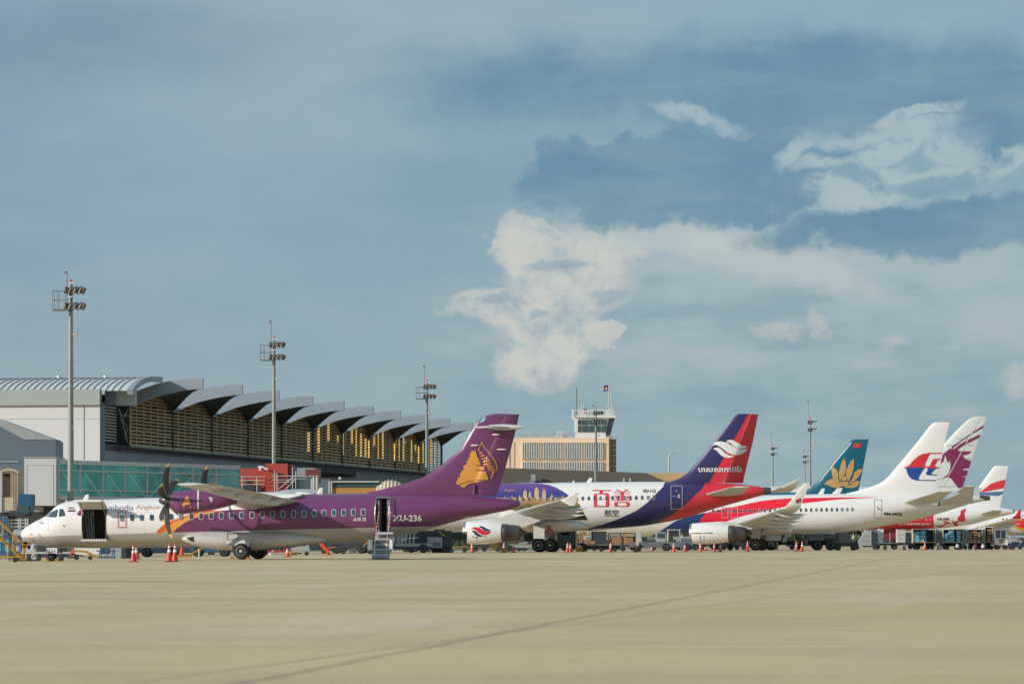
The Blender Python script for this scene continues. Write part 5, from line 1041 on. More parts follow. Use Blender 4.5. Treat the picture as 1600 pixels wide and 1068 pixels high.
    k = MB(); k.use(M['roofm']); prof = [(0, 12.5), (.8, 12.82), (2, 13.17), (3.6, 13.5), (5.4, 13.7), (7.2, 13.78), (9, 13.8)]
    def rf(u, d, z): return ew(u, z, d)
    g_ = [[rf(u, d, z) for d, z in prof] for u in (-32, 2.3)]; w = len(prof); k.add(g_[0] + g_[1], [(j, j + 1, w + j + 1, w + j) for j in range(w - 1)], True)
    k.use(mat('roof_seam', (.17, .19, .19), .5))
    for i in range(64):
        u = -31.9 + i * .53
        for (d0, z0), (d1, z1) in zip(prof, prof[1:]): beam_on(k, rf(u, d0, z0 + .03), rf(u, d1, z1 + .03), .085, .05)
    k.use(M['fascia'])
    for (d0, z0), (d1, z1) in zip(prof, prof[1:]): beam_on(k, rf(2.4, d0, z0 - .1), rf(2.4, d1, z1 - .1), .55, .5)
    B(k, 'vaulted_roof')
    k = MB(); k.use(M['roofm']); k.tube(rf(-5.3, 7, 13.7), rf(-5.3, 7, 14.0), .2, 8); k.tube(rf(-1.5, 7, 13.7), rf(-1.5, 7, 13.98), .2, 8); B(k, 'roof_vent')
terminal()

# ---- slate volume standing in for a shadow on the end wall, and a white block
def simple_building(name, label, cat, parts, loc):
    T = thing(name, loc, label, cat)
    for nm, fn in parts:
        k = MB(); fn(k); k.v = [tuple(Vector(p) - Vector(loc)) for p in k.v]; k.build(nm, T)
    return T
def shadow_and_block():
    Y = 298; s = Y / FP
    def shape(k):
        k.use(M['slate']); P = [(wx(-60, Y), -1), (wx(87, Y), -1), (wx(87, Y), wz(688, Y)), (wx(0, Y), wz(665, Y)), (wx(-60, Y), wz(650, Y))]  # shadow outline on the end wall, built as a slate coloured solid
        k.loft([[Vector((x, y, z)) for x, z in P] for y in (Y, Y + 5)], True, False)
    def rim(k):
        k.use(M['lgrey']); k.poly([(wx(-60, Y), Y - .05, wz(639, Y)), (wx(0, Y), Y - .05, wz(655, Y)), (wx(87, Y), Y - .05, wz(687, Y)), (wx(38, Y), Y - .05, wz(686, Y)), (wx(0, Y), Y - .05, wz(665.5, Y)), (wx(-60, Y), Y - .05, wz(650, Y))], (0, 4.9, 0))  # pale edge stands for the lit rim above the shadow
    def line(k): k.use(M['lgrey']); k.b2(wx(-60, Y), wx(30, Y), Y - .06, Y - .01, wz(722, Y), wz(720, Y))
    simple_building('wall_shadow_volume', 'slate blue volume standing for a shadow on the wall, with a sloping light edge at the left frame edge', 'building', [('wall', shape), ('roof', rim), ('wall_trim', line)], (wx(40, Y), Y, 0))  # wall, roof and wall_trim here are only parts of the shadow stand-in
    Y = 289
    def w1(k): k.use(M['wallw']); k.b2(wx(38, Y), wx(87.5, Y), Y, Y + 6, wz(789.5, Y), wz(715, Y))
    def w2(k): k.use(M['lgrey']); k.b2(wx(37.6, Y), wx(88, Y), Y - .06, Y + 6.05, wz(714.8, Y), wz(713.2, Y))
    def w3(k): k.use(M['dgrey']); k.b2(wx(10, Y), wx(92, Y), Y + 2, Y + 6, -1, wz(790, Y)); k.use(M['lgrey']); k.b2(wx(50, Y), wx(64, Y), Y + 1.0, Y + 1.9, wz(799, Y), wz(791, Y))
    def w4(k):
        k.use(M['lgrey'])
        for x in (41.5, 83): k.b2(wx(x, Y), wx(x + .4, Y), Y - .02, Y, wz(789, Y), wz(726, Y))
        k.b2(wx(41.5, Y), wx(83.4, Y), Y - .02, Y, wz(726.5, Y), wz(726, Y))
    simple_building('stair_block', 'plain white block at the left end of the glass passenger bridge', 'building', [('wall', w1), ('roof_edge', w2), ('undercroft', w3), ('wall_trim', w4)], (wx(62, Y), Y, 0))
shadow_and_block()
def glass_bridge():
    ya, yb = 290.0, 312.0; a = Vector((wx(91, ya), ya, 0)); b = Vector((wx(374, yb), yb, 0)); T = thing('passenger_bridge', a, 'teal glazed passenger bridge with white mullions and diagonal braces', 'boarding bridge')
    d = (b - a).normalized(); n = Vector((d.y, -d.x, 0)); L = (b - a).length; zt, zb_ = 6.68, 4.12; z1, z2 = 6.12, 4.70
    def P(t, off, z): return d * (t * L) + n * off + Vector((0, 0, z))
    def Bd(k, nm): return k.build(nm, T)
    # frame positions measured along the bridge
    fx = [91, 125, 160.7, 195, 229.6, 265, 301, 336.8, 374]; ts = []
    for px in fx:
        r = (px - CX) / FP; t = (r * a.y - a.x) / (d.x - r * d.y); ts.append(min(1, max(0, t / L)))
    k = MB(); k.use(M['offwhite'])
    for t in ts: beam_on(k, P(t, .03, zb_), P(t, .03, zt), .14, .14)
    for z, w in ((zt, .22), (zb_, .26), (z1, .10), (z2, .09)): beam_on(k, P(0, .05, z), P(1, .05, z), .12, w)
    fr = Bd(k, 'frame')
    for i in range(8):
        k = MB(); k.use(M['tglass']); k.add([P(ts[i], 0, zb_), P(ts[i + 1], 0, zb_), P(ts[i + 1], 0, zt), P(ts[i], 0, zt)], [(0, 1, 2, 3)]); Bd(k, 'glass_panel')
    k = MB(); k.use(mat('teal_brace', (.45, .66, .62), .5))
    for i in range(8):
        t0, t1 = ts[i], ts[i + 1]; m_ = (t1 - t0)
        if i < 4: beam_on(k, P(t0 + .18 * m_, -.02, z1 - .15), P(t0 + 1.0 * m_, -.02, zb_), .08, .10)
        else: beam_on(k, P(t0 + .02 * m_, -.02, zb_), P(t0 + .98 * m_, -.02, z1 - .2), .08, .10)
    Bd(k, 'brace')
    k = MB(); k.use(M['mgrey']); k.loft([[P(t, o, z) for o, z in ((-.2, zb_ - .12), (-.2, zb_ + .02), (-3.0, zb_ + .02), (-3.0, zb_ - .12))] for t in (0, 1)], True, False); k.use(M['offwhite']); k.loft([[P(t, o, z) for o, z in ((.08, zt + .1), (.08, zt + .2), (-3.0, zt + .2), (-3.0, zt + .1))] for t in (0, 1)], True, False); Bd(k, 'floor_and_roof')
    k = MB(); k.use(mat('teal_back_wall', (.06, .26, .25), .5, var=.6, vscale=.5)); k.add([P(0, -2.9, zb_), P(1, -2.9, zb_), P(1, -2.9, zt), P(0, -2.9, zt)], [(0, 1, 2, 3)]); k.use(M['dgrey'])
    for i, (t, w, z) in enumerate([(.17, .04, 5.5), (.27, .07, 5.4), (.38, .05, 5.35), (.62, .07, 5.3), (.72, .05, 5.4), (.80, .03, 5.6), (.93, .04, 5.4)]): k.add([P(t - w, -2.6, zb_), P(t + w, -2.6, zb_), P(t + w * .8, -2.6, z), P(t - w * .6, -2.6, z - .2)], [(0, 1, 2, 3)])
    Bd(k, 'interior')
    k = MB(); k.use(M['lgrey']); beam_on(k, P(-.022, 0, 3.75), P(-.022, 0, zt - .15), .5, .3); k.use(M['dgrey'])
    for t in (.08, .5, .93): beam_on(k, P(t, -1.5, -1), P(t, -1.5, zb_ - .1), .5, .5)
    Bd(k, 'support_column')
glass_bridge()

def red_cab():
    Y = 306; T = thing('boarding_bridge_cab', (wx(415, Y), Y, 0), 'brick red boarding bridge rotunda with pale ladders and railings on it', 'boarding bridge'); o = T.location.copy()
    def Bd(k, nm, par=T): k.v = [tuple(Vector(p) - o) for p in k.v]; return k.build(nm, par)
    X = lambda px: wx(px, Y); Z = lambda py: wz(py, Y)
    k = MB(); k.use(M['brick']); k.b2(X(375.5), X(417), Y, Y + 2.6, Z(800), Z(731)); k.b2(X(415), X(450), Y - .5, Y + 2.4, Z(800), Z(724)); Bd(k, 'red_wall')
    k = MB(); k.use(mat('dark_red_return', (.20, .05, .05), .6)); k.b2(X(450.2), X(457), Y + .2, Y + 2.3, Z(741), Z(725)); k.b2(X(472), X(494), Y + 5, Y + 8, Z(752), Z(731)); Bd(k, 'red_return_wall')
    k = MB(); k.use(M['slate']); k.b2(X(450.1), X(459), Y + .1, Y + 2.2, Z(800), Z(741.2)); k.use(M['lgrey']); k.b2(X(458), X(486), Y + 5.5, Y + 9, Z(790), Z(728.5)); Bd(k, 'grey_wall')
    k = MB(); k.use(M['lgrey']); k.tube((X(475), Y + 1.4, Z(800)), (X(475), Y + 1.4, Z(745)), .9, 24); k.use(M['offwhite']); k.tube((X(475), Y + 1.4, Z(745.5)), (X(475), Y + 1.4, Z(744)), 1.0, 24); Bd(k, 'rotunda')
    k = MB(); k.use(M['offwhite']); F_ = Y - .75
    def rail(x0, x1, ys, f=F_, r=.03):
        for y_ in ys: k.tube((X(x0), f, Z(y_)), (X(x1), f, Z(y_)), r, 5)
    def post(x, y0, y1, f=F_, r=.035): k.tube((X(x), f, Z(y0)), (X(x), f, Z(y1)), r, 5)
    rail(377, 415, (744.5, 750.5, 756.6)); [post(x, 768, 744) for x in (379.5, 402.5)]
    rail(426, 458, (743.5, 749.5)); rail(432, 460, (753,)); [post(x, 770, y) for x, y in ((430, 735), (434, 738), (458, 729))]
    k.tube((X(436), F_, Z(764)), (X(462), F_, Z(742)), .035, 5); k.tube((X(447), F_, Z(764)), (X(463), F_, Z(748)), .035, 5); rail(458, 480, (744, 748)); post(463, 765, 736)
    rail(482, 499, (743.5,)); Bd(k, 'railing')
    k = MB(); k.use(M['offwhite'])
    for x in (487.5, 491, 496): k.tube((X(x), Y - .6, Z(800)), (X(x), Y - .6, Z(744 if x > 488 else 748)), .1 if x > 488 else .06, 8)
    Bd(k, 'lift_column')
    k = MB(); k.use(M['dgrey']); k.b2(X(436), X(438), Y - .62, Y - .55, Z(770), Z(738)); k.b2(X(384), X(387), Y - .2, Y - .05, Z(768), Z(748)); k.box((X(392), Y - .2, Z(763)), (1.6, .2, .45)); Bd(k, 'dark_ladder')
    k = MB(); k.use(M['white']); k.box((X(408), Y - .4, Z(729)), (.42, .25, .14)); k.box((X(407), Y - .5, Z(732.5)), (.16, .3, .22)); k.box((X(416), Y - .8, Z(732)), (.4, .35, .13), 0, .4); k.use(M['dgrey']); k.box((X(410), Y - .35, Z(731.5)), (.3, .2, .1)); Bd(k, 'floodlight')
red_cab()

def second_bridge():
    Y = 318; T = thing('boarding_bridge', (wx(550, Y), Y, 0), 'boarding bridge with white frame, orange panel and cream folding canopy behind the purple tail', 'boarding bridge'); o = T.location.copy()
    def Bd(k, nm, par=T): k.v = [tuple(Vector(p) - o) for p in k.v]; return k.build(nm, par)
    X = lambda px: wx(px, Y); Z = lambda py: wz(py, Y)
    k = MB(); k.use(M['slate']); k.b2(X(498), X(516), Y + .3, Y + 3, Z(800), Z(748)); k.use(M['dgrey']); k.b2(X(500), X(592), Y + 2, Y + 5, Z(752), Z(745)); Bd(k, 'grey_box')
    k = MB(); k.use(M['greenp']); k.b2(X(519), X(594), Y + .1, Y + 2.5, Z(762), Z(753)); Bd(k, 'green_panel')
    k = MB(); k.use(mat('orange_panel', (.55, .27, .07), .6, var=.2)); k.b2(X(519), X(594), Y + .08, Y + 2.6, Z(775), Z(761.8)); Bd(k, 'orange_panel')
    k = MB(); k.use(M['offwhite']); k.b2(X(517), X(592), Y - .05, Y + .07, Z(753.2), Z(751)); k.b2(X(516.5), X(519), Y - .06, Y + .06, Z(775), Z(751)); k.b2(X(513), X(515), Y + .1, Y + .25, Z(775), Z(751)); Bd(k, 'frame')
    k = MB(); k.use(M['white']); k.box((X(530), Y + 1, Z(746.5)), (.2, .2, .2)); Bd(k, 'lamp')
    # canopy: a ribbed hood
    rings = []; n = 9
    for i in range(n * 2 + 1):
        t = i / (n * 2); x = X(588 + 50 * t); h = (Z(748.5) - Z(768)) * (math.sin(math.pi * (.12 + .86 * t)) ** .55) * (1 if i % 2 else .94)
        rings.append([Vector((x, Y + .8 + 1.4 * math.cos(a) * (1 if i % 2 else .96), Z(772) + h * (.2 + max(0, math.sin(a)) * 1.0))) for a in [math.pi * j / 12 for j in range(13)]] + [Vector((x, Y + .8, Z(775)))])
    k = MB(); k.use(M['cream']); k.loft(rings, True, False); Bd(k, 'folding_canopy')
    # bottom boom tunnel on its leg
    k = MB(); k.use(M['steel']); k.b2(X(545), X(556), Y + .5, Y + 2, 0, Z(775)); Bd(k, 'drive_leg')
second_bridge()

def left_bridge():
    Y = 262; T = thing('boarding_bridge', (wx(15, Y), Y, 0), 'boarding bridge head with tan bellows and blue cab at the left frame edge', 'boarding bridge'); o = T.location.copy()
    def Bd(k, nm, par=T): k.v = [tuple(Vector(p) - o) for p in k.v]; return k.build(nm, par)
    X = lambda px: wx(px, Y); Z = lambda py: wz(py, Y)
    k = MB(); k.use(M['cream']); n = 5
    for i in range(n):
        x0 = 16.5 + i * 2.6; k.loft([[Vector((X(x), Y + d, Z(z))) for x, z in ((x0, 797), (x0, 737 + i * .4), (x0 + 1.3, 736.4 + i * .4), (x0 + 1.3, 797))] for d in (0, 3)], True, False)
        k.loft([[Vector((X(x), Y + d, Z(z))) for x, z in ((x0 + 1.3, 796.5), (x0 + 1.3, 738.5 + i * .4), (x0 + 2.6, 738.5 + i * .4), (x0 + 2.6, 796.5))] for d in (.12, 2.9)], True, False)
    Bd(k, 'bellows')
    k = MB(); k.use(M['cream'])
    n = 10; top = [Vector((X(-2 + 31 * i / n), Y - .1, Z(736 - 4.6 * math.sin(math.pi * i / n)))) for i in range(n + 1)]; bot = [p - Vector((0, 0, .14)) for p in top[::-1]]; r1 = top + bot; k.loft([r1, [p + Vector((0, 3.2, 0)) for p in r1]], True, False); Bd(k, 'canopy_hood')
    k = MB(); k.use(M['cream']); k.b2(X(3.5), X(21), Y - .02, Y + .2, Z(797), Z(776.5)); k.use(M['offwhite']); k.b2(X(0), X(3), Y - .1, Y + .1, Z(800), Z(738)); k.use(mat('bellows_interior', (.07, .055, .04), .8)); k.b2(X(3), X(16.5), Y + .5, Y + .7, Z(777), Z(739)); Bd(k, 'bridge_mouth')
    k = MB(); k.use(M['blue']); k.poly([(X(30), Y - .2, Z(771)), (X(49.5), Y - .2, Z(771.5)), (X(49), Y - .2, Z(794)), (X(46), Y - .2, Z(803.5)), (X(34), Y - .2, Z(803.5)), (X(27), Y - .2, Z(799))], (0, 2.2, 0)); Bd(k, 'blue_cab')
    k = MB(); k.use(M['greenp']); k.b2(X(29), X(46), Y - .26, Y - .21, Z(801), Z(790)); Bd(k, 'cab_window')
    k = MB(); k.use(M['dgrey']); k.b2(X(-6), X(49), Y + .1, Y + 2.4, Z(806), Z(800)); k.b2(X(8), X(20), Y + 1, Y + 2, -.6, Z(806)); Bd(k, 'undercarriage')
    k = MB(); k.use(M['offwhite'])
    for y_ in (812, 817, 822.5): k.tube((X(14), Y - .3, Z(y_)), (X(44.5), Y - .3, Z(y_)), .04, 5)
    for x in (14, 18.5, 30, 33, 41, 44.5): k.tube((X(x), Y - .3, Z(826)), (X(x), Y - .3, Z(809.5)), .045, 5)
    Bd(k, 'service_railing')
    k = MB(); k.use(M['blue'])
    for x in (2, 8.5, 12.5): k.b2(X(x), X(x + 1.3), Y - .5, Y - .35, gz(-33), Z(805))
    for y_ in (816, 828): k.b2(X(-4), X(14), Y - .5, Y - .35, Z(y_), Z(y_ - 1.3))
    k.tube((X(-4), Y - .4, Z(846)), (X(12), Y - .4, Z(829)), .08, 6); Bd(k, 'blue_trestle')
left_bridge()

# ================================================================== far buildings
def tower():
    Y = 690; X = lambda px: wx(px, Y); Z = lambda py: wz(py, Y); o = Vector((X(880), Y, 0)); T = thing('office_block', o, 'peach office block with rows of white vertical fins under the control tower', 'building')
    def Bd(k, nm, par=T, oo=o): k.v = [tuple(Vector(p) - oo) for p in k.v]; return k.build(nm, par)
    k = MB(); k.use(M['peach']); k.b2(X(787), X(951.5), Y, Y + 14, -1, Z(683.5)); Bd(k, 'wall')
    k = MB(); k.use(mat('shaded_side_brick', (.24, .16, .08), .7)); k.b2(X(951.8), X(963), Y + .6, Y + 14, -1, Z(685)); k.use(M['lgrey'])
    for y_ in (695, 703, 711.5, 720, 728.5): k.b2(X(951.6), X(963.2), Y + .45, Y + .59, Z(y_), Z(y_ - 1)); 
    k.b2(X(953.5), X(954.2), Y + .5, Y + .6, Z(735), Z(686)); k.b2(X(951.6), X(963.4), Y + .4, Y + 14.1, Z(686.2), Z(684)); Bd(k, 'stair_wing')
    for (ya, yb) in ((691.2, 717.5), (721.5, 760)):
        for b in range(4):
            x0 = 816 + b * 32.3; k = MB(); k.use(mat('window_shadow_blue', (.10, .12, .12), .4)); k.b2(X(x0), X(x0 + 28.5), Y - .03, Y - .01, Z(yb), Z(ya)); k.use(M['white'])
            for i in range(11): xx = x0 + .3 + i * 2.68; k.b2(X(xx), X(xx + 1.25), Y - .3, Y - .035, Z(yb), Z(ya))
            k.use(M['peach']); k.b2(X(x0 - .6), X(x0 + 29), Y - .34, Y - .02, Z(ya), Z(ya - .8)); Bd(k, 'window')
    k = MB(); k.use(M['lgrey'])
    for i in range(40): x_ = 806 + i * 2.35; k.tube((X(x_), Y + 1, Z(683.5)), (X(x_), Y + 1, Z(677)), .05, 4)
    for y_ in (677, 679.5): k.tube((X(806), Y + 1, Z(y_)), (X(898), Y + 1, Z(y_)), .06, 4)
    k.use(M['white']); k.b2(X(870), X(872.5), Y + 2, Y + 4, Z(683), Z(673)); k.b2(X(874), X(876), Y + 2, Y + 4, Z(683), Z(674)); k.b2(X(877), X(878.5), Y + 2, Y + 4, Z(683), Z(673.5)); k.box((X(884), Y + 3, Z(680)), (.8, .8, .6)); k.tube((X(827), Y + 2, Z(683)), (X(827), Y + 2, Z(673.5)), .06, 4); k.tube((X(847), Y + 2, Z(683)), (X(847), Y + 2, Z(676)), .06, 4); Bd(k, 'roof_railing')
    k = MB(); k.use(M['mgrey'])
    for x_ in (790.5, 798): k.tube((X(x_), Y - .3, Z(730)), (X(x_), Y - .3, Z(688)), .05, 4)
    Bd(k, 'wall_ladder')
    # control cab
    o2 = Vector((X(927), Y + 3, Z(683.5))); C = thing('control_tower', o2, 'white air traffic control cab with railing and aerials on the peach block', 'control tower')
    B2 = lambda k, nm, par=C: Bd(k, nm, par, o2)
    k = MB(); k.use(M['white']); k.poly([(X(899.5), Y + 1, Z(683.4)), (X(947.5), Y + 1, Z(683.4)), (X(946.5), Y + 1, Z(676)), (X(952.5), Y + 1, Z(651)), (X(898), Y + 1, Z(651)), (X(899.5), Y + 1, Z(676))], (0, 6, 0)); B2(k, 'cab_wall')
    k = MB(); k.use(M['slate']); k.poly([(X(946.8), Y + 1.3, Z(680)), (X(953), Y + 1.3, Z(683.2)), (X(961), Y + 1.3, Z(653)), (X(953), Y + 1.3, Z(652))], (0, 5.5, 0)); B2(k, 'side_glazing')
    for (x0, x1) in ((903, 908.3), (909.5, 919.8), (921, 929), (930.5, 939), (940.5, 948.8)):
        k = MB(); k.use(mat('cab_glass', (.06, .10, .10), .15, coat=.4)); k.b2(X(x0), X(x1), Y + .9, Y + .97, Z(674.5), Z(664.3)); k.b2(X(x0), X(x1), Y + .9, Y + .97, Z(663), Z(656.3)); B2(k, 'window')
    k = MB(); k.use(M['white']); k.poly([(X(896.5), Y + .4, Z(651)), (X(961), Y + .4, Z(652.5)), (X(963), Y + .4, Z(648.5)), (X(896.5), Y + .4, Z(648.5))], (0, 7, 0)); B2(k, 'roof')
    k = MB(); k.use(M['white'])
    for i in range(26): x_ = 894.5 + i * 2.6; k.tube((X(x_), Y + .6, Z(649.5)), (X(x_), Y + .6, Z(640)), .06, 4)
    for y_ in (640, 643.3, 646.5): k.tube((X(894), Y + .6, Z(y_)), (X(959), Y + .6, Z(y_)), .07, 4)
    k.b2(X(893.5), X(897), Y + .3, Y + .5, Z(655), Z(641)); k.use(M['lgrey']); k.b2(X(948), X(958), Y + .5, Y + .8, Z(683.5), Z(680)); B2(k, 'railing')
    for (x_, y_, r_) in ((901, 604, .12), (905, 632, .07), (909, 628, .07), (912.5, 631, .07), (949, 632, .09), (951.5, 603, .07), (955.5, 614, .08), (957.5, 630, .1)):
        k = MB(); k.use(M['mgrey'] if x_ < 903 else M['offwhite']); k.tube((X(x_), Y + 2, Z(650)), (X(x_), Y + 2, Z(y_)), r_, 5); B2(k, 'aerial')
    k = MB(); k.use(M['red']); k.box((X(914.5), Y + 1.5, Z(642)), (.45, .45, .8)); k.use(M['dgrey']); k.box((X(914.5), Y + 1.5, Z(638.8)), (.6, .6, .25)); B2(k, 'beacon')
    # flag
    fo = Vector((X(951.7), Y + 2, Z(608))); Fg = thing('flag', fo, 'small red and blue flag flying above the control tower', 'flag'); zt_, zb_ = Z(601.5), Z(610.5); x0, x1 = X(951.5), X(943.5)
    def strip(f0, f1, m_, off=0):
        k = MB(); k.use(m_); n = 6; vs = []
        for i in range(n + 1):
            t = i / n; x = x0 + (x1 - x0) * t; yy_ = Y + 2 + .25 * math.sin(t * 5) - off; dz_ = .12 * math.sin(t * 4)
            vs += [(x, yy_, zt_ + (zb_ - zt_) * f0 + dz_), (x, yy_, zt_ + (zb_ - zt_) * f1 + dz_), (x, yy_ + .04, zt_ + (zb_ - zt_) * f0 + dz_), (x, yy_ + .04, zt_ + (zb_ - zt_) * f1 + dz_)]
        fs = []
        for i in range(n):
            a_, b_ = i * 4, i * 4 + 4; fs += [(a_, a_ + 1, b_ + 1, b_), (a_ + 2, b_ + 2, b_ + 3, a_ + 3), (a_, b_, b_ + 2, a_ + 2), (a_ + 1, a_ + 3, b_ + 3, b_ + 1)]
        k.add(vs, fs); return k
    fb = mat('flag_blue', (.05, .08, .35), .7); fr = mat('flag_red', (.75, .10, .08), .7)
    Bd(strip(0, .26, fb), 'blue_stripe', Fg, fo); Bd(strip(.26, .72, fr), 'red_stripe', Fg, fo); Bd(strip(.72, 1, fb), 'blue_stripe', Fg, fo)
    k = MB(); k.use(M['white']); k.b2(X(946.6), X(948.6), Y + 1.55, Y + 1.6, Z(608.3), Z(604.6)); Bd(k, 'temple_mark', Fg, fo)
tower()
def hangar():
    Y = 600; X = lambda px: wx(px, Y); Z = lambda py: wz(py, Y); o = Vector((X(900), Y, 0)); T = thing('service_hangar', o, 'long low brown roofed service building behind the white jetliner', 'building')
    def Bd(k, nm, par=T): k.v = [tuple(Vector(p) - o) for p in k.v]; return k.build(nm, par)
    k = MB(); k.use(M['brown']); k.poly([(X(690), Y, Z(755)), (X(690), Y, Z(726.5)), (X(781), Y, Z(730.3)), (X(1010), Y, Z(738.3)), (X(1037), Y, Z(751.5)), (X(1037), Y, Z(755))], (0, 30, 0)); Bd(k, 'roof')
    k = MB(); k.use(M['dgrey']); k.b2(X(690), X(1060), Y + 1, Y + 29, -1, Z(755.2)); k.use(M['slate']); k.b2(X(805), X(845), Y - .2, Y + .9, Z(757), Z(750.5)); Bd(k, 'wall')
    k = MB(); k.use(mat('yellow_gable', (.60, .40, .19), .7, var=.1)); k.poly([(X(1011.5), Y + 2, Z(738.2)), (X(1075), Y + 2, Z(738.2)), (X(1075), Y + 2, Z(757)), (X(1050), Y + 2, Z(757))], (0, 6, 0)); Bd(k, 'yellow_gable')
    k = MB(); k.use(M['lgrey']); k.box((X(833), Y - 1, Z(746)), (.7, .7, 1.0)); k.b2(X(829), X(836), Y - 1.2, Y - .3, Z(755), Z(748)); Bd(k, 'roof_vent')
    for x_ in (973.5, 983.3): k = MB(); k.use(M['white']); k.b2(X(x_), X(x_ + 1.8), Y - .6, Y - .2, Z(755), Z(747)); Bd(k, 'white_post')
    for n_, (x0, x1, z_, lab) in enumerate([(1076, 1330, 832, 'long dark shed on the horizon behind the middle aircraft'), (1332, 1480, 836, 'dark shed on the horizon behind the cargo carts'), (1484, 1700, 838.5, 'lowest dark shed on the horizon at the right edge')]):
        Yd = 860; o3 = Vector((wx((x0 + x1) / 2, Yd), Yd, 0)); D_ = thing('distant_shed', o3, lab, 'building')
        k = MB(); k.use(M['mgrey']); k.b2(wx(x0, Yd), wx(x1, Yd), Yd, Yd + 20, -1, wz(z_ + 3, Yd)); Bd2 = lambda k, nm: (setattr(k, 'v', [tuple(Vector(p) - o3) for p in k.v]), k.build(nm, D_)); Bd2(k, 'wall')
        k = MB(); k.use(M['brown']); k.b2(wx(x0, Yd) - 1, wx(x1, Yd) + 1, Yd - 1, Yd + 21, wz(z_ + 3, Yd), wz(z_, Yd)); Bd2(k, 'roof')
hangar()

# ================================================================== masts
def mast(px, Y, ytop, label, r=.30, arms=True, cage=True, rod=None, small=False):
    T = thing('floodlight_mast', (wx(px, Y), Y, gz(wx(px, Y))), label, 'light mast', group='floodlight masts along the apron'); H = wz(ytop, Y) - T.location.z
    k = MB(); k.use(M['mast']); k.tube((0, 0, 0), (0, 0, H), r, 14, r * .55); k.use(M['steel'])
    for i in range(12): k.box((r * (1 - .045 * i) * .7, -r * .8 * (1 - .04 * i), H * (.1 + .075 * i)), (.1, .1, .12))
    k.build('pole', T)
    k = MB(); k.use(M['steel']); k.tube((-.25, 0, H - .2), (-.25, 0, H + (rod or 2.2)), .035, 5); k.box((-.3, 0, H + (rod or 2.2) * .98), (.22, .05, .16)); k.build('lightning_rod', T)
    if cage and not small:
        k = MB(); k.use(M['steel']); w = 1.15
        for x_ in (-w, -w * .72, -.3): k.tube((x_, -.5, H - 1.7), (x_, -.5, H - .55 if small else H - .45), .022, 4); k.tube((x_, .5, H - 1.7), (x_, .5, H - .5), .022, 4)
        for z_ in (H - .45, H - 1.05): k.tube((-w, -.5, z_), (-.1, -.5, z_), .025, 4); k.tube((-w, .5, z_), (-.1, .5, z_), .025, 4); k.tube((-w, -.5, z_), (-w, .5, z_), .025, 4)
        k.tube((-w, -.5, H - 1.7), (-w, .5, H - 1.7), .03, 4); k.b2(-w, -.1, -.5, .5, H - 1.76, H - 1.68); k.build('service_cage', T)
    rnd = random.Random(int(px))
    for row, z_ in enumerate((H - .3, H - 1.35)):
        k = MB(); k.use(M['dgrey']); k.b2(-.1, .95, -.08, .08, z_ - .04, z_ + .1); k.build('crossarm', T)
        for i in range(4 if not small else 2):
            x_ = -.22 + i * .34; k = MB(); k.use(M['dgrey']); k.box((x_, -.3, z_ - .12), (.36, .28, .42), rnd.uniform(-.4, .1), .5); k.use(M['lampg']); k.box((x_ - .14, -.38, z_ - .18), (.07, .22, .34), -.3, .5); k.build('floodlight', T)
    k = MB(); k.use(M['white']); k.box((.05, -.2, H + .1), (.28, .1, .07)); k.box((-.02, -.25, H - .85), (.3, .1, .07)); k.box((.38, -.15, H * .815), (.4, .2, .16), .3, .3); k.build('camera', T)
    k = MB(); k.use(M['red']); k.tube((.0, -.1, H + .12), (.0, -.1, H + .3), .09, 8); k.build('warning_lamp', T)
    return T
mast(110.5, 265, 444, 'tallest floodlight mast, standing before the glass passenger bridge', .25, rod=.8)
mast(428, 337, 531, 'floodlight mast rising behind the brick red bridge rotunda', .22, rod=1.6)
mast(667, 428, 598, 'floodlight mast at the far end of the louvred facade', .25, rod=1.8)
mast(931, 520, 640, 'floodlight mast in front of the control tower', .24, rod=.6)
mast(1266, 561, 655, 'tall floodlight mast just left of the teal fin', .20, rod=2.6, small=True)
mast(1207.5, 727, 697, 'thin distant floodlight mast right of the navy and red fin', .2, rod=2.4, small=True)
mast(1257.5, 793, 710, 'shortest floodlight mast, close beside the tall one', .2, rod=.8, small=True)
def lamp():
    Y = 640; X0 = wx(1045, Y); T = thing('street_lamp', (X0, Y, 0), 'curved white street lamp above the yellow gable', 'street lamp'); H = wz(708, Y)
    k = MB(); k.use(M['offwhite']); k.tube((0, 0, 0), (0, 0, H - .7), .14, 8); p = None
    for i in range(7): a = math.pi / 2 * i / 6; q = (.75 * (1 - math.cos(a)), 0, H - .7 + .75 * math.sin(a)); k.tube(p, q, .1, 6) if p else None; p = q
    k.build('pole', T); k = MB(); k.use(M['lgrey']); k.box((.95, 0, H - .05), (.5, .25, .16), 0, .35); k.build('lamp_head', T)
lamp()
def low_lights():
    for px in (969, 1080): pass
low_lights()

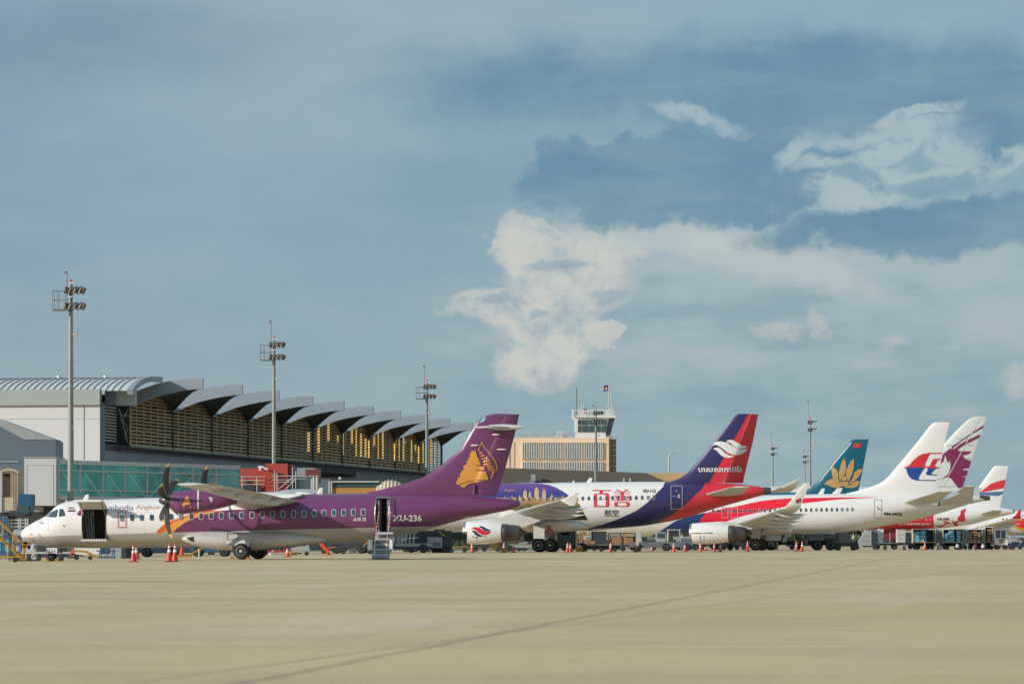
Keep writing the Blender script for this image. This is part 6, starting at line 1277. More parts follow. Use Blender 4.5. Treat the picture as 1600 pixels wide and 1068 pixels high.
# ================================================================== things on the apron
def yfor(px, base):                                      # distance of a ground point seen at that row
    Y = 300.0
    for _ in range(8): Y = (CH - gz(wx(px, Y))) * FP / (base - HZ)
    return Y
def kit(name, label, cat, px, Y, parts, group=None, rz=0.0, s=1.0):
    X = wx(px, Y); T = thing(name, (X, Y, gz(X)), label, cat, rz, group); T.scale = (s, s, s)
    for nm, m_, prims in parts:
        if nm == 'wheel':
            for (x, y, r, w) in prims:
                k = MB(); k.use(M['rubber']); k.lathe([(-w / 2, r * .85), (-w / 2 + .02, r), (w / 2 - .02, r), (w / 2, r * .85)], (x, y, r), (0, 1, 0), 16)
                k.use(M['steel']); k.lathe([(-w / 2 + .03, r * .02), (-w / 2 + .03, r * .42), (-w / 2 - .012, r * .46), (-w / 2 - .012, r * .55), (w / 2 + .012, r * .55), (w / 2 + .012, r * .46), (w / 2 - .03, r * .42), (w / 2 - .03, r * .02)], (x, y, r), (0, 1, 0), 14); k.build('wheel', T)
            continue
        k = MB(); k.use(M[m_] if isinstance(m_, str) else m_)
        for p in prims:
            if p[0] == 'b': k.b2(*p[1:])
            elif p[0] == 't': k.tube(p[1], p[2], p[3], 6)
            elif p[0] == 'p': k.poly(p[1], p[2])
            elif p[0] == 'l': k.lathe(p[1], p[2], p[3], 14)
        k.build(nm, T)
    return T
CG = 'orange traffic cones around the parked aircraft'
def cone(px, base, label, h=.88, col='orange', lean=0.0):
    Y = yfor(px, base); X = wx(px, Y); T = thing('traffic_cone', (X, Y, gz(X)), label, 'traffic cone', random.uniform(-.4, .4), CG)
    lean = random.choice([0, 0, .03, -.03, .05]); cm = [M['orange'], mat('faded_cone_orange', (.72, .13, .05), .6, var=.5), mat('scuffed_cone_orange', (.62, .07, .03), .55, var=.6)]
    k = MB(); k.use(M[col] if col == 'red' else random.choice(cm)); k.lathe([(.04, .17), (.05, .155), (h * .42, .105), (h * .62, .075), (h * .97, .025), (h, .01)], (0, 0, 0), (lean, 0, 1), 16); k.build('cone_body', T)
    k = MB(); k.use(M['white']); k.lathe([(h * .50, .097), (h * .64, .078), (h * .642, .07)], (0, 0, 0), (lean, 0, 1), 16); k.build('reflective_band', T)
    k = MB(); k.use(M['white']); k.lathe([(h * .74, .062), (h * .82, .05), (h * .822, .045)], (0, 0, 0), (lean, 0, 1), 16); k.build('reflective_band', T)
    k = MB(); k.use(mat('cone_base', (.25, .04, .02), .7)); k.b2(-.21, .21, -.21, .21, 0, .045); k.build('cone_base', T)
for px, by, lb, h in [(209, 877.5, 'plain pink red traffic cone nearest the nose of the turboprop', .9), (213.5, 873.5, 'white banded cone just behind the plain cone near the turboprop nose', .85), (224.5, 866.5, 'small distant cone right of the pair under the turboprop nose', .7),
    (264, 877.3, 'left one of the two cones side by side under the propeller', .95), (273, 877, 'right one of the two cones side by side under the propeller', .95), (449, 869.5, 'cone with a yellow block under the rear of the turboprop wing', .55),
    (704, 862.2, 'cone left of the first white engine, beside the green cage cart', .85), (737.5, 862.4, 'cone under the first white engine with the wing emblem', .85), (787.5, 863, 'cone at the exhaust of the first white engine', .88), (802.5, 862.6, 'cone in front of the sloping belt loader', .88),
    (886.3, 862.6, 'taller cone of the pair right of the navy jet main wheels', .88), (891.2, 862.2, 'shorter cone of the pair right of the navy jet main wheels', .8), (953.5, 862.5, 'cone beside the nose wheel of the red striped jet', .86), (993.5, 862, 'cone beneath the tail of the navy and red jet', .86),
    (1018, 860.5, 'small stubby cone below the white flatbed', .4), (1053, 862, 'cone left of the second engine, in front of the tractor', .86), (1070.3, 861.4, 'cone just left of the second white engine intake', .78), (1094.3, 862, 'cone below the second white engine', .86), (1102, 860, 'small stubby cone behind the second white engine', .42),
    (1116, 861.5, 'left cone of the two below the second engine exhaust', .8), (1125.5, 861.8, 'right cone of the two below the second engine exhaust', .84), (1168, 861, 'cone beside the main wheels of the red striped jet', 1.0), (1244.5, 861, 'left cone of the two before the fuel truck', .95), (1253, 861, 'right cone of the two before the fuel truck', .98),
    (1445, 858.6, 'cone below the first cart of light blue bundles', .75), (1575, 857.6, 'cone at the front of the white baggage tractor', .8)]:
    cone(px, by, lb, h, 'orange' if px != 209 else 'red')
def chock(px, Y, label, dz=0.0):
    X = wx(px, Y); T = thing('wheel_chock', (X, Y, gz(X)), label, 'wheel chock', 0, 'yellow chocks at the turboprop wheels')
    k = MB(); k.use(M['yellow']); k.loft([[Vector((x, y, z)) for x, z in ((-.13, 0), (.13, 0), (.05, .17), (-.05, .17))] for y in (-.25, .25)], True, False); k.build('chock_block', T)
    k = MB(); k.use(mat('chock_rope', (.3, .1, .03), .8)); k.tube((0, -.26, .1), (0, .26, .1), .02, 5); k.build('rope', T)
for px, Y, lb in [(73.5, 209.5, 'yellow chock in front of the nose wheel marked 236'), (89, 210.5, 'yellow chock behind the nose wheel marked 236'), (362.5, 209.6, 'yellow chock ahead of the turboprop main wheel'), (388, 209.6, 'yellow chock behind the turboprop main wheel')]: chock(px, Y, lb)
kit('chock_stand', 'yellow chock stand with a small cone on it beneath the turboprop wing', 'chock stand', 286.5, yfor(286, 871), [('stand_base', 'yellow', [('b', -.55, .5, -.3, .3, .02, .16)]), ('stand_bracket', 'dgrey', [('b', -.3, .3, -.2, .2, .16, .22)]), ('tow_arm', 'yellow', [('t', (.3, 0, .15), (1.9, .3, .95), .05)]), ('small_cone', 'orange', [('l', [(.22, .13), (.95, .02)], (-.1, 0, 0), (0, 0, 1))])])
kit('chock_stand', 'yellow block beside the cone behind the turboprop main wheels', 'chock stand', 453, yfor(453, 868), [('stand_base', 'yellow', [('b', -.3, .45, -.2, .2, .02, .28)]), ('stand_bracket', 'dgrey', [('b', .1, .42, -.22, -.2, .1, .2)])])
kit('static_pole', 'thin white tail stand pole under the turboprop belly', 'pole', 311, yfor(311, 875), [('pole', 'offwhite', [('t', (0, 0, 0), (0, 0, .62), .04)]), ('foot', 'steel', [('b', -.1, .1, -.1, .1, 0, .03)])])

# ---- left cluster
Yl = 212
kit('maintenance_stairs', 'yellow mobile stairs with handrails at the left frame edge', 'mobile stairs', 8, Yl, [
    ('stair_rail', 'yellow', [('t', (1.0, -.4, .15), (-1.0, -.4, 2.0), .04), ('t', (1.0, -.4, .95), (-.6, -.4, 2.45), .03), ('t', (1.0, -.4, 0), (1.0, -.4, .95), .03), ('t', (.45, -.4, .6), (.45, -.4, 1.45), .03), ('t', (-.1, -.4, 1.1), (-.1, -.4, 1.95), .03), ('t', (-1.0, -.4, 0), (-1.0, -.4, 2.3), .04), ('t', (-.6, -.4, 1.6), (-.6, -.4, 2.45), .03), ('t', (-1.4, -.4, 2.45), (-.6, -.4, 2.45), .03)]),
    ('stair_rail', 'yellow', [('t', (1.0, .4, .15), (-1.0, .4, 2.0), .04), ('t', (1.0, .4, .95), (-.6, .4, 2.45), .03), ('t', (1.0, .4, 0), (1.0, .4, .95), .03), ('t', (-1.0, .4, 0), (-1.0, .4, 2.3), .04)]),
    ('stair_steps', 'yellow', [('b', .85 - i * .28, 1.1 - i * .28, -.4, .4, .1 + i * .25, .14 + i * .25) for i in range(8)]),
    ('base_frame', 'yellow', [('t', (-1.6, -.45, .28), (1.0, -.45, .28), .05), ('t', (-1.6, .45, .28), (1.0, .45, .28), .05), ('t', (-.3, -.45, .28), (-1.0, -.45, 1.5), .04), ('t', (.2, -.45, .2), (.2, -.45, .95), .035)]),
    ('wheel', None, [(-1.3, -.5, .14, .1), (.6, -.5, .14, .1)])])
kit('equipment_rack', 'blue steel rack wrapped in pale sheets behind the yellow stairs', 'rack', 12, 224, [('rack_frame', 'blue', [('t', (x, 0, 0), (x, 0, 1.4), .05) for x in (-.5, .1, .75)] + [('t', (-.5, 0, z), (.75, 0, z), .04) for z in (.5, 1.0, 1.4)]), ('wrapped_load', 'cyan', [('b', -1.1, -.4, .1, .8, .6, 1.55), ('b', -.35, .1, .1, .8, .5, 1.2)]), ('white_bag', 'offwhite', [('b', .2, .6, .1, .6, .6, 1.0)])])
kit('pale_tank', 'pale grey cylinder tank lying behind the cartons', 'tank', 30, 232, [('tank_body', 'lgrey', [('l', [(0, .1), (.1, .38), (1.6, .38), (1.7, .1)], (-.4, 0, 1.45), (1, 0, 0))]), ('tank_stand', 'dgrey', [('b', -.2, .1, -.2, .2, 0, 1.1)]), ('tank_stand', 'dgrey', [('b', .9, 1.2, -.2, .2, 0, 1.1)])])
kit('flat_dolly', 'white flat baggage dolly under the turboprop nose', 'dolly', 72, 222, [('deck', 'offwhite', [('b', -1.35, 1.4, -.5, .5, .42, .52), ('b', -1.2, -.55, -.52, .5, .53, .66)]), ('undercarriage', 'offwhite', [('b', -1.15, -1.05, -.5, .5, .1, .42), ('b', -.65, -.55, -.5, .5, .1, .42), ('t', (-1.1, -.5, .15), (-.2, -.5, .15), .05), ('t', (-.9, -.5, .12), (-.6, -.5, .4), .04)]), ('tow_bar', 'dgrey', [('t', (1.4, 0, .4), (2.1, 0, .3), .04)]), ('wheel', None, [(-.9, -.5, .15, .1), (-.35, -.5, .15, .1), (.9, -.5, .15, .1)])])
for i, (x, y, z, w, h, lb) in enumerate([(27.5, 852, .45, .55, .55, 'lowest left carton of the pallet behind the yellow stairs'), (30, 840, .98, .5, .5, 'topmost left carton of the pallet behind the yellow stairs'), (36, 847, .98, .5, .46, 'carton with a pale label beside the topmost one'), (41.5, 850, .45, .6, .55, 'wide brown carton in the middle of the pallet'), (41, 840, .98, .45, .35, 'small brown carton on the wide middle one'), (49, 852, .45, .42, .42, 'brown carton at the right end of the pallet'), (36, 852, .45, .35, .5, 'narrow carton between the lowest left and the wide one')]):
    T = kit('carton', lb, 'carton', x, 227, [('box_body', 'box', [('b', -w / 2, w / 2, 0, .5, z, z + h)]), ('label_sticker', 'lgrey', [('b', -.1, .1, -.006, 0, z + .12, z + .3)])], 'cartons stacked behind the yellow stairs')
kit('pallet', 'wooden pallet carrying the brown cartons', 'pallet', 39, 227, [('deck_boards', 'box', [('b', -.75, .75, -.05, .6, .38, .44)]), ('runner', 'dgrey', [('b', -.7, .7, 0, .1, 0, .37)]), ('runner', 'dgrey', [('b', -.7, .7, .4, .5, 0, .37)])])
for x, lb in ((52.5, 'pale grey sack leaning at the pallet end'), (58, 'dark sack on the ground by the pallet end')): kit('sack', lb, 'sack', x, 226, [('sack_body', 'lgrey' if x < 55 else 'dgrey', [('l', [(0, .12), (.1, .2), (.4, .19), (.52, .06)], (0, .2, .05 if x > 55 else .5), (0, 0, 1))]), ('sack_tie', 'dgrey', [('t', (0, .2, .5), (0, .2, .6), .03)])])
kit('towbar', 'yellow aircraft towbar with an orange wheel lying under the fuselage', 'towbar', 133, 232, [('bar', 'yellow', [('t', (-.8, 0, .55), (0, 0, .5), .07), ('t', (0, 0, .5), (.8, 0, .12), .08), ('t', (-1.6, .3, .75), (-.6, .3, .78), .06)]), ('bar_head', 'orange', [('l', [(0, .15), (.1, .15)], (-.75, -.1, .38), (0, 1, 0))]), ('wheel', None, [(-.5, 0, .15, .1), (.3, 0, .13, .1)])])
kit('blue_trestle', 'blue lattice trestle standing behind the cargo hold', 'trestle', 166, 245, [('trestle_leg', 'blue', [('t', (-.5 + i * .2, 0, 0), (-.4 + i * .2 + .15 * (-1) ** i, 0, .95), .035) for i in range(6)]), ('trestle_rail', 'blue', [('t', (-.6, 0, z), (.6, 0, z), .04) for z in (.1, .5, .95)])])
kit('concrete_block', 'pale concrete counterweight block under the fuselage', 'block', 181, 248, [('block_body', 'lgrey', [('p', [(-.35, 0, .05), (.32, 0, .05), (.32, 0, 1.0), (-.35, 0, 1.0)], (0, .8, 0))]), ('lifting_eye', 'steel', [('t', (0, .4, 1.0), (0, .4, 1.08), .05)])])
kit('stacked_crates', 'black stacked crates right of the concrete block', 'crate stack', 195, 250, [('crate', 'dgrey', [('b', -.32, .1, 0, .6, 0, .95)]), ('crate', 'black', [('b', .12, .4, 0, .6, 0, .9)])])
def tractor(px, Y, label, col, s=1.0, rz=0.0, cab=True):
    p = [('chassis', col, [('b', -1.3, 1.4, -.65, .65, .35, .8), ('p', [(.3, -.6, .8), (1.4, -.6, .8), (1.35, -.6, 1.05), (.3, -.6, 1.15)], (0, 1.2, 0))]), ('bumper', 'dgrey', [('b', 1.4, 1.5, -.6, .6, .35, .6), ('b', -1.4, -1.3, -.6, .6, .35, .6)]), ('seat', 'dgrey', [('b', -.5, -.05, -.3, .3, .8, 1.0), ('b', -.55, -.42, -.3, .3, 1.0, 1.35)]),
         ('headlight', 'lampg', [('b', 1.5, 1.52, -.5, -.3, .62, .76)]), ('wheel', None, [(-.85, -.62, .33, .22), (.9, -.62, .33, .22), (-.85, .62, .33, .22), (.9, .62, .33, .22)])]
    if cab: p += [('cab_frame', 'offwhite', [('t', (-.8, y, .8), (-.75, y, 1.85), .04) for y in (-.6, .6)] + [('t', (.35, y, .8), (.25, y, 1.85), .04) for y in (-.6, .6)] + [('b', -.85, .35, -.65, .65, 1.85, 1.92)]), ('windscreen', 'glass', [('b', .24, .27, -.55, .55, 1.15, 1.8)])]
    return kit('baggage_tractor', label, 'tractor', px, Y, p, 'baggage tractors between the aircraft', rz, s)
tractor(330, 262, 'dark blue tractor seen under the turboprop belly', 'blue', 1.0, 0, False)
tractor(250, 268, 'slate tractor behind the two cones under the fuselage', 'slate', 1.0, 0, False)
# ---- middle cluster under and behind the jets
kit('ground_power_unit', 'pale round topped ground unit behind the turboprop tail', 'ground unit', 470, 262, [('unit_body', 'lgrey', [('b', -.6, .6, -.4, .4, .2, .55), ('p', [(-.35, -.3, .55), (.55, -.3, .55), (.4, -.3, 1.1), (-.1, -.3, 1.1)], (0, .6, 0))]), ('unit_window', 'dgrey', [('b', -.05, .3, -.32, -.3, .65, 1.0)]), ('wheel', None, [(-.35, -.4, .14, .1), (.4, -.4, .14, .1)])])
kit('red_barrier', 'red and white lattice barrier behind the turboprop main wheels', 'barrier', 440, 268, [('barrier_rail', 'red', [('t', (-.9, 0, z), (.9, 0, z), .04) for z in (.25, .8)] + [('t', (-.9 + i * .36, 0, .2), (-.72 + i * .36, 0, .85), .03) for i in range(5)]), ('barrier_foot', 'white', [('b', -.9, -.7, -.2, .2, 0, .2), ('b', .7, .9, -.2, .2, 0, .2)])])
kit('salmon_ramp', 'salmon coloured folded ramp leaning behind the turboprop tail', 'ramp', 506, 262, [('ramp_plate', 'orange', [('p', [(-.5, 0, .95), (-.3, 0, 1.05), (.45, 0, .15), (.3, 0, .05)], (0, .5, 0))]), ('ramp_foot', 'yellow', [('b', .1, .5, 0, .4, 0, .15)])])
tractor(545, 300, 'dark tractor half hidden left of the airstairs', 'dgrey', 1.1, 0, False)
kit('orange_cart', 'long dark cart with an orange drawbar left of the airstairs', 'cart', 560, 290, [('deck', 'dgrey', [('b', -1.6, 1.3, -.6, .6, .45, .6), ('b', -1.2, -.2, -.5, .5, .6, .95)]), ('raised_arm', mat('rust_orange', (.4, .16, .06), .7), [('t', (.3, -.5, .5), (1.2, -.5, 1.3), .06)]), ('drawbar', mat('rust_orange', (.4, .16, .06), .7), [('t', (-1.6, 0, .5), (-2.4, 0, .4), .05)]), ('wheel', None, [(-1.1, -.6, .25, .14), (.9, -.6, .25, .14)])])
kit('service_truck', 'white service truck with a rack of pipes right of the airstairs', 'truck', 632, 312, [('cab', 'white', [('p', [(-1.9, -.9, .45), (-.9, -.9, .45), (-.75, -.9, 1.1), (-.95, -.9, 1.45), (-1.6, -.9, 1.5), (-1.9, -.9, 1.1)], (0, 1.8, 0))]), ('chassis', 'dgrey', [('b', -1.9, 2.2, -.8, .8, .3, .5)]), ('bed', 'lgrey', [('b', -.7, 2.2, -.9, .9, .5, .75)]),
    ('pipe_rack', 'offwhite', [('t', (-.5 + i * .3, -.7, .75), (-.4 + i * .3, -.7, 1.5 + .15 * (i % 2)), .05) for i in range(5)] + [('t', (-.6, -.7, 1.5), (1.0, -.7, 1.6), .05), ('t', (-.6, -.6, 1.1), (1.1, -.8, 1.2), .04)]), ('window', 'glass', [('b', -1.65, -1.0, -.92, -.9, 1.05, 1.4)]), ('wheel', None, [(-1.35, -.8, .36, .24), (1.5, -.8, .36, .24)])])
kit('air_conditioning_unit', 'dark equipment trailer with a white louvred box near the turboprop tail', 'ground unit', 668, 318, [('unit_body', 'dgrey', [('b', -1.9, 2.0, -.8, .8, .35, 1.0), ('b', -1.7, 1.9, -.7, .7, 1.0, 1.7)]), ('louvred_box', 'lgrey', [('b', 0, 1.2, -.95, -.8, .4, 1.25)]), ('louvre', 'dgrey', [('b', .3 + i * .2, .4 + i * .2, -.97, -.95, .5, .85) for i in range(4)]), ('hose', 'yellow', [('t', (.9, -.85, 1.7), (1.4, -.85, 1.35), .07)]), ('roof_plate', 'slate', [('b', -1.2, 2.0, -.9, .8, 1.7, 1.78)]), ('wheel', None, [(-1.3, -.7, .3, .2), (1.5, -.7, .3, .2)])])
kit('waste_skip', 'dark red tank with a low frame left of the blue cabinet', 'tank', 688, 325, [('tank_body', mat('dark_red_tank', (.12, .02, .02), .5), [('b', -.5, .4, -.5, .5, .5, 1.9)]), ('tank_frame', 'black', [('b', -.7, .7, -.6, .6, 0, .5)])])
kit('blue_cabinet', 'pale blue cabinet on a cart left of the first engine', 'cabinet', 699, 322, [('cabinet_body', mat('pale_blue_cabinet', (.28, .38, .48), .5), [('b', -.32, .3, -.3, .3, .55, 1.45)]), ('cabinet_foot', 'black', [('b', -.35, .35, -.3, .3, 0, .55)]), ('red_panel', 'red', [('b', -.32, .3, -.35, -.31, 1.47, 1.62)])])
kit('cage_cart', 'green mesh sided cage cart left of the first engine', 'cage cart', 716, 322, [('cage_post', 'dgrey', [('t', (x, -.5, .3), (x, -.5, 1.6), .03) for x in (-.7, 0, .7)] + [('t', (-.7, -.5, z), (.7, -.5, z), .03) for z in (.5, 1.05, 1.6)] + [('t', (-.7, -.5, .5), (0, -.5, 1.6), .02), ('t', (0, -.5, 1.6), (.7, -.5, .5), .02)]), ('cage_cover', mat('olive_mesh', (.06, .08, .05), .8), [('b', -.7, .7, -.45, .5, .4, 1.55)]), ('cage_top', 'slate', [('b', -.75, .75, -.5, .5, 1.6, 1.68)]), ('yellow_bar', 'yellow', [('b', -.75, .8, -.56, -.5, .42, .5)]), ('wheel', None, [(-.5, -.5, .15, .1), (.5, -.5, .15, .1)])])
def loader(px, Y, label, flip=1):
    f = flip
    return kit('belt_loader', label, 'belt loader', px, Y, [('conveyor', 'steel', [('p', [(-2.6 * f, -.5, .32), (2.3 * f, -.5, 1.85), (2.35 * f, -.5, 2.02), (-2.65 * f, -.5, .48)], (0, 1.0, 0))]), ('side_rail', 'offwhite', [('t', (-2.5 * f, -.52, .6), (2.2 * f, -.52, 2.1), .04), ('t', (-1.2 * f, -.52, .9), (-1.2 * f, -.52, 1.1), .03), ('t', (.4 * f, -.52, 1.3), (.4 * f, -.52, 1.6), .03)]),
      ('chassis', 'lgrey', [('b', -1.9, 1.8, -.7, .7, .35, .65), ('b', -.4, .4, -.75, -.6, .65, 1.0)]), ('lift_arm', 'dgrey', [('t', (-.6 * f, 0, .6), (.9 * f, 0, 1.4), .06)]), ('wheel', None, [(-1.2, -.68, .3, .2), (1.2, -.68, .3, .2)])])
loader(817, 348, 'belt loader sloping up towards the navy jet main wheels')
kit('striped_board', 'yellow checkered board leaning at the belt loader foot', 'board', 773, 332, [('board_face', 'yellow', [('p', [(-.55, 0, .3), (.15, 0, .3), (.55, 0, .95), (0, 0, .95)], (0, .08, 0))]), ('board_pattern', 'dgrey', [('b', -.25 + i * .2, -.15 + i * .2, -.02, 0, .4 + i * .12, .5 + i * .12) for i in range(4)]), ('board_leg', 'slate', [('b', .3, 1.1, .1, .5, 0, .75)])])
for px, lb in ((838, 'brown carton riding at the top of the belt loader'), (857, 'tilted brown carton above the navy jet main wheels')): kit('carton', lb, 'carton', px, 334, [('box_body', 'box', [('p', [(-.3, 0, 1.6), (.25, 0, 1.45), (.42, 0, 1.9), (-.1, 0, 2.1)], (0, .5, 0))]), ('label_sticker', 'lgrey', [('b', -.05, .08, -.008, 0, 1.7, 1.8)])], 'cartons going up the belt loader')
kit('catering_truck', 'grey high loader truck behind the navy jet main wheels', 'truck', 886, 345, [('cargo_box', 'slate', [('b', -.9, .35, -1.1, 1.1, .5, 2.25)]), ('cab', 'slate', [('b', .36, .7, -1.0, 1.0, .5, 1.9)]), ('window', 'black', [('b', -.5, .25, -1.12, -1.1, 1.45, 2.1)]), ('box_post', 'white', [('b', -.98, -.88, -1.15, 1.1, .4, 2.3), ('b', .72, .82, -1.15, 1.1, .2, 2.35)]), ('box_top', 'white', [('b', -1.0, 1.0, -1.15, 1.15, 2.25, 2.35)]), ('chassis', 'dgrey', [('b', -1.6, 1.7, -.8, .8, .35, .5)]), ('wheel', None, [(-1.1, -.8, .4, .25), (1.3, -.8, .4, .25)])])
kit('cargo_dolly', 'long dark cargo dolly behind the nose wheel of the red striped jet', 'dolly', 925, 352, [('deck', 'steel', [('b', -2.3, 2.6, -.7, .7, .55, .65)]), ('under_frame', 'black', [('b', -2.2, 2.5, -.5, .5, .2, .5)]), ('wheel', None, [(x, -.65, .2, .14) for x in (-1.8, -.6, .8, 2.0)])])
for i, (px, w, h, z, lb) in enumerate([(899, .6, .5, .66, 'brown carton at the left end of the long dark dolly'), (907, .5, .8, .66, 'tall brown carton second from the left on the long dolly'), (915.5, .6, .42, .66, 'flat brown carton in the middle of the long dolly'), (911, .6, .3, 1.46, 'carton lying on the tall carton on the long dolly'), (925, .5, .3, .66, 'low carton at the right of the long dolly')]):
    kit('carton', lb, 'carton', px, 351.5, [('box_body', 'box', [('b', -w / 2, w / 2, -.3, .3, z, z + h)]), ('label_sticker', 'lgrey', [('b', -.08, .08, -.308, -.3, z + .1, z + .2)])], 'cartons on the long dark dolly')
kit('chock_stand', 'yellow box with a white top between the cones near the long dolly', 'chock stand', 905, 338, [('stand_base', 'yellow', [('b', -.32, .32, -.25, .25, .05, .42)]), ('stand_bracket', 'white', [('b', -.15, .15, -.2, .2, .42, .56)])])
for i, (x0, lb) in enumerate(((964, 'dark baggage cart with brown cartons behind the navy jet tail'), (982, 'dark baggage cart with a blue end panel under the navy jet tail'))):
    kit('baggage_cart', lb, 'baggage cart', x0, 365 + 3 * i, [('cart_body', 'dgrey', [('b', -.8, .8, -.6, .6, .4, .6), ('b', -.8, -.72, -.6, .6, .6, 1.6), ('b', -.8, .8, -.65, .6, 1.6, 1.68)]), ('end_panel', 'blue' if i else 'box', [('b', .6, .8, -.6, .6, .6, 1.55)]), ('load', 'box', [('b', -.6, .4, -.5, .5, .6, 1.25)]), ('wheel', None, [(-.5, -.55, .2, .12), (.5, -.55, .2, .12)])], 'baggage carts under the jets')
kit('white_post_stand', 'white upright post on the stand left of the white flatbed', 'post', 996, 352, [('post', 'offwhite', [('b', -.12, .12, -.1, .1, .5, 1.75)]), ('post_base', 'black', [('b', -.3, .3, -.3, .3, 0, .5)])])
kit('flatbed_tug', 'low grey aircraft tug below the tail of the navy and red jet', 'tug', 1018, 368, [('body', 'mgrey', [('b', -2.1, 2.1, -1, 1, .35, .85)]), ('cab', 'lgrey', [('b', .4, 1.3, -.8, .8, .85, 1.75)]), ('beam', 'offwhite', [('p', [(-1.2, -1.0, .85), (-.9, -1.0, .85), (-1.1, -1.0, 1.8), (-1.3, -1.0, 1.8)], (0, .3, 0))]), ('window', 'glass', [('b', .5, 1.2, -.82, -.8, 1.2, 1.65)]), ('wheel', None, [(-1.3, -.95, .36, .3), (1.3, -.95, .36, .3)])])
tractor(1057, 372, 'grey tractor with a cab left of the second engine', 'slate', 1.05)
tractor(1128, 392, 'small dark tractor below the second engine exhaust', 'mgrey', .9, 0, False)
kit('white_van', 'white ended vehicle just left of the second engine intake', 'van', 1073, 400, [('body', 'lgrey', [('b', -1.3, 1.2, -.9, .9, .4, 1.4), ('p', [(-1.3, -.9, 1.4), (.6, -.9, 1.4), (.4, -.9, 1.9), (-1.2, -.9, 1.9)], (0, 1.8, 0))]), ('window', 'glass', [('b', -1.0, .2, -.92, -.9, 1.4, 1.8)]), ('wheel', None, [(-.8, -.85, .34, .22), (.8, -.85, .34, .22)])])
# fuel truck
kit('fuel_truck', 'long dark fuel truck with white pipe rail under the red striped jet', 'truck', 1247, 396, [('chassis', 'black', [('b', -3.4, 3.7, -.8, .8, .55, .95)]), ('tank', 'mgrey', [('b', -1.6, 3.7, -.9, .9, 1.25, 1.95)]), ('cab', 'mgrey', [('b', -3.5, -1.8, -1.1, 1.1, .95, 1.95)]), ('pipe_rail', 'white', [('t', (.35, -1.05, 1.62), (3.5, -1.05, 1.72), .07), ('t', (.35, -1.05, 1.2), (.35, -1.05, 1.62), .06)]), ('hose_reel', 'dgrey', [('l', [(0, .36), (.25, .36)], (-.2, -1.05, 1.0), (0, 1, 0)), ('l', [(0, .25), (.25, .25)], (-.9, -1.0, 1.15), (0, 1, 0))]),
    ('pump_box', 'steel', [('b', -1.7, -1.2, -1.0, -.8, .8, 1.3), ('b', .5, .9, -1.0, -.8, .6, 1.1)]), ('mudguard', 'mgrey', [('p', [(-3.35, -.98, .75), (-3.2, -.98, 1.2), (-2.7, -.98, 1.28), (-2.2, -.98, 1.15), (-2.05, -.98, .55), (-2.15, -.98, .55), (-2.3, -.98, 1.05), (-2.7, -.98, 1.17), (-3.1, -.98, 1.1), (-3.25, -.98, .75)], (0, .4, 0))]), ('wheel', None, [(-2.75, -.85, .52, .3), (1.9, -.85, .52, .3), (3.15, -.85, .52, .3), (-2.75, .85, .52, .3), (1.9, .85, .52, .3)])])
kit('aircraft_tug', 'low dark tug right of the fuel truck', 'tug', 1318, 388, [('body', 'dgrey', [('b', -1.05, 1.4, -.8, .8, .4, .8)]), ('deck_plate', 'mgrey', [('b', -.9, 1.0, -.82, .8, .82, .95)]), ('wheel', None, [(-.6, -.8, .3, .22), (.9, -.8, .3, .22)])])
# ---- right cluster
def container(px0, px1, ytop, ybot, Y, label, m_='slate', slant=False, side=True):
    w = (px1 - px0) * Y / FP; zt, zb_ = wz(ytop, Y), wz(ybot, Y)
    pr = [('p', [(-w / 2, -.7, zb_), (w / 2, -.7, zb_), (w / 2, -.7, zt), (-w / 2 + (.9 if slant else 0), -.7, zt)], (0, 1.4, 0))]
    return kit('cargo_container', label, 'container', (px0 + px1) / 2, Y, [('container_shell', m_, pr), ('edge_frame', 'lgrey', [('b', w / 2 - .05, w / 2 + .03, -.74, .7, zb_, zt), ('b', -w / 2 + (.9 if slant else 0), w / 2, -.74, .7, zt, zt + .05)]), ('panel_rib', 'mgrey', [('b', -w * .3, w * .45, -.72, -.7, zb_ + (zt - zb_) * t, zb_ + (zt - zb_) * t + .03) for t in (.3, .6)])], 'cargo containers on dollies')
container(1338, 1360, 828, 852, 410, 'slanted grey container left end of the row right of the fuel truck', 'lgrey', True)
container(1360.5, 1371.5, 828, 847.5, 411, 'slate container door panel in the middle of the left row', 'slate')
container(1372, 1379.5, 826, 848, 412, 'narrow white container beside the slate one', 'white')
container(1401, 1413.5, 827, 847, 416, 'white container with a grey side next to the first blue bundles', 'offwhite')
kit('open_trailer', 'low open trailer with a red back board between the containers', 'trailer', 1391, 418, [('deck', 'steel', [('b', -1.0, .7, -.7, .7, .65, .75)]), ('back_board', mat('dark_red_board', (.22, .03, .03), .6), [('b', -1.0, .7, .5, .6, .8, 2.1)]), ('post', 'lgrey', [('t', (-.1, -.6, .75), (-.1, -.6, 1.8), .04)]), ('load', 'dgrey', [('b', -.8, .4, -.4, .4, .75, 1.1)]), ('wheel', None, [(-.6, -.6, .22, .14), (.4, -.6, .22, .14)])])
GB = 'light blue bundles in the covered carts'
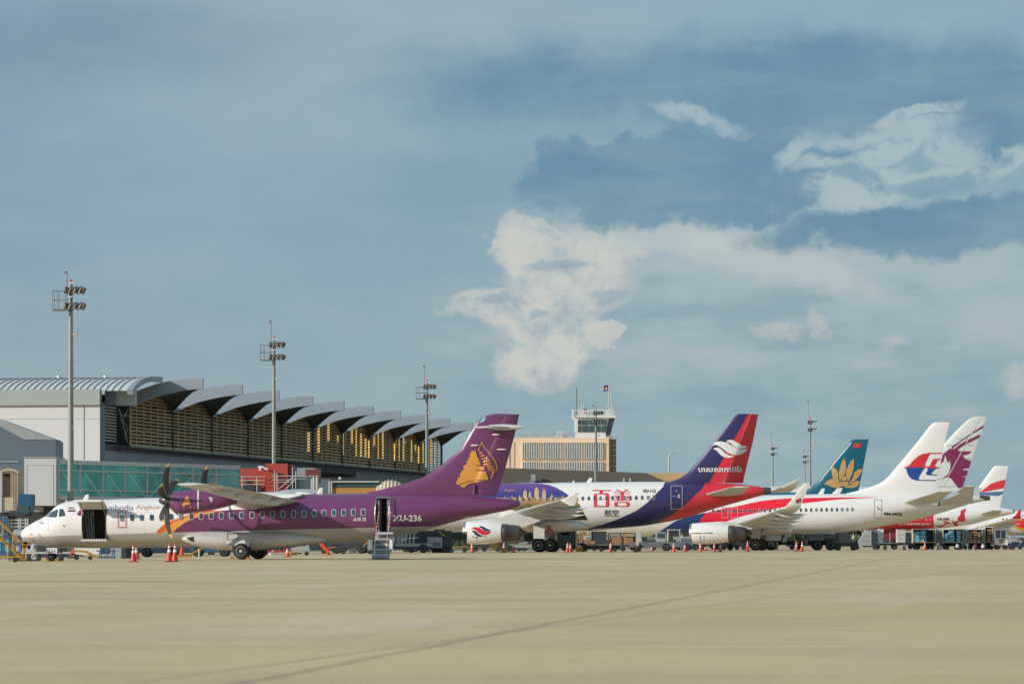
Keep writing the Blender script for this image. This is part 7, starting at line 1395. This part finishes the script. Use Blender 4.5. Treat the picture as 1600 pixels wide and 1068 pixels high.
def covered_cart(px0, px1, Y, label, fill, ytop=826, ybot=847.5, stacks=()):
    w = (px1 - px0) * Y / FP; zt, zb_ = wz(ytop, Y), wz(ybot, Y); h = zt - zb_; c = (px0 + px1) / 2
    kit('covered_cart', label, 'baggage cart', c, Y, [('frame', mat('tan_cart_frame', (.5, .42, .3), .6), [('b', -w / 2, w / 2, -.75, .75, zb_, zb_ + .09), ('b', -w / 2, -w / 2 + .08, -.75, .75, zb_ + .09, zt - .06), ('b', w / 2 - .08, w / 2, -.75, .75, zb_ + .09, zt - .06)]), ('roof', 'white', [('b', -w / 2, w / 2, -.78, .78, zt - .06, zt + .02)]), ('back_panel', mat('cart_back_blue', (.05, .11, .17), .7), [('b', -w / 2 + .1, w / 2 - .1, .68, .72, zb_ + .1, zt - .07)]),
        ('amber_reflector', 'amber', [('b', -w / 2 + w * t - .07, -w / 2 + w * t + .07, -.77, -.75, zb_ + .01, zb_ + .12) for t in (.1, .35, .6, .85)]), ('undercarriage', 'black', [('b', -w / 2 + .2, w / 2 - .2, -.4, .4, .35, zb_)]), ('wheel', None, [(-w * .35, -.6, .23, .14), (w * .35, -.6, .23, .14), (-w * .22, .6, .23, .14), (w * .22, .6, .23, .14)])], 'covered baggage carts in a row')
    rnd = random.Random(int(px0))
    for si, (x0, x1, hh, nm) in enumerate(stacks):
        n = 5 if fill == 'cyan' else 4
        for i in range(n):
            ww = (x1 - x0) * Y / FP; xx = ((x0 + x1) / 2 - c) * Y / FP + rnd.uniform(-.03, .03); z0 = zb_ + .1 + (h - .22) * hh * i / n; z1 = zb_ + .1 + (h - .22) * hh * (i + 1) / n - .015
            k = MB(); od = (['lowest', 'second lowest', 'middle', 'second highest', 'topmost'] if n == 5 else ['lowest', 'second lowest', 'second highest', 'topmost'])[i]
            T = thing('bundle' if fill == 'cyan' else 'carton', (wx(c, Y) + xx, Y, gz(wx(c, Y)) + z0), od + ' ' + nm, 'bundle' if fill == 'cyan' else 'carton', rnd.uniform(-.06, .06), GB if fill == 'cyan' else 'cartons in the covered carts')
            k.use(M[fill]); k.loft([[Vector((a * ww / 2 * s_, -.72 * s_ if b < 0 else .3, (z1 - z0) * t)) for a, b in ((-1, -1), (1, -1), (1, 1), (-1, 1))] for t, s_ in ((0, .9), (.25, 1), (.75, 1), (1, .88))], True, False); k.build('wrapping', T)
            if i % 2 == 0: q = MB(); q.use(M['white']); q.b2(-.08, .1, -.735, -.722, (z1 - z0) * .35, (z1 - z0) * .65); q.build('tag', T)
covered_cart(1425.5, 1461, 424, 'first covered cart with two stacks of light blue bundles', 'cyan', stacks=[(1428, 1436.5, .9, 'light blue bundle in the left stack of the first covered cart'), (1437.5, 1446, .95, 'light blue bundle in the right stack of the first covered cart')])
covered_cart(1472, 1504, 424, 'second covered cart with three stacks of light blue bundles', 'cyan', stacks=[(1475, 1481, .75, 'light blue bundle in the left stack of the second covered cart'), (1481.5, 1490.5, .95, 'light blue bundle in the middle stack of the second covered cart'), (1494, 1500, .95, 'light blue bundle in the right stack of the second covered cart')])
covered_cart(1511, 1534, 425, 'third covered cart loaded with brown cartons', 'box', stacks=[(1513, 1519, .9, 'brown carton in the left stack of the third covered cart'), (1519.5, 1525.5, .95, 'brown carton in the middle stack of the third covered cart'), (1526, 1532, .85, 'brown carton in the right stack of the third covered cart')])
covered_cart(1537.5, 1550, 426, 'narrow tall covered cart with cartons beside the white tractor', 'box', 822.5, 847, stacks=[(1541, 1548, .92, 'brown carton in the narrow tall covered cart')])
for px0, px1, lb in ((1461.5, 1471.5, 'grey tarpaulin end between the first and second covered carts'), (1504.5, 1510.5, 'grey tarpaulin end between the second and third covered carts'), (1534.5, 1537, 'thin grey tarpaulin end before the narrow tall cart')):
    w = (px1 - px0) * 424 / FP; kit('cart_curtain_trailer', lb, 'baggage cart', (px0 + px1) / 2, 424.8, [('curtain', mat('grey_tarpaulin', (.22, .26, .31), .7), [('b', -w / 2, w / 2, -.7, .6, .75, 2.17)]), ('curtain_strap', 'dgrey', [('b', -w * .2, -w * .1, -.72, -.7, 1.2, 1.7)]), ('drawbar', 'steel', [('t', (-w / 2, -.3, .4), (w / 2 + .3, -.3, .45), .05)]), ('wheel', None, [(0, -.55, .2, .12)])], 'grey tarpaulin cart ends')
kit('baggage_tractor', 'white baggage tractor with a glazed cab at the head of the covered carts', 'tractor', 1562, 424, [('body', 'white', [('b', -.6, .75, -.65, .65, .45, 1.15), ('b', -.62, .77, -.68, .65, .5, .62)]), ('cab', 'white', [('b', -.65, -.5, -.6, .6, 1.15, 2.1), ('b', .55, .68, -.6, .6, 1.15, 2.1), ('b', -.7, .72, -.65, .65, 2.1, 2.25), ('b', 0, .07, -.62, -.55, 1.15, 2.1)]), ('window', 'glass', [('b', -.49, -.01, -.6, -.57, 1.25, 2.05), ('b', .08, .54, -.6, -.57, 1.25, 2.05)]), ('number_plate', 'yellow', [('b', -.15, .35, -.70, -.68, .72, .92)]), ('grille', 'dgrey', [('b', -.2, .45, -.67, -.65, .96, 1.08)]), ('tail_lamp', 'red', [('b', -.55, -.38, -.69, -.66, .48, .6)]), ('wheel', None, [(-.4, -.55, .3, .2), (.5, -.55, .3, .2)])], 'baggage tractors between the aircraft')
kit('jet_starter_unit', 'pale jumbled ground unit at the right of the white tractor', 'ground unit', 1587, 432, [('unit_body', 'lgrey', [('b', -.9, .6, -.6, .6, .5, 1.0), ('b', -.7, .1, -.5, .5, 1.0, 1.45), ('t', (-.6, -.55, 1.45), (.4, -.55, 1.2), .08)]), ('unit_trim', 'dgrey', [('b', -.5, .3, -.62, -.6, .6, .85)]), ('wheel', None, [(-.6, -.6, .25, .16), (.4, -.6, .25, .16)])])
kit('blue_flatbed', 'dark blue low flatbed at the bottom right frame edge', 'flatbed', 1592, 418, [('deck', mat('dark_blue_deck', (.02, .035, .09), .6), [('b', -1.1, 1.6, -.7, .7, .25, .72)]), ('side_lamp', 'cyan', [('b', -.1, .0, -.72, -.7, .45, .55), ('b', .6, .7, -.72, -.7, .45, .55)]), ('wheel', None, [(-.7, -.65, .2, .14), (1.0, -.65, .2, .14)])])
for px, Y, lb in ((1413, 423, 'pile of pale pipes right of the white container'), (1466, 421, 'pale drawbar lying before the first tarpaulin end'), (1496, 420, 'small white drum before the second covered cart'), (1524, 420, 'pink cloth bundle before the third covered cart'), (1536, 420, 'small white box before the narrow tall cart')):
    c_ = {1524: M['maroon']}.get(px, M['offwhite'])
    kit('loose_equipment', lb, 'equipment', px, Y, [('main_piece', c_, [('l', [(0, .05), (.05, .2), (.35, .18), (.45, .05)], (0, 0, .15), (0 if px != 1466 else 1, 0, 1 if px != 1466 else .15))]), ('support', 'dgrey', [('b', -.15, .15, -.1, .1, 0, .15)])])

# ---- people
def person(px, Y, label, shirt, trousers, vest=False, face=1):
    X = wx(px, Y); T = thing('person', (X, Y, gz(X)), label, 'person', 0, None)
    J = {'pel': (0, 0, .95), 'bel': (0, 0, 1.12), 'che': (0.0, 0, 1.36), 'nek': (0, 0, 1.50), 'hd0': (.01 * face, 0, 1.60), 'hd1': (.02 * face, 0, 1.70), 'shl': (0, -.19, 1.42), 'ell': (.03 * face, -.26, 1.14), 'hal': (.16 * face, -.24, .93),
         'shr': (0, .19, 1.42), 'elr': (-.05 * face, .26, 1.14), 'har': (.06 * face, .25, .90), 'hil': (0, -.10, .90), 'knl': (.10 * face, -.11, .50), 'anl': (.06 * face, -.12, .09), 'tol': (.22 * face, -.12, .04), 'hir': (0, .10, .90), 'knr': (-.02, .11, .50), 'anr': (-.14 * face, .12, .10), 'tor': (.01 * face, .12, .04)}
    Rr = {'pel': .15, 'bel': .135, 'che': .16, 'nek': .06, 'hd0': .09, 'hd1': .095, 'shl': .075, 'ell': .05, 'hal': .038, 'shr': .075, 'elr': .05, 'har': .038, 'hil': .105, 'knl': .07, 'anl': .045, 'tol': .04, 'hir': .105, 'knr': .07, 'anr': .045, 'tor': .04}
    E = [('pel', 'bel'), ('bel', 'che'), ('che', 'nek'), ('nek', 'hd0'), ('hd0', 'hd1'), ('che', 'shl'), ('shl', 'ell'), ('ell', 'hal'), ('che', 'shr'), ('shr', 'elr'), ('elr', 'har'), ('pel', 'hil'), ('hil', 'knl'), ('knl', 'anl'), ('anl', 'tol'), ('pel', 'hir'), ('hir', 'knr'), ('knr', 'anr'), ('anr', 'tor')]
    nm = list(J); me = bpy.data.meshes.new('body'); me.from_pydata([J[n] for n in nm], [(nm.index(a), nm.index(b)) for a, b in E], []); o = bpy.data.objects.new('body', me); COL.objects.link(o)
    m = o.modifiers.new('skin', 'SKIN'); sv = me.skin_vertices[0].data
    for i, n in enumerate(nm): sv[i].radius = (Rr[n], Rr[n] * (1.0 if n[:2] in ('hd', 'ne', 'an', 'kn', 'el', 'ha') else 1.1)); sv[i].use_root = (n == 'pel')
    s2 = o.modifiers.new('sub', 'SUBSURF'); s2.levels = 1; s2.render_levels = 1
    dg = bpy.context.evaluated_depsgraph_get(); dg.update(); m2 = bpy.data.meshes.new_from_object(o.evaluated_get(dg)); bpy.data.objects.remove(o)
    for q in (M['skin'], shirt, trousers, M['dgrey']): m2.materials.append(q)
    for p in m2.polygons:
        z = p.center.z; p.use_smooth = True; p.material_index = 3 if z < .09 else 2 if z < .98 and abs(p.center.y) < .21 else 1 if 1.0 <= z < 1.5 and not (z < 1.12 and abs(p.center.y) > .21) else 0
        if .98 <= z < 1.0: p.material_index = 1
    b = bpy.data.objects.new('body', m2); COL.objects.link(b); b.parent = T
    k = MB(); k.use(M['letter']); k.lathe([(0, .10), (.05, .105), (.10, .08), (.13, .02)], (.0, 0, 1.70), (0, 0, 1), 14); k.build('hair', T)
    if vest:
        k = MB(); k.use(M['hivis']); k.loft([[Vector((.19 * s_ * math.cos(2 * math.pi * i / 16), .235 * s_ * math.sin(2 * math.pi * i / 16), z)) for i in range(16)] for z, s_ in ((1.0, .95), (1.2, .98), (1.4, 1.02), (1.47, .6))], False, True); k.build('hi_vis_vest', T)
def P_(): pass
wsh, dkt, nvt = M['offwhite'], M['dgrey'], M['navy']
person(1333.5, 392, 'person in a white shirt standing at the tug right of the fuel truck', wsh, nvt, False, -1)
person(1337.5, 399, 'person in a yellow vest beside the grey slanted container', dkt, dkt, True, 1)
person(1239, 391, 'person in a yellow vest standing at the fuel truck hoses', M['mgrey'], dkt, True, 1)
person(1040, 385, 'person in a green vest behind the low grey tug', dkt, nvt, True, -1)
person(1066, 385, 'person in grey overalls beside the second engine intake', M['lgrey'], M['mgrey'], False, 1)
# ---- more equipment standing in the shade between the aircraft
GD = 'dark equipment carts between the aircraft'
proto = kit('equipment_cart', 'low dark equipment cart behind the cones at the navy jet nose gear', 'cart', 742, 352, [('cart_body', 'dgrey', [('b', -1.3, 1.3, -.6, .6, .35, .75), ('b', -1.1, .2, -.5, .5, .75, 1.35)]), ('cart_top', 'mgrey', [('b', .3, 1.2, -.5, .5, .75, 1.05)]), ('guard_rail', 'steel', [('t', (-1.25, -.6, .75), (-1.25, -.6, 1.5), .03), ('t', (-1.25, -.6, 1.48), (0, -.6, 1.48), .025)]), ('wheel', None, [(-.85, -.58, .24, .15), (.85, -.58, .24, .15)])], GD)
for i, (px, Y, fx, sc, lb) in enumerate([(398, 300, 1, 1.1, 'dark cart seen just ahead of the turboprop main wheels'), (488, 302, -1, 1.1, 'dark cart between the round unit and the salmon ramp'), (590, 318, 1, 1.1, 'dark cart directly behind the airstairs'), (652, 335, -1, 1.15, 'dark cart behind the white service truck'), (760, 356, -1, 1.15, 'dark cart under the first engine exhaust'), (795, 360, 1, 1.1, 'dark cart behind the checkered board and cone'),
    (836, 366, 1, 1.15, 'dark cart behind the navy jet left main wheel'), (866, 368, -1, 1.1, 'dark cart hidden behind the grey high loader truck'), (944, 372, 1, 1.1, 'dark cart behind the nose wheel lettered door'), (972, 392, -1, 1.2, 'dark cart in the second row under the navy tail'), (1005, 398, 1, 1.2, 'dark cart behind the white upright post'), (1035, 402, -1, 1.15, 'dark cart behind the person in the green vest'), (1084, 408, 1, 1.15, 'dark cart behind the second engine intake'),
    (1108, 412, -1, 1.1, 'dark cart below the middle of the second engine'), (1146, 410, 1, 1.2, 'dark cart left of the red striped jet main wheels'), (1165, 416, -1, 1.1, 'dark cart directly behind the tallest cone'), (1196, 416, 1, 1.2, 'dark cart behind the red striped jet main wheels'), (1222, 418, -1, 1.15, 'dark cart behind the fuel truck mudguard'), (1262, 420, 1, 1.15, 'dark cart behind the fuel truck hoses'), (1290, 422, -1, 1.2, 'dark cart behind the fuel truck rear wheels'),
    (1322, 426, 1, 1.2, 'dark cart behind the low dark tug'), (1352, 430, -1, 1.15, 'dark cart behind the slanted grey container'), (1384, 432, 1, 1.1, 'dark cart behind the open trailer'), (1408, 434, -1, 1.1, 'dark cart behind the pile of pale pipes'), (1442, 436, 1, 1.1, 'dark cart behind the first blue bundle cart'), (1488, 438, -1, 1.1, 'dark cart behind the second blue bundle cart'), (1546, 440, 1, 1.1, 'dark cart behind the narrow tall cart')]):
    c = copy_tree(proto); X = wx(px, Y); c.location = (X, Y, gz(X)); c.scale = (sc * fx, sc, sc * (1 + .12 * (i % 3))); c['label'] = lb
